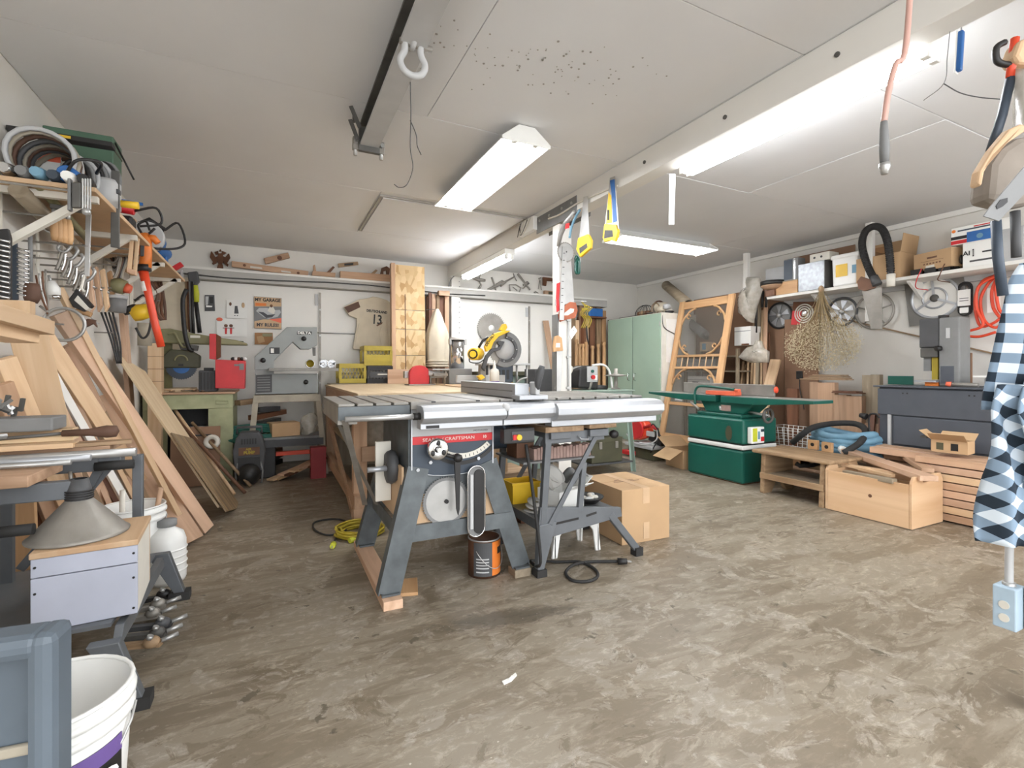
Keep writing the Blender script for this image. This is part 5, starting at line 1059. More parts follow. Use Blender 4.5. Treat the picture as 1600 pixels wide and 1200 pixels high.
# ================================================================== HUNG ON THE MIDDLE POST AND THE BEAM
def flatY(pts, Y, th, o): return S().prism([(aty(u, v, Y).x-o.x, aty(u, v, Y).z-o.z) for u, v in pts], Y-o.y-th/2, Y-o.y+th/2)
def flatX(pts, X, th, o): return S().prism([(atx(u, v, X).y-o.y, atx(u, v, X).z-o.z) for u, v in pts], X-o.x-th/2, X-o.x+th/2, 'yz')
Yp = 3.34
def handsawY(label, blade, handle, hole, mb, mh, Y=Yp, extra=None, name='hand_saw'):
    o = aty(*blade[0], Y); t = thing(name, label, 'hand saw', o, 0, 'hand saws on the post and beam')
    flatY(blade, Y, .0016, o).mk('blade', mb, t)
    h_ = flatY(handle, Y, .022, o).mk('handle', mh, t, .003)
    q = flatY(hole, Y, .0235, o).mk('grip_opening', 'white_paint', h_, w=0); q.location -= h_.location
    return t, o
t, o = handsawY('hand saw with brown-red handle hanging on the middle post', [(884, 398), (892, 398), (897, 475), (880, 475)], [(876, 481), (890, 472), (899, 473), (902, 486), (898, 497), (886, 499), (875, 503), (873, 492)], [(881, 489), (890, 482), (896, 483), (895, 488), (886, 493), (880, 493)], 'steel', 'salmon')
mat('red_wood', '#b0603f', .5, var=.12); [c for c in t.children if c.name.startswith('handle')][0].data.materials[0] = MATS['red_wood']
o = aty(884, 394, 3.325); t = thing('circular_blade', 'round steel saw blade with a ruler hung at the post top', 'saw blade', o); sawblade('b', .083, 24, th=.003).mk('blade', 'steel_worn', t); S().lathe([(0, -.003), (.072, -.003)], 24, axis='y').mk('disc_face', 'steel', t); S().cyl((0, -.012, 0), (0, .034, 0), .006).mk('nail', 'black', t)
o = aty(880, 440, 3.33); t = thing('steel_ruler', 'steel ruler hanging in front of the round blade on the post', 'ruler', o); flatY([(879, 385), (886, 385), (881, 500), (874, 500)], 3.315, .002, o).mk('ruler', 'steel', t, w=0); 
for k in range(9): flatY([(880-k*.5, 395+11*k), (883-k*.5, 395+11*k), (883-k*.5, 396+11*k), (880-k*.5, 396+11*k)], 3.313, .001, o).mk('tick', 'black', t)
t, o = handsawY('small yellow-handled saw hanging low on the left of the post', [(870, 548), (879, 548), (876, 615), (870, 615)], [(866, 526), (871, 524), (877, 528), (879, 548), (864, 550), (864, 540)], [(868, 536), (874, 536), (874, 543), (867, 543)], 'steel', 'orange_wood', name='keyhole_saw')
o = aty(871, 465, 3.33); t = thing('red_snips', 'red-handled snips hanging on the left edge of the post', 'snips', o); flatY([(870, 443), (875, 441), (873, 468), (874, 485), (870, 488), (869, 470)], 3.33, .012, o).mk('handle', 'red', t, .002); flatY([(868, 468), (871, 465), (872, 475), (868, 478)], 3.332, .008, o).mk('blade', 'steel', t)
o = aty(901, 413, 3.36); t = thing('green_string', 'bundle of green string hanging behind the post top', 'string', o)
for k in range(6): S().tube([Vector((.012*math.sin(k)+x*.5, -.005*k, z)) for x, z in capsule(.07-.006*k, .15-.01*k, o=(0, -.08))], .006, 6, closed=True).mk('loop', 'machine_green', t)
o = aty(913, 490, 3.4); t = thing('yellow_clamp_bundle', 'bundle of yellow spring clamps hanging right of the post', 'clamps', o)
for k in range(5):
    x = -.03+.018*k; S().tube(spline([(x, 0, .1-.01*k), (x+.03, -.01, .05), (x-.02, -.01, .0), (x+.03, 0, -.05), (x, 0, -.12)], 5), .004, 6).mk('clamp', 'olive_yellow', t)
S().cyl((-.17, 0, .1), (.02, 0, .1), .005).mk('hook', 'steel', t); S().tube([(.02, 0, -.1), (.03, 0, -.2), (.045, 0, -.26)], [.006, .008, .004], 6).mk('tip', 'black', t); S().bb(-.03, .03, -.012, 0, .03, .045).mk('jaw', 'olive_yellow', t)
o = aty(897, 520, 3.34); t = thing('paper_note', 'small white paper turned cornerwise on the post', 'paper', o); flatY([(888, 520), (897, 509), (902, 517), (893, 530)], 3.352, .002, o).mk('sheet', 'paper', t); S().cyl((0, .0, .02), (0, .02, .02), .003).mk('pin', 'steel', t)
o = aty(889, 540, 3.345); t = thing('post_conduit', 'thin grey conduit running down the middle post', 'conduit', o); S().tube([(-.0, .005, .35), (-.005, .005, 0), (-.0, .005, -.5)], .008, 8).mk('pipe', 'light_grey', t)
for z in (.2, -.1, -.35): S().bb(-.02, .02, -.004, .01, z, z+.015).mk('clip', 'steel', t)
# saws on the beam
Xb = 2.05
def handsawX(label, blade, handle, hole, mb, mh):
    o = atx(*blade[0], Xb); t = thing('hand_saw', label, 'hand saw', o, 0, 'hand saws on the post and beam')
    flatX(blade, Xb, .0016, o).mk('blade', mb, t); h_ = flatX(handle, Xb, .022, o).mk('handle', mh, t, .003); q = flatX(hole, Xb, .024, o).mk('grip_insert', 'dark_grey', h_); q.location -= h_.location
    return t, o
t, o = handsawX('yellow-handled hand saw hanging blade up from the beam by the post', [(912, 308), (918, 306), (921, 368), (905, 372)], [(905, 372), (920, 366), (925, 376), (924, 388), (908, 402), (902, 390)], [(907, 388), (919, 380), (920, 387), (908, 397)], 'steel', 'yellow')
t, o = handsawX('yellow hand saw with blue printed blade hanging on the beam', [(953, 278), (961, 275), (967, 358), (945, 356)], [(946, 350), (964, 351), (967, 362), (963, 378), (955, 376), (946, 378), (943, 372)], [(947, 360), (959, 360), (960, 370), (946, 373)], 'steel', 'yellow')
q = flatX([(953, 282), (960, 280), (964, 346), (958, 348), (956, 305)], Xb-.002, .002, o).mk('blue_print', 'blue', t); q = flatX([(951, 300), (955, 306), (956, 348), (947, 350)], Xb-.002, .002, o).mk('sleeve', 'yellow', t); flatX([(949, 328), (952, 328), (952, 344), (949, 344)], Xb-.0035, .002, o).mk('badge', 'black', t)
# bow saw / grey drawknife at post head
o = atx(885, 345, 2.04); t = thing('coping_saw', 'grey bow saw with red label under the beam at the post', 'bow saw', o)
S().tube([atx(u, v, 2.04) for u, v in ((897, 330), (884, 348), (876, 366), (872, 385))], [.012, .02, .02, .014], 8).mk('frame', 'steel', t, w=1); S().tube(spline([atx(u, v, 2.03) for u, v in ((906, 328), (899, 340), (893, 355), (890, 372))], 4), .01, 6).mk('blade_back', 'sky_blue', t, w=1); flatX([(884, 350), (890, 348), (889, 356), (883, 358)], 2.015, .003, o).mk('red_label', 'red', t)
# cable along the beam
cord('beam_cable', 'pale cable draped along the left face of the beam', [atx(u, v, 2.065) for u, v in ((857, 342), (875, 335), (905, 316), (940, 300), (965, 290))], .007, 'off_white')
t = thing('ceiling_box', 'white junction box with loose wires on the beam', 'junction box', (2.07, 3.85, 2.33)); S().bb(-.04, .002, -.14, .14, -.06, .06).mk('box', 'white_plastic', t, .004)
for k in range(4): S().tube(spline([(-.045, -.1+.06*k, .05), (-.06, -.05+.05*k, -.03), (-.05, .05+.03*k, -.06), (-.045, .1, .02+.01*k)], 4), .003, 5).mk('wire', 'black' if k % 2 else 'off_white', t)
# strap and cords hanging from the strip light
o = aty(1050, 300, 2.22); t = thing('hanging_strap', 'white metal strap hanging from the near strip light end', 'strap', (2.3, 2.2, 1.98)); flatY([(1046, 272), (1055, 272), (1053, 351), (1045, 351)], 2.2, .003, Vector((2.3, 2.2, 1.98))).mk('strap', 'white_plastic', t); S().bar((-.06, .0, .29), (-.13, .01, .31), .012, .004).mk('hook', 'steel', t)
top = atd(1422, 60, 1.4); top.z = 2.418
pts = [Vector((top.x+.03, top.y, 2.418)), atd(1416, 68, 1.4), atd(1400, 100, 1.4), atd(1388, 145, 1.4), atd(1381, 192, 1.4)]
t = thing('hanging_air_hose', 'pinkish air hose with grey coupling hanging from the ceiling', 'hose', pts[0]); mat('pink_hose', '#cfa497', .4, var=.06)
S().tube(spline(pts, 6), .008, 8).mk('hose', 'pink_hose', t, w=1); a, b = atd(1381, 190, 1.4), atd(1382, 255, 1.4)
S().tube([a, a+(b-a)*.2, a+(b-a)*.6, b], [.0085, .011, .013, .011], 10).mk('sleeve', 'mid_grey', t, w=1); S().tube([b, b-Vector((0, 0, .012)), b-Vector((0, 0, .02)), b-Vector((0, 0, .032))], [.014, .015, .011, .008], 10).mk('coupling', 'steel', t, w=1)
q = atd(1500, 67, 1.75); t = thing('blue_brush', 'blue-handled brush hanging from the strip light', 'brush', q+Vector((0, 0, .1))); S().box((0, 0, -.13), (.022, .018, .15), (0, .12, 0)).mk('handle', 'blue', t, .006); S().box((.0, .008, -.13), (.024, .006, .16), (0, .12, 0)).mk('back', 'white_plastic', t, .003); S().tube([(.01, 0, -.06), (.01, 0, .1)], .003, 5).mk('string', 'steel', t)
t = cord('ceiling_string', 'thin string hanging from the ceiling near the strip light', [atd(1485, 40, 1.75), atd(1480, 90, 1.75), atd(1475, 130, 1.75), atd(1443, 157, 1.8)], .0015, 'mid_grey'); t = cord('ceiling_string', 'thin dark string running right from the strip light string', [atd(1475, 131, 1.75), atd(1500, 145, 1.78), atd(1530, 152, 1.8), atd(1563, 155, 1.8)], .002, 'dark_grey')
# ================================================================== LIFTING RAIL AND SHACKLE
t = thing('hoist_rail', 'dark steel hoist rail bolted under the ceiling at the top', 'rail', (.48, 1.5, 2.28))
S().bb(-.05, .05, -1.6, 1.28, 0, .012).mk('lower_flange', 'light_grey', t); S().bb(-.008, .008, -1.6, 1.28, .012, .11).mk('web', 'steel_dark', t); S().bb(-.05, .05, -1.6, 1.28, .11, .122).mk('upper_flange', 'steel_dark', t)
S().bb(-.085, .085, 1.27, 1.30, -.02, .05).mk('end_plate', 'steel_worn', t, .003); S().bb(-.055, .055, 1.25, 1.275, -.03, .10).mk('end_stop', 'steel_dark', t)
for x in (-.07, .07):
    S().cyl((x, 1.25, .02), (x, 1.33, .02), .012, n=8).mk('bolt', 'steel', t); S().cyl((x, 1.285, -.05), (x, 1.285, .03), .01, n=8).mk('bolt', 'steel', t); S().cyl((x-.02, 1.2, .09), (x-.02, 1.2, .137), .008, n=8).mk('rod', 'steel_dark', t)
S().bar((-.11, 1.2, .1), (-.07, 1.2, .0), .02, .006, (0, 1, 0)).mk('clip', 'steel_dark', t); S().bar((-.12, 1.1, .12), (-.075, 1.1, .02), .02, .006, (0, 1, 0)).mk('clip', 'steel_dark', t)
q = atd(645, 100, 1.85); t = thing('shackle', 'galvanised lifting shackle hanging below the hoist rail', 'shackle', (q.x, q.y, q.z+.11))
S().tube(spline([(-.03, 0, -.03), (-.032, 0, -.07), (-.048, 0, -.105), (-.035, 0, -.14), (0, 0, -.155), (.035, 0, -.14), (.048, 0, -.105), (.032, 0, -.07), (.03, 0, -.03)], 5), .013, 8).mk('bow', 'light_grey', t); S().cyl((-.05, 0, -.035), (.075, 0, -.035), .012, n=10).mk('pin', 'steel_worn', t)
S().ring((0, 0, -.01), .035, .011, 'x', 20, 8).mk('eye', 'light_grey', t); S().tube([(0, 0, .03), (0, 0, .1)], .014, 8).mk('hook_shank', 'steel_worn', t)
q = Vector((.62, 1.75, 0)); w0 = atd(641, 128, 1.85)
cord('hanging_wire', 'thin kinked wire hanging below the shackle', [w0, atd(642, 180, 1.86), atd(641, 230, 1.86), atd(645, 262, 1.86), atd(636, 288, 1.85), atd(624, 293, 1.85), atd(616, 288, 1.85)], .0018, 'dark_grey')
cord('hanging_wire', 'short thin wire branch below the shackle', [atd(641, 188, 1.86), atd(650, 210, 1.86), atd(652, 228, 1.86), atd(658, 242, 1.86)], .0018, 'dark_grey')
# ================================================================== BACK WALL
YW = 6.08       # face of the doors;  YH = face of the white band above the ledge
YH = 6.135; LZ = 2.123
# ---- on the band above the ledge
def onledge(name, label, cat, u, v, Y=6.05): 
    q = aty(u, v, Y); return thing(name, label, cat, (q.x, Y, LZ)), Vector((q.x, Y, LZ))
t, o = onledge('cast_eagle', 'dark cast-iron double eagle ornament on the ledge', 'ornament', 344, 405, 6.10)
for nm, pts in (('wing', [(330, 392), (328, 402), (333, 410), (339, 409), (341, 400), (337, 402), (333, 396)]), ('wing', [(358, 396), (360, 403), (355, 411), (349, 409), (348, 400), (352, 402), (356, 397)]), ('body', [(341, 396), (348, 396), (350, 408), (346, 414), (342, 414), (339, 408)]), ('head', [(335, 394), (341, 392), (342, 397), (337, 398)]), ('head', [(347, 392), (354, 395), (350, 398), (346, 397)]), ('crown', [(342, 393), (344.5, 389), (347, 393)]), ('tail', [(341, 413), (348, 413), (349, 419), (344.5, 421), (339, 419)]), ('claw', [(331, 411), (338, 407), (339, 411), (333, 414)]), ('claw', [(350, 407), (357, 413), (356, 417), (349, 411)])):
    flatY(pts, 6.10, .02, o).mk(nm, 'rust', t, .004)
a, b = aty(363, 412, 6.06), aty(482, 429, 6.06); t = thing('wooden_level', 'long old wooden spirit level resting on the ledge', 'level', ((a.x+b.x)/2, 6.06, LZ)); o = Vector(t.location)
flatY([(362, 408), (482, 424), (481, 433), (362, 417)], 6.06, .035, o).mk('body', 'cedar', t, .003)
for pts in ([(391, 415.5), (409, 418), (410, 420.5), (391, 418.5)], [(439, 422.5), (454, 424.5), (455, 427), (440, 425)]): flatY(pts, 6.041, .004, o).mk('vial_slot', 'off_white', t)
for u, v in ((382, 414.5), (466, 426.5)): q = aty(u, v, 6.041); S().cyl((q.x-o.x, -.021, q.z-o.z), (q.x-o.x, -.017, q.z-o.z), .015, n=12).mk('port', 'dark_wood', t)
t = thing('wooden_smoother', 'small old wooden plane hung slanted above the long level', 'plane', aty(432, 403, 6.11)); o = Vector(t.location); flatY([(412, 404), (450, 395), (453, 403), (415, 413)], 6.11, .04, o).mk('body', 'cedar', t, .003); q = aty(437, 403, 6.09); S().cyl((q.x-o.x, -.024, q.z-o.z), (q.x-o.x, -.019, q.z-o.z), .025, n=14).mk('throat', 'dark_wood', t)
t, o = onledge('wooden_plane', 'short wooden plane with horn handle on the ledge', 'plane', 506, 430, 6.05); flatY([(488, 424), (524, 427), (523, 434), (487, 431)], 6.05, .06, o).mk('body', 'cedar', t, .003); flatY([(489, 425), (489, 415), (492, 414), (494, 424)], 6.05, .03, o).mk('horn', 'cedar', t, .004); flatY([(511, 425), (520, 416), (523, 418), (516, 426)], 6.05, .025, o).mk('wedge', 'dark_wood', t)
q = aty(544, 412, 6.12); t = thing('wood_gauge', 'small dark wooden block hung above the long plane', 'wood block', q); o = q; flatY([(528, 412), (559, 409), (560, 414), (529, 418)], 6.12, .025, o).mk('block', 'old_wood', t, .003); flatY([(538, 412), (552, 411), (552, 414), (538, 415)], 6.106, .004, o).mk('slot', 'black', t)
t, o = onledge('jointer_plane', 'long wooden jointer plane at the end of the ledge', 'plane', 570, 432, 6.03); flatY([(531, 424), (610, 430), (609, 441), (531, 435)], 6.03, .06, o).mk('body', 'cedar', t, .003); flatY([(594, 429), (596, 419), (604, 416), (609, 420), (608, 430), (604, 430), (603, 423), (599, 424), (599, 429)], 6.03, .025, o).mk('handle', 'brown', t, .003); flatY([(580, 427), (587, 421), (590, 423), (585, 428)], 6.03, .02, o).mk('wedge', 'old_wood', t)
# old hand tools right of the beam post, grey with dust
def tool(label, cat, name, parts, Y=6.11, m='dust'):
    o = aty(*parts[0][1][0], Y); t = thing(name, label, cat, o)
    for nm, pts, r, *mm in parts: S().tube([aty(u, v, Y) for u, v in pts], r, 7).mk(nm, mm[0] if mm else m, t, w=1)
mat('dusty', '#8d8880', .9, var=.15); dm = 'dusty'
tool('dusty hand drill hung beneath the far strip light', 'hand drill', 'hand_drill', [('shaft', [(735, 432), (748, 437), (758, 438)], [.02, .025, .018], dm), ('arm', [(748, 437), (751, 426)], .01, dm), ('arm', [(749, 440), (752, 445), (748, 452)], [.008, .012, .018], dm)])
tool('dusty brace with long bit crossing hand tools on the ledge', 'brace', 'bit_brace', [('shaft', [(762, 453), (774, 447), (784, 443), (803, 433)], [.018, .022, .015, .01], dm), ('grip', [(768, 433), (772, 444), (776, 458)], [.014, .012, .008], dm), ('plate', [(775, 445), (785, 439), (790, 441), (782, 447)], .014, dm), ('head', [(802, 427), (804, 433), (807, 439)], .008, dm)])
tool('dusty breast drill hung slanted left of the pliers', 'hand drill', 'breast_drill', [('shaft', [(809, 428), (817, 438), (823, 446), (828, 453)], [.018, .014, .014, .01], dm), ('gear', [(818, 446), (824, 441), (826, 444)], .018, dm), ('crank', [(820, 447), (817, 451)], .008, dm)])
tool('dusty flat saw handle standing on the ledge', 'saw handle', 'pad_saw', [('handle', [(797, 457), (796, 445), (806, 445), (814, 450), (811, 457), (800, 457)], .01, dm), ('rib', [(801, 448), (808, 454)], .006, dm)])
tool('old pair of pliers hung on the white band', 'pliers', 'pliers', [('jaw', [(842, 436), (845, 434)], .012, dm), ('handle', [(843, 438), (841, 452)], .006, dm), ('handle', [(844, 438), (846, 453)], .006, dm)])
tool('small dusty callipers standing on the ledge', 'callipers', 'callipers', [('leg', [(834, 456), (838, 460), (844, 462)], .006, dm), ('leg', [(836, 455), (841, 458)], .006, dm)])
q = aty(858, 436, 6.11); t = thing('red_saw', 'small red-handled tenon saw hung on the white band by the post', 'saw', q); flatY([(848, 433), (858, 434), (870, 436), (870, 440), (854, 439), (853, 447), (848, 446)], 6.11, .025, q).mk('handle', 'rust', t, .003); flatY([(862, 439), (871, 440), (871, 443), (862, 442)], 6.112, .006, q).mk('blade', 'steel_worn', t)
q = aty(860, 457, 6.08); t = thing('block_plane', 'small brown wooden block plane on the ledge beside the post', 'plane', (q.x, 6.08, LZ)); o = Vector(t.location); flatY([(850, 454), (869, 456), (869, 462), (850, 461)], 6.08, .05, o).mk('body', 'cedar', t, .002); flatY([(857, 455.5), (865, 456.3), (865, 461), (857, 460.5)], 6.054, .004, o).mk('iron', 'dark_olive', t)
cord('wall_cable', 'grey cable running from the far strip light down the back post', [aty(722, 428, 6.0), aty(712, 430, 6.0), aty(704, 438, 5.99), aty(701, 452, 5.99)], .007, 'mid_grey')
t = thing('light_pull_chain', 'thin chain hanging down the side of the back post', 'chain', aty(717, 440, 5.99))
for k in range(14): S().ball(aty(717.5+(k % 2)*.6, 440+8*k, 5.99), .006, 6, 4).mk('bead', 'dark_grey', t, w=1)
# ---- papers and sign on the first door
def sheet(name, label, pts, m, cat='picture', Y=6.078):
    o = aty(*pts[0], Y); t = thing(name, label, cat, o); flatY(pts, Y, .003, o).mk('sheet', m, t); return t, o
Ys = 6.0755
t, o = sheet('small_photo', 'small dark photograph pinned on the garage door', [(320, 461), (335, 461), (336, 486), (320, 486)], 'dark_grey'); flatY([(321, 463), (326, 463), (325, 476), (321, 477)], Ys, .001, o).mk('print_patch', 'light_grey', t); flatY([(327, 464), (333, 464), (333, 474), (328, 474)], Ys, .001, o).mk('print_patch', 'black', t); flatY([(322, 477), (332, 478), (331, 480), (322, 480)], Ys, .001, o).mk('print_patch', 'paper', t)
t, o = sheet('child_drawing', 'child drawing of a dark figure with hair on white paper', [(354, 468), (386, 469), (386, 497), (354, 497)], 'paper'); flatY([(367, 478), (371, 478), (373, 490), (366, 490)], Ys, .001, o).mk('figure', 'dark_grey', t); S().ball(aty(360, 475, Ys)-o, (.012, .001, .02), 8, 6).mk('mark', 'brown', t); S().ball(aty(380, 477, Ys)-o, (.016, .001, .03), 8, 6).mk('mark', 'tan', t)
for u in (367, 371): S().ball(aty(u, 493, Ys)-o, (.006, .001, .006), 6, 4).mk('mark', 'black', t)
t, o = sheet('child_drawing', 'child drawing of two small girls with a red cloud', [(338, 497), (386, 499), (386, 526), (339, 526)], 'paper')
S().ball(aty(343, 499, Ys)-o, (.03, .001, .02), 10, 6).mk('cloud', 'salmon', t)
for u in (353, 361): S().ball(aty(u, 509, Ys)-o, (.018, .001, .018), 10, 6).mk('head', 'brown', t); flatY([(u-2, 512), (u+2, 512), (u+1.5, 522), (u-1.5, 522)], Ys, .001, o).mk('dress', 'red', t); flatY([(u-5, 512), (u+5, 512), (u+5, 513), (u-5, 513)], Ys, .001, o).mk('arms', 'brown', t)
t, o = sheet('metal_sign', 'tin sign reading MY GARAGE MY RULES with a figure on a car', [(397, 463), (440, 466), (440, 515), (397, 513)], 'mid_grey', 'sign')
flatY([(397.5, 463.5), (439.5, 466.5), (439.5, 479), (397.5, 479)], Ys, .001, o).mk('upper_band', 'tan', t); flatY([(399, 473), (416, 474), (416, 478), (399, 478)], Ys-.0008, .001, o).mk('orange_strip', 'orange', t); flatY([(397.5, 502), (412, 499), (439.5, 500), (439.5, 514), (397.5, 512.5)], Ys, .001, o).mk('lower_band', 'tan', t); flatY([(420, 499), (439.5, 497), (439.5, 505)], Ys-.0005, .001, o).mk('wedge', 'salmon', t)
flatY([(400, 486), (405, 481), (417, 481), (428, 485), (437, 484), (439, 488), (434, 495), (420, 498), (413, 496), (405, 490)], Ys-.001, .001, o).mk('car', 'light_grey', t); flatY([(403, 487), (412, 488), (418, 492), (430, 491), (425, 496), (416, 497), (410, 492)], Ys-.0016, .001, o).mk('car_shade', 'dark_grey', t); flatY([(421, 480), (424, 475), (427, 480), (430, 485), (428, 491), (423, 489), (418, 486)], Ys-.002, .001, o).mk('figure', 'off_white', t); S().ball(aty(424, 478, Ys-.003)-o, (.015, .001, .018), 8, 6).mk('figure_hair', 'brown', t)
c1, c2 = aty(418.5, 468.5, Ys)-o, aty(418.5, 508, Ys)-o
text('MY GARAGE', .05, 'black', t, (c1.x, Ys-6.078-.001, c1.z-.004), (PI/2, 0.0, 0), sx=.92, bold=.002); text('MY RULES!', .05, 'dark_grey', t, (c2.x, Ys-6.078-.001, c2.z), (PI/2, 0, 0), sx=.95, bold=.002)
t, o = sheet('tan_card', 'tan printed card pinned under the tin sign', [(398, 520), (426, 520), (427, 539), (398, 538)], 'cardboard_dark'); flatY([(410, 521), (425, 521), (425, 526), (410, 526)], Ys, .001, o).mk('stamp_row', 'olive', t); flatY([(401, 526), (411, 524), (414, 534), (404, 537)], Ys, .001, o).mk('print_patch', 'cardboard', t)
# ---- jersey
q = aty(580, 500, 6.05); t = thing('football_jersey', 'beige football jersey with number 13 hung flat on the garage door', 'jersey', q)
J = [(537, 480), (561, 468), (575, 466), (582, 463.5), (592, 465), (604, 469), (610, 473), (614, 500), (616, 546), (580, 548), (552, 546), (551, 543), (557, 510), (557, 498), (545, 493)]
def cloth(pts, Y, o, amp=.012, th=.02): 
    P2 = [(aty(u, v, Y).x-o.x, aty(u, v, Y).z-o.z) for u, v in pts]; return S().prism(P2, -th/2, th/2)
cloth(J, 6.05, q, th=.03).mk('body', 'cloth_beige', t, .008); flatY([(538, 480), (560, 471), (563, 480), (544, 489)], 6.033, .004, q).mk('sleeve_band', 'leather', t)
for pts in ([(592, 520), (596, 510), (600, 546), (597, 546)], [(604, 500), (607, 500), (610, 546), (607, 546)], [(560, 505), (562, 505), (556, 540), (554, 540)]): flatY(pts, 6.032, .008, q).mk('fold', 'cloth_beige', t, .003)
c = aty(589, 487, 6.033)-q; text('DEUTSCHLAND', .042, 'black', t, (c.x, -.019, c.z), (PI/2, .06, 0), sx=.82, bold=.0018); c = aty(589, 500, 6.033)-q; text('13', .16, 'black', t, (c.x, -.019, c.z), (PI/2, .06, 0), sx=.8, bold=.003); flatY([(588, 508), (598, 503), (597, 506), (589, 510)], 6.031, .002, q).mk('swoosh', 'brown', t)
# ---- OSB sheet and board
def osb():
    m = mat('osb', '#c9a676', .7, var=.0); nt = m.node_tree; N = nt.nodes; L = nt.links; b = N['Principled BSDF']
    tc = N.new('ShaderNodeTexCoord'); mp = N.new('ShaderNodeMapping'); mp.inputs['Scale'].default_value = (9, 9, 5); L.new(tc.outputs['Object'], mp.inputs[0])
    v = N.new('ShaderNodeTexVoronoi'); v.inputs['Scale'].default_value = 2.2; v.inputs['Randomness'].default_value = 1; L.new(mp.outputs[0], v.inputs['Vector'])
    r = N.new('ShaderNodeValToRGB'); L.new(v.outputs['Color'], r.inputs[0]); e = r.color_ramp.elements; e[0].color = (*lin('#b08a58'), 1); e[1].color = (*lin('#d8bd90'), 1); e[0].position = .1; e[1].position = .7
    L.new(r.outputs[0], b.inputs['Base Color'])
osb()
a, b = aty(610, 407, 5.75), aty(664, 407, 5.75)
t = thing('osb_panel', 'tall narrow particle-board panel leaning against the ledge', 'panel', (a.x, 5.70, 0)); t.rotation_euler = (-.04, 0, 0)
w = b.x-a.x; hh = 2.30
for k, (z0, z1, x0) in enumerate(((0, .95, .0), (.952, 1.22, .0), (1.222, 1.53, .0), (1.532, 1.76, .0), (1.762, hh, .0))): S().bb(.05+ (.11 if z0 > 1 and z0 < 1.7 else 0)*0, w, -.02, 0, z0+.002, z1-.002).mk('panel', 'osb', t, .001)
S().bb(.001, .048, -.075, .0, 0, hh).mk('edge_board', 'cedar', t, .002); S().bb(.17, .18, -.0225, -.0201, .75, 1.95).mk('slot', 'dark_wood', t)
# timber in the opening beside it
for k, (u0, u1, v, m) in enumerate(((668, 673, 458, 'dark_wood'), (673, 679, 460, 'cedar'), (680, 685, 462, 'old_wood'), (693, 700, 455, 'cedar'))):
    a, b = aty(u0, v, 6.0), aty(u1, v, 6.0); tag(S().bb(a.x+.002, b.x-.002, 5.95, 5.98, .003, a.z-.0).mk('door_frame_board', m, None, .002), 'upright board in the gap right of the particle-board panel, %s from the left' % ('first', 'second', 'third', 'fourth')[k], 'board', 'boards in the narrow gap')
a, b = aty(667, 456, 5.99), aty(702, 456, 5.99); tag(S().bb(a.x, b.x-.01, 5.985, 6.05, .01, 1.98).mk('dark_backing', 'dark_wood'), 'dark brown backing board in the gap beside the post', 'board')
a, b = aty(683, 455, 5.95), aty(700, 455, 5.95); tag(S().bb(a.x, b.x, 5.88, 5.94, a.z-.06, a.z).mk('timber_end', 'cedar', None, .003), 'short timber end above the hanging beige bag', 'timber')
c = aty(685, 482, 5.7); t = thing('dust_bag', 'beige cloth dust bag hanging from a peak between panel and post', 'dust bag', (c.x, 5.75, c.z)); hb = c.z-aty(685, 572, 5.7).z
def bagf(u, v):
    a = 2*PI*u; r = .02+.115*min(1, v*2.2)**.8*(1-.12*max(0, v-.8)/.2); return Vector((r*math.cos(a)*(1+.16*math.sin(5*a+2*v)), r*.6*math.sin(a)*(1+.1*math.sin(3*a)), -hb*v))
S().grid(bagf, 24, 14).mk('bag', 'cloth_beige', t, smooth=True)
for k in range(3): S().ring((0, 0, -hb+.03*k), .13-.004*k, .014, 'z', 20, 6).mk('gather', 'cloth_beige', t)
tag(S().tube([(c.x-.1, 5.9, c.z), (c.x, 5.75, c.z), (c.x, 5.75, c.z-.03)], .004, 6).mk('bag_hook', 'steel'), 'wire hook holding the beige dust bag', 'hook')
# ---- crates
def crate(label, u0, u1, v0, v1, Y, m, dp=.3, dark=False, name='milk_crate'):
    a, b = aty(u0, v1, Y), aty(u1, v1, Y); top = aty(u0, v0, Y).z; w = b.x-a.x; h = top-a.z
    t = thing(name, label, 'crate', ((a.x+b.x)/2, Y+dp/2, a.z), 0, 'plastic crates on the back cupboard')
    for z in (.0, h-.05): 
        for y in (-dp/2, dp/2-.012): S().bb(-w/2, w/2, y, y+.012, z, z+.05).mk('band', m, t, .002)
        for x in (-w/2, w/2-.012): S().bb(x, x+.012, -dp/2+.013, dp/2-.013, z, z+.05).mk('band', m, t, .002)
    for x in (-w/2+.012, w/2-.012):
        for y in (-dp/2+.012, dp/2-.012): S().bb(x-.014, x+.014, y-.014, y+.014, .05, h-.05).mk('corner_post', m, t)
    n = 7
    for k in range(n):
        x0 = -w/2+.02+(w-.04)*k/n; x1 = x0+(w-.04)/n*1.4
        for s_ in (0, 1):
            if min(x1, w/2-.012) <= x0: continue
            S().bar((x0 if s_ else min(x1, w/2-.012), -dp/2+.006, .05), (min(x1, w/2-.012) if s_ else x0, -dp/2+.006, h-.05), .006, .008, (0, 1, 0)).mk('lattice', m, t)
    S().bb(-w/2+.013, w/2-.013, -dp/2+.013, dp/2-.013, .0, .012).mk('bottom', m, t)
    return t, w, h, dp
YC = 5.58
t, w, h, dp = crate('olive yellow lattice crate on the left of the crate stack', 530, 572, 568, 599, YC, 'olive_yellow')
for k in range(3): S().ball((-.08+.07*k, -.02, .07), (.05, .06, .05), 8, 6).mk('white_bag', 'plastic_film', t)
t, w, h, dp = crate('black plastic crate below the solid yellow one', 574, 614, 572, 599, YC, 'black'); S().bb(-.03, .1, -dp/2-.001, -dp/2+.001, h*.48, h*.56).mk('print_line', 'off_white', t); S().bb(-w/2+.03, w/2-.03, -dp/2+.001, -dp/2+.005, .06, h-.06).mk('panel', 'dark_grey', t)
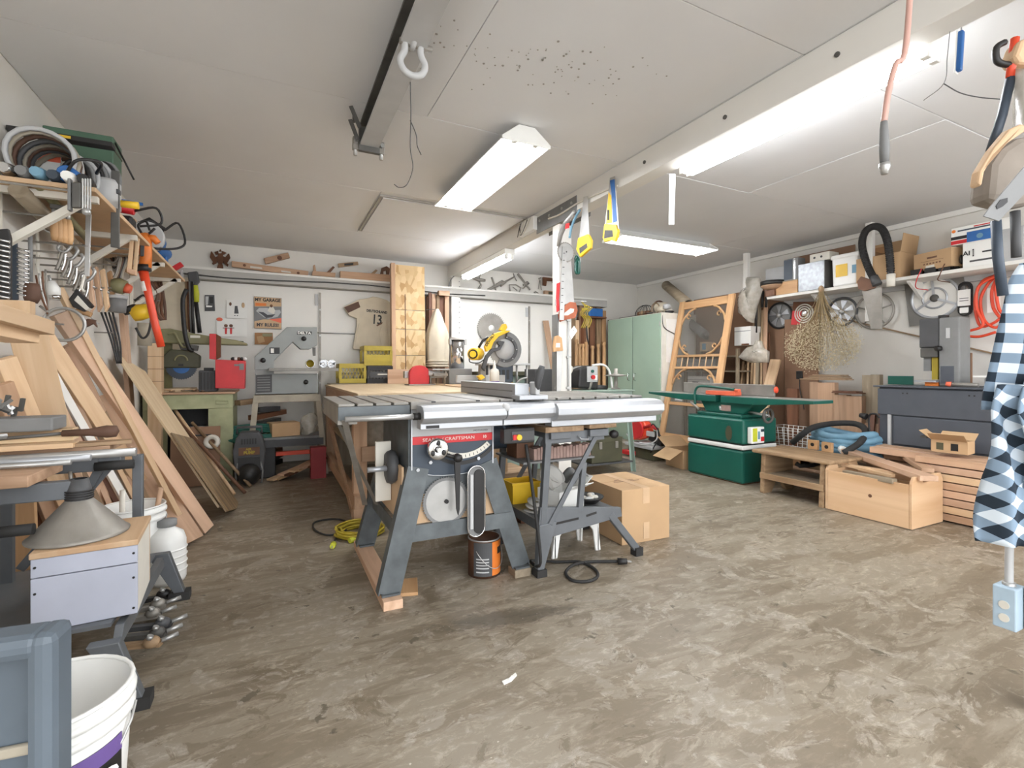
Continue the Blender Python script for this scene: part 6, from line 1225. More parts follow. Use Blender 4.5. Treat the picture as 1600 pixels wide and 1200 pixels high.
t, w, h, dp = crate('solid yellow crate on top of the black crate', 569, 613, 540, 571, YC-.01, 'olive_yellow'); S().bb(-w/2, w/2, -dp/2+.001, -dp/2+.01, .01, h*.55).mk('front_panel', 'olive_yellow', t)
zc_ = aty(550, 599, YC).z
tag(S().bb(.56, 1.3, 5.56, 5.92, 0, zc_-.002).mk('low_cupboard', 'grey_wood', None, .004), 'plain low cupboard under the plastic crates', 'cupboard')
# ---- things on the big workbench
def onbench(u, v): q = atz(u, v, .896); return q
a, b = aty(606, 598, 5.4), aty(658, 598, 5.4); tag(S().bb(a.x, b.x, 5.40, 5.42, .897, aty(606, 577, 5.4).z).mk('pink_board', 'fir', None, .002), 'pinkish board standing on the far end of the workbench', 'board')
for k, u in enumerate((653, 660, 667)):
    q = aty(u, 598, 5.2); t = thing('clamp_handle', 'small dark turned clamp handle standing on the workbench, ' + ('left', 'middle', 'right')[k] + ' one', 'clamp handle', (q.x, 5.2, .897), 0, 'clamp handles on the bench'); S().lathe([(0, 0), (.014, 0), (.014, .05), (.02, .055), (.02, .07), (0, .072)], 10).mk('handle', 'brown', t); S().cyl((0, 0, .073), (0, 0, .077), .009, n=8).mk('cap', 'steel', t)
q = aty(686, 602, 4.9); t = thing('disc_sander', 'red disc sander with metal table on the workbench', 'sander', (1.33, 4.8, .897))
pts = [(-.11, 0), (.09, 0), (.09, .12)]+[(-.01+.1*math.cos(a), .12+.08*math.sin(a)) for a in [PI*i/10 for i in range(1, 10)]]+[(-.11, .12)]
S().prism(pts, -.03, .03).mk('disc_guard', 'red', t, .006); S().bb(-.14, .3, .05, .12, .07, .14).mk('arm', 'steel', t, .006); S().bb(-.13, .14, -.08, .1, -.0, .012).mk('base', 'steel_worn', t); S().cyl((.08, -.02, .12), (.2, -.02, .12), .025).mk('spindle', 'light_grey', t); S().bb(.1, .28, -.1, .14, .15, .165).mk('table', 'steel', t, .003); S().bb(.12, .27, -.08, .1, .09, .12).mk('rib_plate', 'steel_worn', t, .004); S().cyl((.11, .0, .0), (.11, .0, .15), .01).mk('leg', 'steel_worn', t); S().cyl((.26, .0, .0), (.26, .0, .15), .01).mk('leg', 'steel_worn', t)
q = aty(716, 575, 4.9); t = thing('steel_canister', 'shiny steel canister with white lid beside the back post', 'canister', (q.x+.01, 4.95, 1.065)); hk = aty(716, 527, 4.95).z-1.065; S().lathe([(0, 0), (.072, 0), (.072, hk-.03), (0, hk-.03)], 24).mk('body', 'chrome', t); S().lathe([(.078, hk-.03), (.082, hk-.025), (.082, hk), (0, hk+.005)], 24).mk('lid', 'white_plastic', t)
for s_ in (-1, 1): S().bb(s_*.085-.012, s_*.085+.012, -.02, .02, hk-.08, hk-.02).mk('latch', 'steel', t)
tag(S().bb(q.x-.12, q.x+.14, 4.85, 5.08, .901, 1.064).mk('grey_block', 'mid_grey', None, .006), 'grey metal block under the steel canister', 'metal block')
# ---- miter saw bench and yellow miter saw
t = thing('saw_bench', 'wooden bench carrying the yellow miter saw', 'workbench', (1.87, 4.15, 0)); S().bb(-.34, .15, -.42, .98, .86, .90).mk('top', 'pine', t, .003)
for x in (-.3, .11):
    for y in (-.38, .93): S().bb(x-.035, x+.035, y-.035, y+.035, 0, .859).mk('leg', 'cedar', t)
S().bb(-.32, .13, -.36, .9, .3, .32).mk('shelf', 'grey_wood', t)
YM = 4.15; o = aty(760, 600, YM); t = thing('miter_saw', 'yellow and grey miter saw with raised round guard on the bench', 'miter saw', (o.x, YM, .901)); o = Vector(t.location)
S().lathe([(0, 0), (.15, 0), (.15, .03), (.11, .04), (0, .04)], 24, (-.0, .05, 0)).mk('turntable', 'light_grey', t); S().bb(-.25, .24, .1, .14, .03, .1).mk('fence', 'light_grey', t, .004)
cx = aty(788, 546, YM); C0 = cx-o
S().lathe([(.0, -.02), (.098, -.02), (.1, -.01)], 32, (C0.x, 0, C0.z), 'y').mk('guard_plate', 'light_grey', t)
ar = [math.radians(a_) for a_ in range(-120, 95, 12)]
S().prism([(C0.x+.168*math.cos(a_), C0.z+.168*math.sin(a_)) for a_ in ar]+[(C0.x+.1*math.cos(a_), C0.z+.1*math.sin(a_)) for a_ in ar[::-1]], -.03, .03).mk('outer_guard', 'mid_grey', t, .004)
S().prism([(C0.x+.125*math.cos(a_), C0.z+.125*math.sin(a_)) for a_ in ar]+[(C0.x+.098*math.cos(a_), C0.z+.098*math.sin(a_)) for a_ in ar[::-1]], -.034, -.031).mk('guard_band', 'dark_grey', t)
for a_ in (-100, -50, 0, 50, 85): S().cyl((C0.x+.112*math.cos(math.radians(a_)), -.038, C0.z+.112*math.sin(math.radians(a_))), (C0.x+.112*math.cos(math.radians(a_)), -.034, C0.z+.112*math.sin(math.radians(a_))), .006, n=6).mk('rivet', 'light_grey', t)
bl_ = sawblade('b', .165, 48, th=.003).turn(Matrix.Translation((C0.x, 0.0, C0.z))).mk('blade', 'steel_worn', t)
flatY([(757, 542), (762, 530), (772, 521), (785, 517), (797, 517), (790, 521), (778, 526), (770, 535), (766, 545), (759, 550)], YM-.03, .05, o).mk('upper_guard', 'yellow', t, .006)
c = aty(766, 531, YM-.06)-o; text('DEWALT', .035, 'black', t, (c.x, -.0565, c.z), (PI/2, -.95, 0), sx=1, bold=.001)
flatY([(779, 516), (785, 506), (790, 506), (792, 512), (788, 518)], YM, .04, o).mk('handle', 'yellow', t, .008)
flatY([(752, 575), (758, 556), (768, 545), (778, 543), (784, 533), (788, 534), (781, 547), (770, 550), (762, 560), (757, 580)], YM-.04, .03, o).mk('linkage', 'dark_grey', t, .004); c = aty(781, 536, YM-.05)-o; S().cyl((c.x, -.06, c.z), (c.x, -.03, c.z), .022, n=16).mk('arbor', 'dark_grey', t)
c = aty(741, 554, YM)-o; S().cyl((c.x-.05, -.1, c.z), (c.x+.06, .05, c.z+.01), .055, .06, 18).mk('motor', 'yellow', t, .006); S().cyl((c.x-.055, -.107, c.z), (c.x-.05, -.1, c.z), .042, n=16).mk('motor_cap', 'black', t); S().cyl((c.x-.058, -.111, c.z), (c.x-.055, -.107, c.z), .03, n=16).mk('motor_badge', 'yellow', t)
S().tube([aty(u, v, YM)-o for u, v in ((748, 543), (754, 533), (762, 527))], .012, 8).mk('carry_bar', 'black', t); S().tube(spline([aty(u, v, YM-.1)-o for u, v in ((733, 560), (735, 566), (748, 567), (756, 562))], 4), .005, 6).mk('cord', 'black', t)
flatY([(749, 570), (757, 566), (758, 598), (748, 598)], YM+.02, .06, o).mk('pivot_post', 'steel_worn', t, .006); flatY([(745, 588), (752, 585), (757, 590), (750, 594)], YM-.07, .05, o).mk('bevel_knob', 'yellow', t, .006)
q = aty(774, 598, 3.8); t = thing('glue_bottle', 'white glue bottle with purple label in front of the miter saw', 'bottle', (q.x, 3.82, .901)); hg = aty(774, 563, 3.82).z-.901; S().lathe([(0, 0), (.042, 0), (.042, hg*.55), (.036, hg*.65), (.016, hg*.7), (.014, hg*.76), (.004, hg), (0, hg)], 20).mk('bottle', 'off_white', t); mat('purple', '#6a5390', .5, var=.05); S().lathe([(.0425, .01), (.0432, .012), (.0432, hg*.22), (.0425, hg*.23)], 20).mk('label_band', 'purple', t)
q = aty(797, 596, 3.85); t = thing('tape_measure', 'small black and yellow tape measure on the bench', 'tape measure', (q.x-.01, 3.85, .901)); S().bb(-.035, .035, -.02, .02, 0, .045).mk('case', 'black', t, .01); S().cyl((.02, -.022, .023), (.02, -.0195, .023), .016, n=14).mk('badge', 'yellow', t)
q = aty(807, 570, 5.9); tag(S().cyl((q.x, 6.0, .01), (q.x-.0, 6.05, q.z+.1), .018, n=8).mk('red_pole', 'rust'), 'thin dark red pole standing by the second garage door', 'pole')
a, b = aty(858, 500, 5.95), aty(866, 500, 5.95); plank((a.x+.05, 5.9, 1.032), (a.x, 6.05, a.z), .09, .02, 'cedar', 'leaning_board', (0, 1, 0), label='narrow brown board leaning on the second garage door by the post', cat='board')
# big round blade on the second door
c = aty(768, 513, 6.06); t = thing('large_saw_blade', 'large rusty round saw blade hung on the second garage door', 'saw blade', c); sawblade('b', .215, 44, th=.004, q=.91).mk('blade', 'steel_worn', t); S().lathe([(0, -.004), (.045, -.004), (.045, 0)], 20, axis='y').mk('hub_hole', 'white_paint', t)
# ================================================================== BACK LEFT: band saw, radial arm saw, compressor
YS = 5.45; o = aty(399, 616, YS); t = thing('band_saw', 'large grey band saw on an open steel stand at the back wall', 'band saw', (o.x, YS, o.z)); o = Vector(t.location)
flatY([(398, 578), (398, 558), (448, 512), (495, 512), (495, 540), (483, 546), (469, 546), (457, 535), (428, 564), (428, 578)], YS, .14, o).mk('upper_frame', 'delta_grey', t, .006); flatY([(399, 584), (496, 584), (496, 614), (399, 616)], YS, .16, o).mk('lower_housing', 'delta_grey', t, .006); flatY([(399, 577), (428, 577), (428, 585), (399, 585)], YS, .13, o).mk('neck', 'delta_grey', t)
zt = aty(420, 580, YS-.15).z-o.z; a, b = aty(420, 580, YS-.1).x-o.x, aty(527, 580, YS-.1).x-o.x; S().bb(a, b, -.22, .16, zt, zt+.03).mk('table', 'cast_iron', t, .003)
for u, v in ((411, 563), (475, 529), (478, 597)): q = aty(u, v, YS-.09)-o; S().lathe([(.025, 0), (.022, -.03), (0, -.034)], 12, (q.x, -.07, q.z), 'y').mk('knob', 'black', t)
flatY([(488, 543), (493, 543), (493, 556), (489, 556)], YS, .03, o).mk('guide_post', 'steel_dark', t); flatY([(464, 518), (487, 518), (487, 523), (464, 523)], YS-.0715, .002, o).mk('name_plate', 'black', t); q = aty(475.5, 520.5, YS-.074)-o; text('DELTA', .035, 'paper', t, (q.x, -.0735, q.z), FRONT, sx=1.2, bold=.001)
flatY([(421, 543), (437, 543), (437, 553), (421, 553)], YS-.0715, .002, o).mk('badge', 'black', t); flatY([(423, 544.5), (428, 544.5), (428, 551.5), (423, 551.5)], YS-.074, .002, o).mk('badge_mark', 'paper', t); flatY([(400, 586), (425, 585), (425, 613), (400, 614)], YS-.0815, .002, o).mk('instruction_plate', 'dark_grey', t)
for k in range(6): flatY([(402, 589+4*k), (422, 588.5+4*k), (422, 590+4*k), (402, 590.5+4*k)], YS-.084, .002, o).mk('print_line', 'mid_grey', t)
zo = o.z; w = aty(498, 616, YS).x-o.x
for y in (-.16, .16):
    S().bb(-.01, w, y-.012, y+.012, -.075, -.004).mk('stand_rail', 'dust', t, .002)
    for x, x2 in ((.01, -.06), (w-.02, w+.05)): S().bar((x, y, -.02), (x2, y*1.3, -zo), .05, .008, (0, 1, 0)).mk('stand_leg', 'dust', t)
S().bb(-.03, w+.02, -.18, .18, .37-zo, .39-zo).mk('stand_shelf', 'mid_grey', t); S().bb(-.03, w+.03, -.2, -.188, .30-zo, .37-zo).mk('stand_rail', 'dark_grey', t)
for k, u in enumerate((484, 505, 517)):
    q = aty(u, 568, YS-.08); tt = thing('tin_can', 'open tin can lying on the band saw table, ' + ('left', 'middle', 'right')[k] + ' one', 'can', (q.x, YS-.1, zo+zt+.031+.045), 0, 'cans on the band saw table'); S().lathe([(.0, .1), (.042, .1), (.042, 0), (.038, 0), (.038, .095), (0, .095)], 16, (0, -.04, 0), 'y').mk('can', ('olive_yellow', 'chrome', 'chrome')[k], tt); S().ring((0, -.04, 0), .041, .004, 'y', 16, 5).mk('rim', 'chrome', tt)
t = carton('small_carton', 'small closed brown carton on the band saw stand shelf', (.02+.08, 5.42, .391), (.26, .2, .13), .25, tape=False)
t = thing('film_bag', 'crumpled clear plastic bag beside the small carton', 'plastic bag', (.34, 5.42, .391)); S().grid(lambda u, v: Vector(((.05+.05*v*(1-v)*4*.6)*math.cos(2*PI*u)*(1+.25*math.sin(5*u*PI+7*v)), .06*math.sin(2*PI*u)*(1-.5*v), .2*v+.02*math.sin(9*u))), 18, 10).mk('bag', 'plastic_film', t)
# radial arm saw bench
BY = 5.3; t = thing('steel_bench', 'pale green steel bench carrying the radial arm saw', 'workbench', (-.67, 5.6, 0)); xr = -.335
P(S().bb(-1.04, xr+.02, BY-.02, 5.96, .825, .845), 'top', 'cedar', t, .003); P(S().bb(-1.03, xr, BY, BY+.02, .69, .824), 'drawer_front', 'bench_green', t, .004); P(S().bb(-1.03, xr, BY+.02, 5.94, .7, .824), 'body', 'bench_green', t)
P(S().bb(xr-.2, xr, BY+.005, BY+.03, 0, .69), 'leg_panel', 'bench_green', t, .003); P(S().bb(xr-.02, xr, BY+.03, 5.94, 0, .69), 'side_panel', 'bench_green', t); P(S().bb(-1.03, -.85, BY+.005, BY+.03, 0, .69), 'leg_panel', 'bench_green', t); P(S().bb(-1.03, xr-.02, 5.9, 5.93, 0, .69), 'back_panel', 'dark_grey', t)
q = aty(347, 628, BY); P(S().tube([(q.x-.05, BY-.004, q.z+.012), (q.x-.05, BY-.012, q.z-.014), (q.x+.05, BY-.012, q.z-.014), (q.x+.05, BY-.004, q.z+.012)], .006, 6, closed=True), 'drawer_pull', 'bench_green', t)
t = thing('radial_arm_saw', 'olive radial arm saw with blue blade on the green bench', 'radial arm saw', (-.7, 5.6, .846)); o = Vector(t.location)
flatY([(248, 515), (268, 514), (300, 521), (370, 532), (387, 537), (387, 540), (300, 538), (248, 536)], 5.6, .13, o).mk('arm', 'olive', t, .012); S().cyl((.40, 0, .48), (.44, 0, .48), .015).mk('arm_end', 'steel_dark', t); S().cyl((-.22, .1, 0), (-.22, .1, .52), .05, n=16).mk('column', 'olive', t)
flatY([(254, 575), (256, 556), (266, 546), (300, 548), (314, 556), (313, 575)], 5.5, .08, o).mk('motor_guard', 'dark_olive', t, .012); c = aty(283, 572, 5.46)-o; sawblade('b', .13, 40, th=.003).turn(Matrix.Translation((c.x, -.12, c.z))).mk('blade', 'navy', t); S().lathe([(0, -.125), (.07, -.125)], 20, (c.x, 0, c.z), 'y').mk('blade_face', 'blue', t); S().ring((c.x, -.145, c.z+.05), .05, .008, 'y', 16, 6, (0, PI)).mk('guard_arc', 'olive', t); S().bb(c.x-.02, c.x+.02, -.15, -.13, c.z+.0, c.z+.02).mk('arbor_block', 'black', t)
flatY([(280, 538), (310, 540), (308, 548), (284, 547)], 5.55, .12, o).mk('carriage', 'steel_dark', t, .004); q = aty(305, 526, 5.53)-o; S().bb(q.x-.04, q.x+.04, -.068, -.065, q.z-.012, q.z+.012).mk('name_plate', 'off_white', t)
S().tube(spline([aty(u, v, 5.45)-o for u, v in ((262, 522), (272, 520), (278, 530), (286, 542), (296, 540))], 5), .01, 7).mk('power_lead', 'olive', t); S().bb(-.32, .02, -.2, .2, 0, .03).mk('table_board', 'plywood', t)
t = thing('red_tool_box', 'red metal tool box stood on end with open lid on the bench', 'tool box', (-.31, 5.4, .846)); o = Vector(t.location); flatY([(338, 562), (384, 564), (383, 607), (338, 606)], 5.38, .2, o).mk('body', 'red', t, .004); flatY([(328, 522), (338, 522), (338, 562), (328, 561)], 5.36, .1, o).mk('lid', 'red', t, .003); flatY([(338, 522), (345, 526), (345, 558), (338, 562)], 5.39, .06, o).mk('lid_side', 'rust', t); flatY([(374, 568), (381, 568), (381, 578), (374, 578)], 5.276, .01, o).mk('latch', 'mid_grey', t); flatY([(366, 569), (374, 569), (374, 572), (366, 572)], 5.277, .006, o).mk('latch_bar', 'mid_grey', t)
for k in range(9): S().ball((.0+.025*(k % 5)-.03, -.02+.03*(k//5), .31), (.02, .03, .018), 7, 5).mk('scrap', ('black', 'paper', 'rust')[k % 3], t)
q = aty(325, 600, 5.35); t = thing('black_case', 'black ribbed power tool case beside the red tool box', 'case', (q.x, 5.42, .846)); S().bb(-.075, .075, -.08, .08, 0, .2).mk('body', 'dark_grey', t, .012)
for k in range(5): S().bb(-.06+.027*k, -.045+.027*k, -.086, -.08, .02, .18).mk('rib', 'black', t)
S().bb(-.04, .04, -.02, .02, .2, .225).mk('handle', 'black', t, .004)
rn = random.Random(21)
for k in range(9):
    a = aty(255+rn.uniform(0, 60), 604, 5.33); plank((a.x, 5.3+rn.uniform(0, .04), .855+.006*(k % 3)), (a.x+rn.uniform(-.12, .12), 5.42, .857+.006*(k % 3)), .012, .008, ('old_wood', 'steel_dark', 'pine')[k % 3], 'bench_scrap', label=('splinter of old wood', 'dark steel rod', 'pale wood splinter')[k % 3]+' on the bench under the saw blade, ' + ('first', 'second', 'third')[k//3]+' of its kind', cat='scrap', group='scraps on the bench')
# things hung at the far left corner
tag(S().bb(-1.04, -.75, 5.97, 6.0, 1.05, 2.0).mk('beige_panel', 'cloth_beige', None, .003), 'plain beige board hung in the left back corner', 'board')
t = thing('pole_tool', 'lime and black pole tool hanging from the ledge', 'pole tool', aty(303, 436, 5.9)); o = Vector(t.location)
flatY([(293, 426), (309, 424), (312, 440), (307, 447), (296, 445)], 5.9, .06, o).mk('head', 'dark_grey', t, .012); S().tube([aty(u, v, 5.9) for u, v in ((304, 446), (306, 460), (307, 472))], [.03, .032, .024], 10).mk('grip', 'lime', t, w=1); S().tube([aty(u, v, 5.9) for u, v in ((306, 472), (309, 495), (312, 520))], .02, 8).mk('shaft', 'black', t, w=1)
t = thing('black_strap', 'black belt strap hanging over the radial arm saw', 'strap', aty(288, 450, 5.45)); S().tube(spline([aty(u, v, 5.42) for u, v in ((292, 452), (286, 468), (287, 500), (290, 525), (296, 545), (303, 548))], 4), [.02]*21, 5).mk('strap', 'black', t, w=1)
t = thing('tool_bundle', 'bundle of dark tools and cords hanging in the left back corner', 'tools', aty(296, 495, 5.85))
for k in range(4): S().tube([aty(u, v, 5.86-.02*k) for u, v in ((291+3*k, 440), (292+3*k, 490), (294+3*k, 515+4*k))], .014, 6).mk('tool', ('old_wood', 'rust', 'mid_grey', 'black')[k], t, w=1)
# dark clutter between the benches and the compressor
rn = random.Random(5)
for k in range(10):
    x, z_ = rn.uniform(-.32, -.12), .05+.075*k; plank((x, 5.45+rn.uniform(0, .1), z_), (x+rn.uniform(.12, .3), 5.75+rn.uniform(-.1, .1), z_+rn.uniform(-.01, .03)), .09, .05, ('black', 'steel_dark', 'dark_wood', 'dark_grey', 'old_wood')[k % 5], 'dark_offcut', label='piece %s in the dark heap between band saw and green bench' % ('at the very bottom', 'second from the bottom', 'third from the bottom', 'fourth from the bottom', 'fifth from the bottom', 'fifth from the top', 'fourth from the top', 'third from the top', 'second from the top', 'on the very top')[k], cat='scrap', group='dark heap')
t = thing('air_compressor', 'small black air pump with round tank on the floor', 'compressor', (-.19, 5.13, 0))
S().prism([(-.115, .12), (.115, .12), (.135, .3), (.11, .42), (.075, .475), (-.075, .475), (-.11, .42), (-.135, .3)], -.06, .12).mk('housing', 'dark_grey', t, .012); S().bb(-.09, .09, -.07, -.061, .13, .25).mk('recess', 'black', t); S().bb(-.085, .085, -.07, -.061, .27, .34).mk('label_plate', 'brown', t); text('AIR', .03, 'olive_yellow', t, (-.005, -.0715, .323), FRONT, bold=.001); text('PUMP', .036, 'olive_yellow', t, (-.0, -.0715, .292), FRONT, bold=.002)
for k in range(6): S().bb(-.065+.022*k, -.052+.022*k, -.067, -.061, .37, .42).mk('vent', 'black', t)
S().ball((0, -.1, .1), (.098, .098, .098), 18, 12).mk('tank', 'black', t); S().tube([(-.1, 0, .46), (-.1, 0, .52), (.1, 0, .52), (.1, 0, .46)], .012, 8).mk('handle', 'dark_grey', t)
for s_ in (-1, 1): S().tube([(s_*.09, -.06, .2), (s_*.11, -.06, .12), (s_*.1, -.05, .0)], .01, 6).mk('leg', 'mid_grey', t)
t = thing('green_hose', 'coiled green hose draped behind the air pump', 'hose', (-.16, 5.33, .3)); rn = random.Random(2)
for k in range(5): S().tube([Vector((.22*math.cos(a)*(1+.06*k), .05*math.sin(a)+.01*k, .1+.05*math.sin(a)+.015*k)) for a in [2*PI*i/18 for i in range(18)]], .012, 6, closed=True).mk('loop', 'machine_green', t)
tag(S().bb(-.31, .03, 5.28, 5.4, 0, .34).mk('black_bin', 'black', None, .01), 'black bin behind the air pump under the green hose', 'bin')
tag(S().bb(.33, .47, 5.05, 5.17, .0, .30).mk('red_metal_box', 'dark_red', None, .004), 'dark red metal box beside the workbench leg', 'box')
for k in range(8):
    x = -.02+.045*k; plank((x, 5.08+.02*(k % 3), .02+.03*(k//2)), (x+.2, 5.3, .05+.04*(k//2)), .08, .018, ('pine', 'cardboard', 'fir', 'rust')[k % 4], 'floor_offcut', label=('pale pine', 'cardboard', 'reddish', 'rusty')[k % 4]+' piece in the heap before the band saw stand, ' + ('lower' if k < 4 else 'upper') + ' one', cat='scrap', group='heap before the band saw')
for z_, m in ((.12, 'red_orange'),): plank((0, 5.36, .22), (.4, 5.36, .22), .05, .04, m, 'red_bar', label='red bar under the band saw stand', cat='bar')
# under the workbench: bags and tools on its shelf
t = thing('film_bag', 'white plastic bag stuffed on the workbench shelf near its left leg', 'plastic bag', (.68, 3.75, .452)); S().ball((0, 0, .13), (.1, .14, .13), 14, 10).mk('bag', 'plastic_film', t); S().ball((.02, -.05, .28), (.04, .03, .05), 8, 6).mk('knot', 'plastic_film', t)
t = thing('yellow_drill', 'yellow power drill on the workbench shelf', 'drill', (.98, 3.62, .452)); S().cyl((-.1, 0, .16), (.08, 0, .16), .035, n=12).mk('motor', 'yellow', t, .004); S().bb(.03, .09, -.02, .02, 0, .14).mk('grip', 'black', t, .006); S().cyl((-.16, 0, .16), (-.1, 0, .16), .012, .025).mk('chuck', 'steel_dark', t)
t = thing('grey_sander', 'grey bundled power tool beside the yellow drill', 'sander', (1.18, 3.6, .452)); S().bb(-.07, .07, -.05, .05, 0, .08).mk('body', 'mid_grey', t, .02); S().tube([(-.06, 0, .08), (-.04, 0, .13), (.04, 0, .13), (.06, 0, .08)], .015, 8).mk('handle', 'dark_grey', t)
# ================================================================== LEANING BOARDS ON THE LEFT
def lean(u0, v0, u1, v1, w, th, m, label, X=-.985, name='leaning_board', cat='board', up=(.6, -.8, .4)):
    a = atz(u0, v0, .02); b = atx(u1, v1, X); return plank(a, b, w, th, m, name, up, label=label, cat=cat, group='boards leaning on the left wall')
for a in ((324, 827, 92, 490, .075, .04, 'fir', 'long pinkish beam in front of all boards leaning on the left wall'), (296, 838, 92, 450, .03, .03, 'pine', 'thin pale batten rising behind the round sieve'), (265, 824, 60, 515, .08, .035, 'pine', 'broad pale board left of the long pinkish beam'),
          (243, 815, 104, 540, .05, .03, 'fir', 'narrow pinkish board between the two front beams'), (246, 870, 66, 556, .035, .02, 'white_paint', 'white painted strip between the leaning boards'), (228, 862, 82, 570, .055, .03, 'cedar', 'brown board just right of the white strip'),
          (205, 870, 40, 545, .065, .03, 'fir', 'pinkish board right of the thick slanting beam'), (185, 880, 22, 565, .06, .03, 'old_wood', 'dull board hidden behind the thick slanting beam'), (232, 858, 116, 640, .04, .025, 'alu', 'bright metal track leaning among the boards'),
          (300, 846, 150, 620, .14, .015, 'cedar', 'reddish brown sheet behind the foot of the pinkish beam'), (318, 818, 150, 560, .05, .02, 'old_wood', 'dull brown board behind the pinkish beam'), (150, 900, 6, 560, .07, .035, 'pine', 'pale beam rising beside the left folding workbench'), (120, 905, 2, 600, .07, .03, 'cedar', 'dull brown board low at the left edge')): lean(*a)
plank((-.30, 4.22, .02), (-.97, 4.62, 1.1), .50, .016, 'plywood', 'plywood_sheet', (1, 0, .6), label='pale plywood sheet leaning on the left wall', cat='sheet')
plank((-.255, 4.16, .012), (-.60, 4.32, .56), .52, .012, 'weathered', 'weathered_sheet', (1, 0, .6), label='weathered brown rough plywood sheet at the foot of the leaning boards', cat='sheet')
rn = random.Random(9)
for k in range(12):
    y0 = 2.9+.11*k; plank((-.62+.012*k+rn.uniform(-.03, .03), y0+rn.uniform(-.03, .03), .012), (-1.0, y0+.12+rn.uniform(-.1, .15), rn.uniform(.75, 1.15)), rn.uniform(.05, .085), .022, ('cedar', 'old_wood', 'fir', 'dark_wood', 'pine')[k % 5], 'rear_board', (1, .5, .4), label='rear board at the left wall, number %s counted from the doorway' % ('one', 'two', 'three', 'four', 'five', 'six', 'seven', 'eight', 'nine', 'ten', 'eleven', 'twelve')[k], group='boards leaning on the left wall')
for k, (p, m, lb) in enumerate((((366, 772, 243, 597), 'pine', 'long pale broom handle'), ((383, 770, 262, 640), 'brown', 'purple-brown pole'), ((392, 760, 300, 660), 'old_wood', 'dull tan pole with dark tip'), ((318, 735, 244, 615), 'off_white', 'thin white rod'))):
    a = atz(p[0], p[1], .012); b = aty(p[2], p[3], 5.25) if k else atx(p[2], p[3], -.99); tag(S().cyl(a, b, .014 if k < 3 else .006, n=8).mk('pole', m), lb+' leaning before the green bench', 'pole')
t = thing('brown_panel_board', 'brown board with a hook and white rag leaning on the green bench', 'board', (-.62, 5.2, 0)); S().box((0, 0, .27), (.38, .014, .53), (-.1, 0, 0)).mk('board', 'hardboard', t); S().bb(-.05, .12, -.0, .02, .45, .465).mk('bar', 'black', t)
S().ring((.13, -.05, .4), .045, .022, 'y', 16, 8).mk('rag', 'off_white', t)
t = pail('paint_tray_bucket', 'white paint pail with handle under the green bench', (-.62, 5.5, .35), .11, .15, 'light_grey'); S().bb(-.06, .06, -.109, -.104, .03, .07).mk('label_patch', 'red', t)
tag(S().bb(-.8, -.45, 5.38, 5.65, 0, .348).mk('bench_underbox', 'dark_wood', None, .004), 'dark box under the pail inside the green bench', 'box')
# thick sawhorse beams at the far left
a = atx(0, 497, -.62); 
plank(atx(-60, 478, -.75), atx(60, 512, -.75), .09, .05, 'pine', 'sawhorse_beam', label='thick pale beam crossing at the left edge, upper one', cat='beam'); plank(atx(-60, 505, -.78), atx(35, 525, -.78), .09, .05, 'pine', 'sawhorse_beam', label='thick pale beam crossing at the left edge, lower one', cat='beam')
plank(atz(140, 900, .03), atx(42, 512, -.93), .12, .05, 'pine', 'thick_beam', (.3, -1, .3), label='thick pale beam slanting down from the crossing beams', cat='beam')
plank(atx(22, 490, -.83), atx(22, 470, -.83), .1, .05, 'pine', 'sawhorse_post', label='short upright pale post above the crossing beams', cat='beam')
plank((-.96, 2.75, .01), (-1.0, 2.8, .92), .14, .03, 'orange_wood', 'orange_plank', label='upright orange-brown plank at the left edge', cat='plank'); plank((-.97, 2.95, .01), (-1.0, 3.0, .88), .1, .03, 'dark_wood', 'dark_plank', label='upright dark plank at the left edge', cat='plank')
q = atx(198, 530, -.98); plank((-.9, q.y-.05, .01), (-1.0, q.y, atx(195, 492, -1).z), .12, .03, 'fir', 'standing_board', (1, 0, 0), label='standing pinkish board with square top on the left wall', cat='board')
q = atx(250, 545, -.9); t = thing('kerfed_block', 'upright wood block with saw lines near the radial arm saw', 'wood block', (-.93, q.y, 0)); hh = atx(250, 538, -.93).z; S().bb(-.05, .05, -.06, .06, 0, hh).mk('block', 'pine', t, .003)
for k in range(3): S().bb(-.051, .051, -.061, .061, hh-.12-.11*k, hh-.116-.11*k).mk('kerf', 'brown', t)
# ================================================================== LEFT WALL SHELVES AND HUNG TOOLS
def T(name, label, cat, X, uc, vc, parts, group=None):
    """a thing hung beside the left wall: outlines measured in the upright plane through its own spot"""
    o = atx(uc, vc, X); t = thing(name, label, cat, o, 0, group); Y = o.y
    for nm, kd, pts, r, m, *dy in parts:
        y = Y+(dy[0] if dy else 0)
        if kd == 'f': flatY(pts, y, r, o).mk(nm, m, t, min(.003, r*.2))
        elif kd == 't': S().tube([aty(u, v, y) for u, v in pts], r, 8).mk(nm, m, t, w=1)
        elif kd == 's': S().tube(spline([aty(u, v, y) for u, v in pts], 5), r, 7).mk(nm, m, t, w=1)
        elif kd == 'b': S().ball(aty(*pts, y), r, 10, 7).mk(nm, m, t, w=1)
        elif kd == 'r': S().ring(aty(*pts, y), r[0], r[1], 'y', 26, 6).mk(nm, m, t, w=1)
    S().cyl((XL-o.x+.002, 0, .0), (.0, 0, .0), .005, n=6).mk('peg', 'steel_worn', t)
    return t
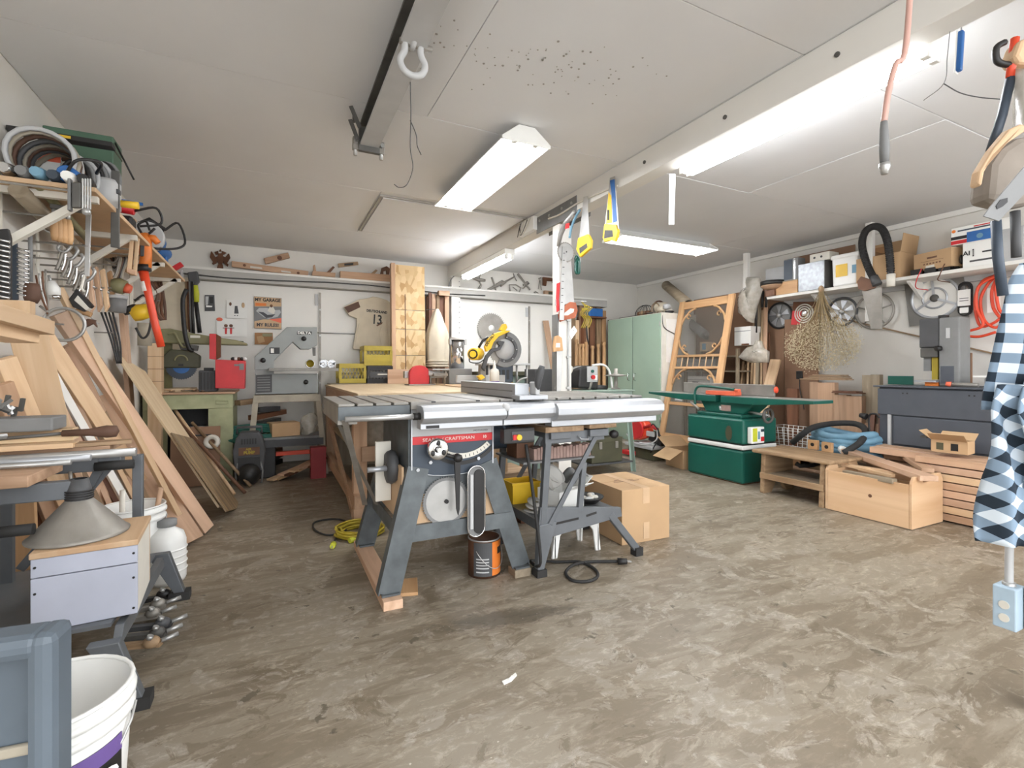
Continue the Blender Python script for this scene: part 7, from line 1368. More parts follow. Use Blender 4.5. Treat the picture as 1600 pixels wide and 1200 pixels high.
def lshelf(label, y0, y1, z, m, dep=.36, br=()):
    t = thing('wall_shelf', label, 'shelf', (XL+dep/2, (y0+y1)/2, z)); L = (y1-y0)/2
    S().bb(-dep/2+.003, dep/2, -L, L, -.02, 0).mk('shelf_board', m, t, .002)
    for y in br:
        yy = y-(y0+y1)/2; S().bar((-dep/2+.02, yy, -.28), (dep/2-.04, yy, -.03), .03, .03, (0, 1, 0)).mk('bracket', 'off_white', t); S().bb(-dep/2+.003, -dep/2+.025, yy-.015, yy+.015, -.34, -.021).mk('wall_strip', 'off_white', t); S().bb(-dep/2+.026, dep/2-.01, yy-.015, yy+.015, -.05, -.021).mk('arm', 'off_white', t)
lshelf('long plywood shelf with pale brackets high on the left wall', 2.72, 5.15, 1.85, 'tan', br=(2.8, 3.5, 4.3, 5.0))
# --- far shelf
Z2 = 1.851
t = thing('blue_jug', 'translucent blue funnel lying on the left shelf', 'funnel', (-.76, 3.2, Z2)); S().lathe([(.075, -.1), (.08, -.08), (.03, .03), (.014, .05), (.008, .14)], 18, (0, 0, .082), 'x').mk('funnel', 'blue', t)
t = thing('red_sander', 'red and black power tool with cord on the left shelf', 'power tool', (-.8, 3.42, Z2)); S().bb(-.1, .1, -.05, .05, 0, .06).mk('base', 'black', t, .015); S().tube([(-.08, 0, .09), (.0, 0, .12), (.1, 0, .1)], [.03, .035, .025], 10).mk('body', 'red', t); S().tube(spline([(.1, 0, .1), (.2, 0, .13), (.22, .02, .05), (.12, .02, .02)], 5), .007, 6).mk('cord', 'black', t)
t = thing('circular_saw', 'blue and grey circular saw with looped cord on the left shelf', 'circular saw', (-.76, 4.05, Z2)); S().cyl((0, -.03, .1), (0, .03, .1), .1, n=20).mk('guard', 'light_grey', t, .006); S().cyl((.0, .04, .1), (.03, .18, .1), .055, n=14).mk('motor', 'blue', t, .006); S().tube([(-.05, .02, .18), (0, .06, .23), (.08, .1, .18)], .02, 8).mk('handle', 'black', t); S().tube(spline([(.08, .1, .18), (.16, .1, .24), (.2, .1, .1), (.12, .0, .03), (-.02, -.08, .03), (.06, -.1, .14)], 5), .008, 6).mk('cord', 'black', t)
t = thing('blue_drill', 'blue power drill near the far end of the left shelf', 'drill', (-.78, 4.6, Z2)); S().cyl((-.02, -.1, .12), (.02, .1, .12), .045, n=12).mk('motor', 'blue', t, .006); S().bb(-.02, .04, .02, .08, 0, .1).mk('grip', 'blue', t, .01)
t = thing('red_clamp', 'red tool with cable at the far end of the left shelf', 'tool', (-.76, 5.12, Z2)); S().bar((-.05, 0, .05), (.05, 0, .13), .05, .04).mk('body', 'red', t, .006); S().ring((.04, .05, .045), .04, .006, 'x', 16, 6).mk('cable', 'light_grey', t); S().ball((-.02, .06, .03), .03, 8, 6).mk('plug', 'dark_grey', t)
t = thing('clear_jar', 'clear jar with yellow-capped brush on the left shelf edge', 'jar', (-.74, 3.06, Z2)); S().lathe([(0, 0), (.06, 0), (.06, .12), (.05, .14), (0, .14)], 16).mk('jar', 'light_grey', t); S().cyl((.07, -.05, .02), (.14, -.05, .02), .018).mk('yellow_cap', 'yellow', t)
# --- near shelf end: heap of belts, cases, tools
Z1 = 1.851
t = thing('green_case', 'green metal case standing on the near end of the left shelf', 'case', (-.86, 3.26, Z1+.19)); S().bb(-.16, .12, -.08, .08, 0, .22).mk('body', 'machine_green', t, .006); mat('case_green', '#4f6d58', .5, var=.1); t.children[0].data.materials[0] = MATS['case_green']; S().bb(-.162, .122, -.083, .083, .15, .16).mk('seam', 'dark_olive', t); S().tube([(.12, -.05, .2), (.2, -.05, .02)], .005, 6).mk('cord', 'black', t)
tag(S().bb(-1.02, -.78, 3.17, 3.36, Z1, Z1+.188).mk('cardboard_case', 'cardboard_dark', None, .003), 'brown box under the green case on the left shelf', 'box')
rn = random.Random(14)
t = thing('belt_heap', 'heap of grey and brown sanding belts on the near end of the left shelf', 'sanding belts', (-.9, 2.95, Z1))
for k in range(11):
    R = .115-.005*(k % 4); P0 = [Vector((R*math.cos(a)*(1+.08*math.sin(k)), -.16+.03*k+.012*math.sin(2*a+k), .125+R*math.sin(a))) for a in [2*PI*i/20 for i in range(20)]]
    S().tube(P0, .011, 5, closed=True).mk('belt', ('light_grey', 'dust', 'leather', 'dark_grey')[k % 4], t)
t = thing('strap_heap', 'bundle of black and grey straps beside the belt heap', 'straps', (-.79, 3.02, Z1))
for k in range(8): S().tube([Vector((.05*math.cos(a)+.012*k-.04, .02*k-.06, .1+.085*math.sin(a)+.008*k)) for a in [2*PI*i/18 for i in range(18)]], .01, 5, closed=True).mk('strap', ('black', 'mid_grey', 'light_grey')[k % 3], t)
t = thing('long_level', 'black and yellow spirit level lying on the belt heap', 'level', (-.88, 2.93, Z1+.255), PI/2); S().bb(-.03, .03, -.2, .17, 0, .022).mk('body', 'black', t, .002); S().bb(-.032, .032, -.05, .12, .004, .016).mk('band', 'yellow', t)
t = thing('blue_tool', 'blue grinder with black cord on the near shelf end front', 'grinder', (-.80, 2.86, Z1)); S().cyl((0, -.12, .05), (0, .08, .06), .035, .045, 12).mk('body', 'blue', t, .004); S().lathe([(0, 0), (.05, 0), (.05, .015), (0, .02)], 16, (.0, .11, .03)).mk('disc_guard', 'light_grey', t); S().tube(spline([(0, -.12, .05), (.05, -.16, .1), (.1, -.05, .14), (.06, .05, .12)], 5), .007, 6).mk('cord', 'black', t)
t = thing('white_tool', 'white and pink torn box among the tools on the near shelf end', 'box', (-.97, 3.14, Z1+.0)); S().bb(-.09, .05, -.06, .03, 0, .3).mk('box', 'paper', t, .003); S().bb(-.04, .051, -.061, -.0605, .2, .29).mk('pink_label', 'salmon', t)
for k in range(6): t = thing('small_tool', 'small %s power tool end on the near shelf end front' % ('chrome', 'grey', 'pale blue', 'navy', 'white', 'black')[k], 'tool', (-.99+.05*k, 2.755+.012*(k % 2), Z1)); S().tube([(0, -.05, .03), (.0, 0, .035), (.01, .05, .03)], [.02, .028, .016], 9).mk('body', ('chrome', 'mid_grey', 'sky_blue', 'navy', 'white_plastic', 'black')[k], t); S().cyl((.01, .05, .03), (.012, .085, .03), .009).mk('bit', 'steel', t)
# --- under the near shelf
t = thing('canvas_roll', 'brown canvas roll slung under the near end of the left shelf', 'roll', (-.95, 3.08, 1.70)); S().cyl((.0, -.35, .1), (.0, .35, .0), .034, n=14).mk('roll', 'grey_wood', t); S().cyl((.05, -.3, .14), (.05, .3, .06), .018, n=12).mk('strap_roll', 'olive', t); S().ring((0, 0, .05), .038, .006, 'y', 18, 6).mk('buckle', 'chrome', t)
def wr(y0, vv, u0, u1): return [(u0, vv), (u1, vv+2)]
T('wrench_roll', 'black roll holding a ladder of chrome wrenches at the left edge', 'wrenches', -.97, 8, 415, [('roll', 'f', [(-12, 360), (14, 358), (18, 372), (18, 470), (-12, 472)], .02, 'black')]+[('wrench', 't', [(-8, 373+8*k), (2, 375+8*k), (15, 378+8*k)], [.007, .004, .006], 'chrome', -.018) for k in range(12)])
T('wrench_roll', 'navy strip holding small chrome wrenches beside the black roll', 'wrenches', -.985, 32, 425, [('strip', 'f', [(18, 378), (27, 376), (29, 468), (20, 472)], .015, 'navy')]+[('wrench', 't', [(27, 388+7*k), (36, 391+7*k), (46, 393+7*k)], [.006, .004, .007], 'chrome', -.012) for k in range(11)])
T('hanging_pulley', 'brown wooden pulley tool hanging on a thin pipe', 'pulley', -.95, 50, 455, [('pipe', 't', [(47, 352), (48, 440)], .008, 'mid_grey'), ('body', 't', [(50, 443), (50, 450), (50, 466), (49, 473)], [.024, .03, .03, .022], 'leather'), ('tip', 't', [(49, 473), (49, 482)], .005, 'black')])
T('wire_hooks', 'bundle of thin rusty rods hanging by the wooden pulley', 'rods', -.96, 66, 455, [('rod', 's', [(56+5*k, 430-3*k), (60+4*k, 450), (66+3*k, 468), (74, 485+3*k)], .004, ('rust', 'steel', 'brown', 'steel_worn')[k], .02*k) for k in range(4)])
T('pipe_run', 'thin grey conduit running down the left wall', 'conduit', -1.03, 62, 400, [('pipe', 's', [(58, 345), (59, 390), (60, 425), (72, 440), (75, 470)], .008, 'off_white')])
T('white_lamp', 'white metal lamp head on the left wall', 'lamp', -.98, 82, 452, [('head', 't', [(78, 440), (82, 452), (84, 464)], [.02, .032, .028], 'white_plastic'), ('bulb_rim', 't', [(84, 462), (85, 468)], [.03, .024], 'chrome'), ('arm', 't', [(80, 442), (76, 430)], .006, 'steel')])
t = T('round_sieve', 'round metal sieve with mesh hanging from the left wall', 'sieve', -.93, 100, 507, [('rim', 'r', (100, 507), (.082, .007), 'steel'), ('hoop', 'r', (100, 507), (.078, .006), 'off_white', .025), ('handle', 't', [(76, 488), (62, 478)], .006, 'steel_worn')])
S().lathe([(0, 0), (.078, .0)], 26, axis='y').mk('mesh', 'screen_mesh', t)
T('handle_clamps', 'row of four clamps with turned wooden handles under the shelf', 'clamps', -.86, 95, 340, [('bar', 'f', [(79, 319), (130, 326), (130, 333), (79, 326)], .025, 'steel_dark')]+[('handle', 't', [(84+7.5*k, 338+2*k), (85+7.5*k, 350+2*k), (86+7.5*k, 368+2*k), (86+7.5*k, 376+2*k)], [.012, .017, .016, .011], 'orange_wood', .01*k) for k in range(4)]+[('ferrule', 't', [(84+7.5*k, 326+2*k), (84+7.5*k, 338+2*k)], .009, 'steel', .01*k) for k in range(4)])
for k in range(5):
    u, v = 92+9*k, 380+11*k
    T('locking_pliers', 'steel locking clamp in the cluster under the handles, ' + ('uppermost', 'second from top', 'third from top', 'fourth from top', 'lowest')[k], 'clamp', -.92, u, v+15, [('jaw', 's', [(u+2, v), (u-1, v+9), (u+10, v+14), (u+20, v+2), (u+16, v-6)], .008, 'steel'), ('grip', 's', [(u+6, v+14), (u+2, v+28), (u-4, v+42)], .008, 'steel_worn'), ('grip', 's', [(u+10, v+14), (u+9, v+30), (u+4, v+44)], .006, 'chrome')], 'locking clamps')
T('bar_clamps', 'bundle of vertical steel bar clamps hanging from the left shelf', 'bar clamps', -.72, 128, 300, [('bar', 'f', [(128+4*k, 279), (130.5+4*k, 279), (130.5+4*k, 328), (128+4*k, 328)], .012, 'steel', .012*k) for k in range(4)]+[('plate', 'f', [(113, 286), (127, 286), (127, 325), (113, 325)], .02, 'steel_dark'), ('edge_bar', 'f', [(107, 280), (112, 280), (112, 330), (107, 330)], .03, 'mid_grey'), ('screw_end', 'b', (135, 331), .016, 'steel')])
T('long_steel_bar', 'long vertical pale steel bar hanging on the left wall', 'bar', -.8, 138, 385, [('bar', 'f', [(134, 335), (143, 335), (140, 432), (132, 432)], .008, 'steel'), ('hook', 't', [(132, 430), (127, 450), (132, 456)], .006, 'off_white')])
T('dark_bar_clamp', 'wide dark bar clamp hanging in front of the left shelf', 'bar clamp', -.7, 180, 330, [('bar', 'f', [(174, 266), (187, 268), (187, 388), (173, 386)], .012, 'steel_dark'), ('jaw', 'f', [(144, 289), (188, 297), (188, 305), (144, 296)], .03, 'dark_grey')])
T('wood_bracket', 'pale slotted wooden frame hanging from the left shelf', 'wooden frame', -.74, 208, 390, [('slat', 'f', [(206, 344), (212, 344), (206, 428), (199, 424)], .03, 'pine'), ('slat', 'f', [(213, 372), (218, 372), (213, 430), (208, 430)], .03, 'pine'), ('foot', 'f', [(199, 418), (214, 424), (213, 431), (199, 426)], .04, 'fir'), ('head', 'f', [(204, 338), (213, 344), (212, 350), (205, 347)], .03, 'pine')])
for k in range(4):
    u = 135+11*k; T('handscrew_clamp', 'wooden handscrew clamp jaw hanging on the left wall, %s from the left' % ('first', 'second', 'third', 'fourth')[k], 'clamp', -.9, u+6, 450, [('jaw', 'f', [(u, 418+3*k), (u+6, 414+3*k), (u+14, 478), (u+8, 488)], .04, ('fir', 'cedar', 'pine', 'orange_wood')[k], .03*k), ('screw', 't', [(u-4, 440+4*k), (u+14, 450+4*k)], .006, 'steel', .03*k)], 'handscrew clamps')
T('iron_plane', 'black iron hand plane with white stripe hanging on the left wall', 'plane', -.9, 128, 470, [('body', 'f', [(110, 468), (122, 452), (146, 478), (134, 488), (116, 480)], .05, 'black'), ('sole', 'f', [(118, 470), (124, 462), (142, 482), (137, 486)], .054, 'off_white'), ('tote', 's', [(118, 486), (130, 488), (143, 492)], .014, 'orange_wood')])
T('curved_saw_grip', 'brown curved wooden saw handle hung below the iron plane', 'saw handle', -.88, 140, 505, [('handle', 'f', [(128, 504), (138, 498), (150, 500), (152, 512), (146, 506), (138, 510), (131, 513)], .024, 'leather'), ('blade', 'f', [(140, 494), (156, 506), (150, 508)], .004, 'steel')])
T('bench_motor', 'grey cylindrical old motor hanging on the left wall', 'motor', -.88, 185, 455, [('body', 't', [(175, 445), (184, 446), (196, 450)], [.04, .05, .045], 'olive'), ('end', 't', [(196, 450), (205, 453)], [.035, .025], 'salmon'), ('can', 't', [(184, 466), (183, 488)], [.05, .046], 'mid_grey'), ('rim', 't', [(184, 462), (184, 467)], .053, 'light_grey')])
T('cable_hank', 'hank of tangled brown cables above the old motor', 'cables', -.92, 185, 415, [('cable', 's', [(165+4*k, 405-k), (178, 410+3*k), (186+3*k, 402), (182+2*k, 425), (176+3*k, 436)], .007, ('steel_worn', 'dust', 'leather', 'black')[k % 4], .02*k) for k in range(6)])
T('hanging_leads', 'long black leads hanging below the old motor', 'leads', -.95, 178, 520, [('lead', 's', [(158+6*k, 488), (168+5*k, 515), (176+4*k, 540), (183+2*k, 568)], .006, 'black', .03*k) for k in range(4)])
T('yellow_router', 'yellow power tool with looped black cord on the left wall', 'router', -.86, 218, 488, [('body', 't', [(206, 492), (218, 488), (234, 485)], [.05, .06, .05], 'yellow'), ('base', 't', [(200, 480), (206, 488)], [.05, .045], 'black'), ('cord', 's', [(210, 470), (226, 462), (236, 490), (232, 520), (222, 528), (212, 512)], .008, 'black', -.06)])
T('leather_belts', 'brown belts and chain hanging in the left back corner', 'belts', -.85, 250, 470, [('belt', 's', [(236+5*k, 440), (246+3*k, 460), (240+6*k, 485), (252+2*k, 500)], .012, ('leather', 'brown', 'rust')[k % 3], .04*k) for k in range(4)]+[('jar', 't', [(226, 505), (226, 540)], [.05, .05], 'dust')])
T('pole_pruner', 'orange pole saw with long red tube hanging on the left wall', 'pole saw', -.72, 228, 400, [('motor', 't', [(222, 366), (226, 376), (228, 402), (226, 420)], [.034, .04, .032, .036], 'orange'), ('grip_window', 'f', [(221, 385), (228, 385), (227, 402), (221, 402)], .075, 'dark_grey'), ('side_handle', 't', [(232, 372), (240, 372), (247, 380)], [.024, .022, .018], 'orange'), ('collar', 't', [(225, 414), (226, 424)], .038, 'black'), ('tube', 't', [(224, 424), (232, 460), (242, 505), (252, 542)], [.027, .022, .022, .022], 'red_orange'), ('sticker', 't', [(226, 440), (229, 455)], .0245, 'paper'), ('trigger_guard', 's', [(222, 366), (216, 352), (228, 346), (234, 360)], .007, 'black')])
# ================================================================== FOREGROUND LEFT: second folding workbench
wm = thing('folding_workbench', 'grey steel folding workbench piled with tools at the left', 'workbench', (-.7, 2.25, 0))
def q_(x, y, z): return Vector((x, y, z))
for y0, y1 in ((1.95, 1.88), (2.55, 2.68)):
    f = P(S().prism([(-.36, 0.03), (-.40, .03), (-.50, .22), (-.42, .22)], y1-.02, y1+.02), 'leg', 'workmate', wm, .003); S().bb(-.42, -.34, y1-.03, y1+.03, 0, .036).mk('rubber_foot', 'black_rubber', f, w=1)
    f = P(S().prism([(-1.02, .03), (-.98, .03), (-.9, .22), (-.98, .22)], y1-.02, y1+.02), 'leg', 'workmate', wm, .003); S().bb(-1.03, -.97, y1-.03, y1+.03, 0, .036).mk('rubber_foot', 'black_rubber', f, w=1)
for x in (-.44, -.95): P(S().prism([(1.92, .18), (2.62, .18), (2.58, .233), (1.96, .233)], x-.012, x+.012, 'yz'), 'base_plate', 'workmate', wm, .002)
P(S().bb(-.94, -.46, 1.95, 2.6, .234, .246), 'tray', 'workmate', wm)
for x in (-.50, -.9): P(S().bar((x, 2.5, .24), (x, 2.5, .70), .035, .03, (0, 1, 0)), 'upright', 'workmate', wm, .003)
P(S().bar((-.56, 2.46, .70), (-.85, 2.46, .30), .03, .02, (0, 1, 0)), 'diagonal_brace', 'workmate', wm, .002); P(S().bar((-.59, 2.44, .71), (-.66, 2.44, .55), .028, .02, (0, 1, 0)), 'short_brace', 'workmate', wm, .002); P(S().bar((-.87, 2.05, .68), (-.95, 2.02, .24), .04, .03, (0, 1, 0)), 'upright', 'workmate', wm, .003)
P(S().bb(-1.0, -.53, 2.38, 2.44, .66, .735), 'top_frame', 'workmate', wm, .004); P(S().bb(-1.0, -.6, 2.1, 2.14, .62, .68), 'top_frame', 'workmate', wm, .004)
P(S().bb(-1.02, -.68, 2.02, 2.3, .685, .72), 'jaw', 'cedar', wm, .003); P(S().bb(-1.02, -.56, 2.36, 2.56, .737, .76), 'jaw', 'cedar', wm, .003)
for x, y, z in ((-.51, 2.38, .68), (-.70, 2.06, .545)):
    c_ = P(S().cyl((x-.1, y, z), (x+.02, y, z), .018, n=12), 'crank_handle', 'black_rubber', wm); S().bar((x-.1, y, z), (x-.1, y, z+.09), .02, .012, (0, 1, 0)).mk('crank_arm', 'workmate', c_, w=1)
P(S().tube(spline([(-.66, 2.3, .68), (-.65, 2.28, .6), (-.66, 2.28, .52), (-.64, 2.28, .60)], 5), .006, 6), 'chain', 'steel_worn', wm)
zt = .762
for k, (x1, y, z, m, r, lb) in enumerate(((-.47, 2.32, .735, 'steel', .016, 'thick grey pipe'), (-.58, 2.22, .738, 'alu', .012, 'thin silver pipe'), (-.62, 2.17, .733, 'steel', .009, 'thin dull rod'))):
    tag(S().cyl((-1.03, y, z), (x1, y, z-.0), r, n=12).mk('metal_pipe', m), lb+' lying across the left folding workbench', 'pipe', 'pipes on the left workbench')
for k in range(3): plank((-1.03, 2.34+.07*k, .772+.02*k), (-.66-.02*k, 2.36+.07*k, .772+.02*k), .08, .018, ('pine', 'plywood', 'pine')[k], 'stacked_strip', label='pale board in the stack on the left folding workbench, ' + ('lowest', 'middle', 'top')[k], group='boards on the left workbench')
plank((-.70, 2.36, .768), (-.5, 2.4, .768), .05, .014, 'old_wood', 'wood_strip', label='narrow brown strip beside the turning gouge', cat='strip')
t = thing('grey_tray', 'grey plastic tray of metal bits on the left folding workbench', 'tray', (-.85, 2.44, .824)); S().bb(-.16, .12, -.07, .07, 0, .05).mk('tray', 'mid_grey', t, .006); rn = random.Random(6)
for k in range(22): S().box((rn.uniform(-.14, .0), rn.uniform(-.05, .05), .06+rn.uniform(0, .05)), (.05, .012, .012), (rn.uniform(0, 3), rn.uniform(0, 3), rn.uniform(0, 3))).mk('metal_bit', ('steel', 'steel_dark')[k % 2], t)
t = thing('turning_gouge', 'turning gouge with dark bulbous handle on the workbench', 'gouge', (-.6, 2.36, .79)); S().lathe([(0, -.1), (.012, -.1), (.014, -.02), (.024, .03), (.022, .06), (0, .07)], 12, (0, 0, .024), 'x').mk('handle', 'dark_wood', t); t.children[0].data.materials[0] = MATS['leather']; S().cyl((-.3, 0, .012), (-.1, 0, .024), .006).mk('blade', 'steel_dark', t)
# painted box with the funnel on the tray
t = thing('painted_box', 'pale lilac painted wooden box on the left folding workbench tray', 'box', (-.54, 2.13, .247), .07)
mat('lilac', '#b4b7c4', .65, var=.06, scale=6); S().bb(-.13, .13, -.15, -.135, 0, .165).mk('front_board', 'lilac', t, .002); S().bb(-.13, .13, -.15, -.135, .168, .225).mk('front_board', 'lilac', t, .002); S().bb(-.13, .13, .135, .15, 0, .225).mk('back_board', 'tan', t)
for x in (-.13, .115): S().bb(x, x+.015, -.134, .134, 0, .225).mk('side_board', 'off_white', t)
S().bb(-.133, .133, -.155, .155, .226, .245).mk('lid', 'crate_ply', t, .003)
for x in (-.12, .12):
    for z in (.02, .12, .2): S().cyl((x, -.152, z), (x, -.15, z), .004, n=6).mk('nail', 'black', t)
t = thing('metal_funnel', 'large dull metal funnel upside down on the painted box', 'funnel', (-.585, 2.12, .494)); S().lathe([(.135, 0), (.137, .006), (.128, .012), (.036, .12), (.03, .125)], 32).mk('cone', 'steel_worn', t); S().lathe([(.036, .12), (.036, .14), (.024, .19), (.022, .19)], 20).mk('spout', 'dark_grey', t)
for k in range(4): S().ring((0, 0, .126+.008*k), .0365, .003, n=20, m=5).mk('ridge', 'black', t)
t = pail('white_bucket', 'white bucket with sticks behind the painted box', (-.62, 2.98, 0), .135, .38); 
for k, (x, y) in enumerate(((.05, .0), (-.05, .03))): tag(S().cyl((-.62+x, 2.98+y, .01), (-.58+x*1.6, 2.96+y, .46), .012, n=8).mk('paint_stick', ('cedar', 'off_white')[k]), ('brown' if k == 0 else 'pale')+' stick standing in the white bucket', 'stick')
t = thing('plastic_jug', 'pale grey ribbed plastic jug on the floor beside the boards', 'jug', (-.47, 2.93, 0)); S().lathe([(0, 0), (.075, 0), (.082, .02), (.082, .2), (.07, .24), (.035, .265), (.035, .285), (0, .285)], 24).mk('body', 'white_plastic', t); S().lathe([(.04, .275), (.042, .28), (.042, .305), (0, .308)], 16).mk('cap', 'mid_grey', t)
for k in range(4): S().ring((0, 0, .06+.035*k), .082, .005, n=24, m=5).mk('rib', 'white_plastic', t)
# clamps on the floor
rn = random.Random(3)
for k in range(6):
    a = atz(190, 945+13*k, .02+.012*(k % 2)); b = atz(268-8*(k % 3), 930+15*k, .02+.012*(k % 2)); t = thing('floor_clamp', 'bar clamp in the pile on the floor, ' + ('farthest', 'second farthest', 'third farthest', 'third nearest', 'second nearest', 'nearest')[k] + ' from the doorway', 'clamp', a, 0, 'clamps on the floor')
    m = ('black', 'steel_worn', 'steel_worn', 'dark_grey', 'steel_dark', 'old_wood')[k]; S().bar(a, b, .025, .018).mk('bar', m, t, w=1); S().ball(b+Vector((-.03, 0, .012)), (.03, .022, .022), 9, 6).mk('jaw', m, t, w=1); S().cyl(b+Vector((0, 0, .01)), b+Vector((.05, .02, .015)), .008).mk('screw', 'steel', t, w=1); S().cyl(b+Vector((-.035, -.012, .03)), b+Vector((-.03, -.012, .042)), .011, n=8).mk('bolt', 'steel', t, w=1)
# front bucket and grey tray
t = pail('white_bucket', 'white paint bucket with purple label in the left foreground', (-.425, 1.36, 0), .142, .36); lb = [math.radians(a) for a in range(252, 345, 6)]
S().prism([(.1385*math.cos(a), .1385*math.sin(a)) for a in lb]+[(.1395*math.cos(a), .1395*math.sin(a)) for a in lb[::-1]], .12, .27, 'xy').mk('label_band', 'black', t); S().prism([(.139*math.cos(a), .139*math.sin(a)) for a in lb]+[(.1405*math.cos(a), .1405*math.sin(a)) for a in lb[::-1]], .235, .27, 'xy').mk('label_stripe', 'purple', t); text('BEHR', .05, 'paper', t, (.093, -.1085, .205), (PI/2, 0, .71), bold=.001)
t = thing('grey_tote', 'dusty blue-grey plastic tray standing upright in the left foreground', 'tray', (-.55, 1.13, 0), -.12); mat('tote_grey', '#5c666f', .5, var=.12, scale=5)
S().bb(-.3, .225, -.0, .01, 0, .57).mk('panel', 'tote_grey', t); S().bb(.195, .235, -.05, .02, 0, .615).mk('rim_side', 'tote_grey', t, .015); S().bb(-.31, .215, -.05, .02, .575, .615).mk('rim_top', 'tote_grey', t, .015)
for z in (.34, .4): S().bb(-.3, .195, -.012, .0, z, z+.018).mk('ridge', 'dust', t, .004)
t = thing('blue_sheet', 'blue plastic sheet hanging at the very left edge', 'plastic sheet', (-.77, 1.70, .45)); S().grid(lambda u, v: Vector((.015*math.sin(9*u+2*v)+.10*u, .1*u, .42*v)), 14, 6, .004).mk('sheet', 'blue', t); S().tube([(-.02, 0, .42), (.12, .1, .42)], .008, 6).mk('hem_rod', 'steel', t)
S().tube([(0, 0, .42), (0, 0, -.45)], .008, 6).mk('stand_rod', 'steel', t)
# ================================================================== RIGHT EDGE: shirt, cap and tools on the front post
def plaid():
    m = bpy.data.materials.new('plaid'); m.use_nodes = True; nt = m.node_tree; N = nt.nodes; L = nt.links; b = N['Principled BSDF']; b.inputs['Roughness'].default_value = .9
    tc = N.new('ShaderNodeTexCoord'); sp = N.new('ShaderNodeSeparateXYZ'); L.new(tc.outputs['Object'], sp.inputs[0]); sq = []
    for ax in (0, 2):
        a = N.new('ShaderNodeMath'); a.operation = 'MULTIPLY'; a.inputs[1].default_value = 1/.058; L.new(sp.outputs[ax], a.inputs[0])
        f = N.new('ShaderNodeMath'); f.operation = 'FRACT'; L.new(a.outputs[0], f.inputs[0]); g = N.new('ShaderNodeMath'); g.operation = 'GREATER_THAN'; g.inputs[1].default_value = .5; L.new(f.outputs[0], g.inputs[0]); sq.append(g)
    s_ = N.new('ShaderNodeMath'); s_.operation = 'ADD'; L.new(sq[0].outputs[0], s_.inputs[0]); L.new(sq[1].outputs[0], s_.inputs[1])
    h_ = N.new('ShaderNodeMath'); h_.operation = 'MULTIPLY'; h_.inputs[1].default_value = .5; L.new(s_.outputs[0], h_.inputs[0])
    r = N.new('ShaderNodeValToRGB'); r.color_ramp.interpolation = 'CONSTANT'; e = r.color_ramp.elements; e[0].position = 0; e[0].color = (*lin('#d8e2ea'), 1); e[1].position = .4; e[1].color = (*lin('#8195a8'), 1); e2 = e.new(.8); e2.color = (*lin('#202c38'), 1)
    L.new(h_.outputs[0], r.inputs[0]); L.new(r.outputs[0], b.inputs['Base Color']); MATS['plaid'] = m
plaid()
base = atd(1605, 578, 1.43); t = thing('plaid_shirt', 'blue checked flannel shirt hanging on the front post at the right edge', 'shirt', (base.x, base.y, .5), -YAW)
def zz(v): return 1.05+(578-v)*1.43/761-.5
def panel(pts, x1, amp, y0, tilt, name, ph=0.):
    """cloth hanging with folds: left outline pts (v, px left of the post), right edge x1; the check follows the cloth's own tilt"""
    R_ = Matrix.Rotation(tilt, 4, 'Y'); px = 1.43/761; c_ = Vector((-.05, y0, zz((pts[0][0]+pts[-1][0])/2)))
    def f(u, v):
        k = v*(len(pts)-1); i = min(int(k), len(pts)-2); g = k-i; vv = pts[i][0]*(1-g)+pts[i+1][0]*g; w = (pts[i][1]*(1-g)+pts[i+1][1]*g)*px
        x = -w+(w+x1)*u; y = y0-.05*math.sin(PI*u)+amp*math.sin(15*u+4*v+ph)+.6*amp*math.sin(9*v+6*u); return Vector((x, y, zz(vv)))
    g = S().grid(f, 28, 30, .006).turn(R_.inverted() @ Matrix.Translation(-c_)); o_ = g.mk(name, 'plaid', t); o_.location = c_+R_.to_3x3() @ Vector(o_.location); o_.rotation_euler = R_.to_euler()
panel([(640, 70), (590, 57), (520, 47), (440, 28), (412, 14)], .16, .008, 0, .12, 'shirt_body')
panel([(842, 88), (800, 87), (740, 84), (690, 78), (640, 76), (600, 68)], .02, .016, -.03, .62, 'sleeve', 1.)
panel([(820, 40), (760, 46), (700, 52), (640, 60), (585, 40)], .17, .014, -.075, -.5, 'sleeve', 2.)
def E(u, v, d=1.43): return atd(u, v, d)
VM = Matrix((RT, FW, Vector((0, 0, 1)))).transposed()
def view_flat(t, nm, pts, d, th, m, bevel=.003):
    """plate standing upright, square to the doorway's diagonal"""
    o = Vector(t.location); P2 = [((E(u, v, d)-o).dot(RT), (E(u, v, d)-o).z) for u, v in pts]; y = d-(o-O0).dot(FW)
    return S().prism(P2, y-th/2, y+th/2).turn(VM.to_4x4()).mk(nm, m, t, bevel)
mat('hat_grey', '#857c72', .9, var=.15); t = thing('canvas_hat', 'grey and tan canvas hat hanging on the front post', 'hat', E(1575, 250)); view_flat(t, 'crown', [(1526, 318), (1532, 262), (1548, 238), (1572, 222), (1612, 215), (1612, 320), (1570, 328), (1545, 322)], 1.43, .07, 'hat_grey', .02); view_flat(t, 'brim', [(1521, 290), (1524, 270), (1545, 235), (1570, 205), (1590, 196), (1598, 206), (1570, 225), (1545, 248), (1531, 272), (1527, 294)], 1.38, .03, 'tan', .008)
t = thing('steel_square', 'worn steel bar with oval hole hanging slanted on the front post', 'steel bar', E(1575, 300, 1.3)); view_flat(t, 'bar', [(1536, 338), (1545, 325), (1600, 260), (1612, 255), (1612, 290), (1560, 346)], 1.3, .004, 'mid_grey', .001); view_flat(t, 'hole', [(1556, 322), (1563, 312), (1574, 309), (1574, 316), (1566, 323), (1558, 327)], 1.297, .002, 'black', 0)
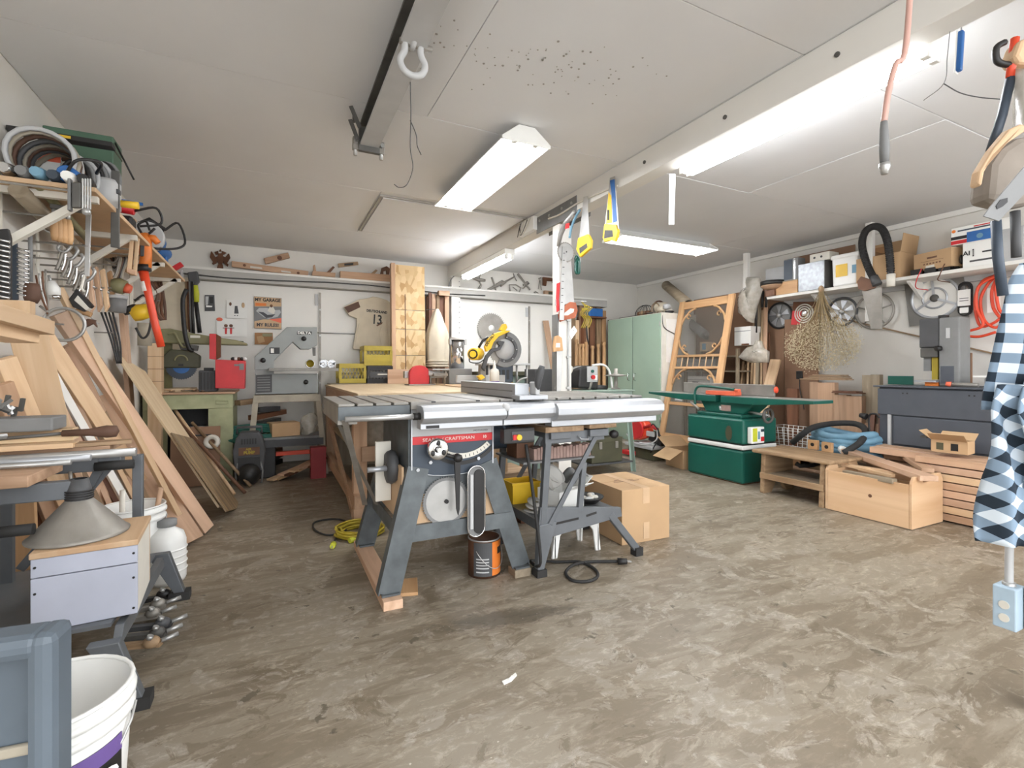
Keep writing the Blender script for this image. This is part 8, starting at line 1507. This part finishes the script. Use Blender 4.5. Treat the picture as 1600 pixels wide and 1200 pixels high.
t = thing('long_handled_tool', 'long tool with blue-black grip and orange shaft on the front post', 'tool', E(1567, 170)); S().tube([E(1586, 60), E(1578, 122)], .011, 8).mk('shaft', 'red_orange', t, w=1); S().tube([E(1579, 122), E(1566, 180), E(1548, 236)], .012, 10).mk('grip', 'navy', t, w=1)
t = thing('yellow_tool', 'yellow and black tool head at the top right corner', 'tool', E(1590, 90)); view_flat(t, 'head', [(1573, 95), (1582, 70), (1612, 60), (1612, 106), (1580, 106)], 1.43, .05, 'tan', .01); S().tube(spline([E(1570, 66), E(1557, 75), E(1558, 95), E(1575, 101), E(1600, 100)], 5), .009, 7).mk('lever', 'black', t, w=1)
t = thing('plastic_bag', 'white and pink plastic bag hanging above the hat', 'plastic bag', E(1600, 160)); S().grid(lambda u, v: E(1584+10*math.sin(PI*u)+24*u, 107+100*v, 1.43-.05*math.sin(PI*u))-E(1600, 160), 10, 8, .003).mk('bag', 'plastic_film', t)
t = thing('dark_pole', 'dark blue-grey pole hanging below the steel bar on the front post', 'pole', E(1560, 400)); S().tube([E(1556, 345), E(1559, 400), E(1567, 462)], .013, 10).mk('pole', 'navy', t, w=1); S().tube([E(1586, 330), E(1587, 370), E(1588, 402)], .012, 8).mk('second_pole', 'dark_grey', t, w=1)
t = thing('outlet_box', 'pale blue metal outlet box with conduit on the front post', 'outlet box', (2.075, .683, .245)); S().bb(-.035, .035, -.028, .028, 0, .13).mk('box', 'light_grey', t, .004); mat('box_blue', '#a9bcc9', .5, var=.06); t.children[0].data.materials[0] = MATS['box_blue']
for z in (.035, .075): S().cyl((-.037, 0, z), (-.035, 0, z), .013, n=14).mk('socket', 'off_white', t)
S().tube(spline([(0, 0, .12), (.002, 0, .25), (.015, 0, .5), (.018, 0, .9)], 5), .011, 8).mk('conduit', 'light_grey', t); S().cyl((0, 0, .118), (0, 0, .14), .017, n=10).mk('connector', 'steel', t)
# small litter on the floor
q = atz(797, 1062); t = thing('paper_scrap', 'small torn white paper scrap on the floor in front', 'paper', (q.x, q.y, .001), .3); S().prism([(-.035, -.008), (-.005, -.012), (.03, -.002), (.035, .01), (.0, .004), (-.03, .008)], 0, .004, 'xy').mk('scrap', 'paper', t); S().prism([(-.01, -.006), (.012, -.004), (.01, .004)], .004, .008, 'xy').mk('fold', 'paper', t)
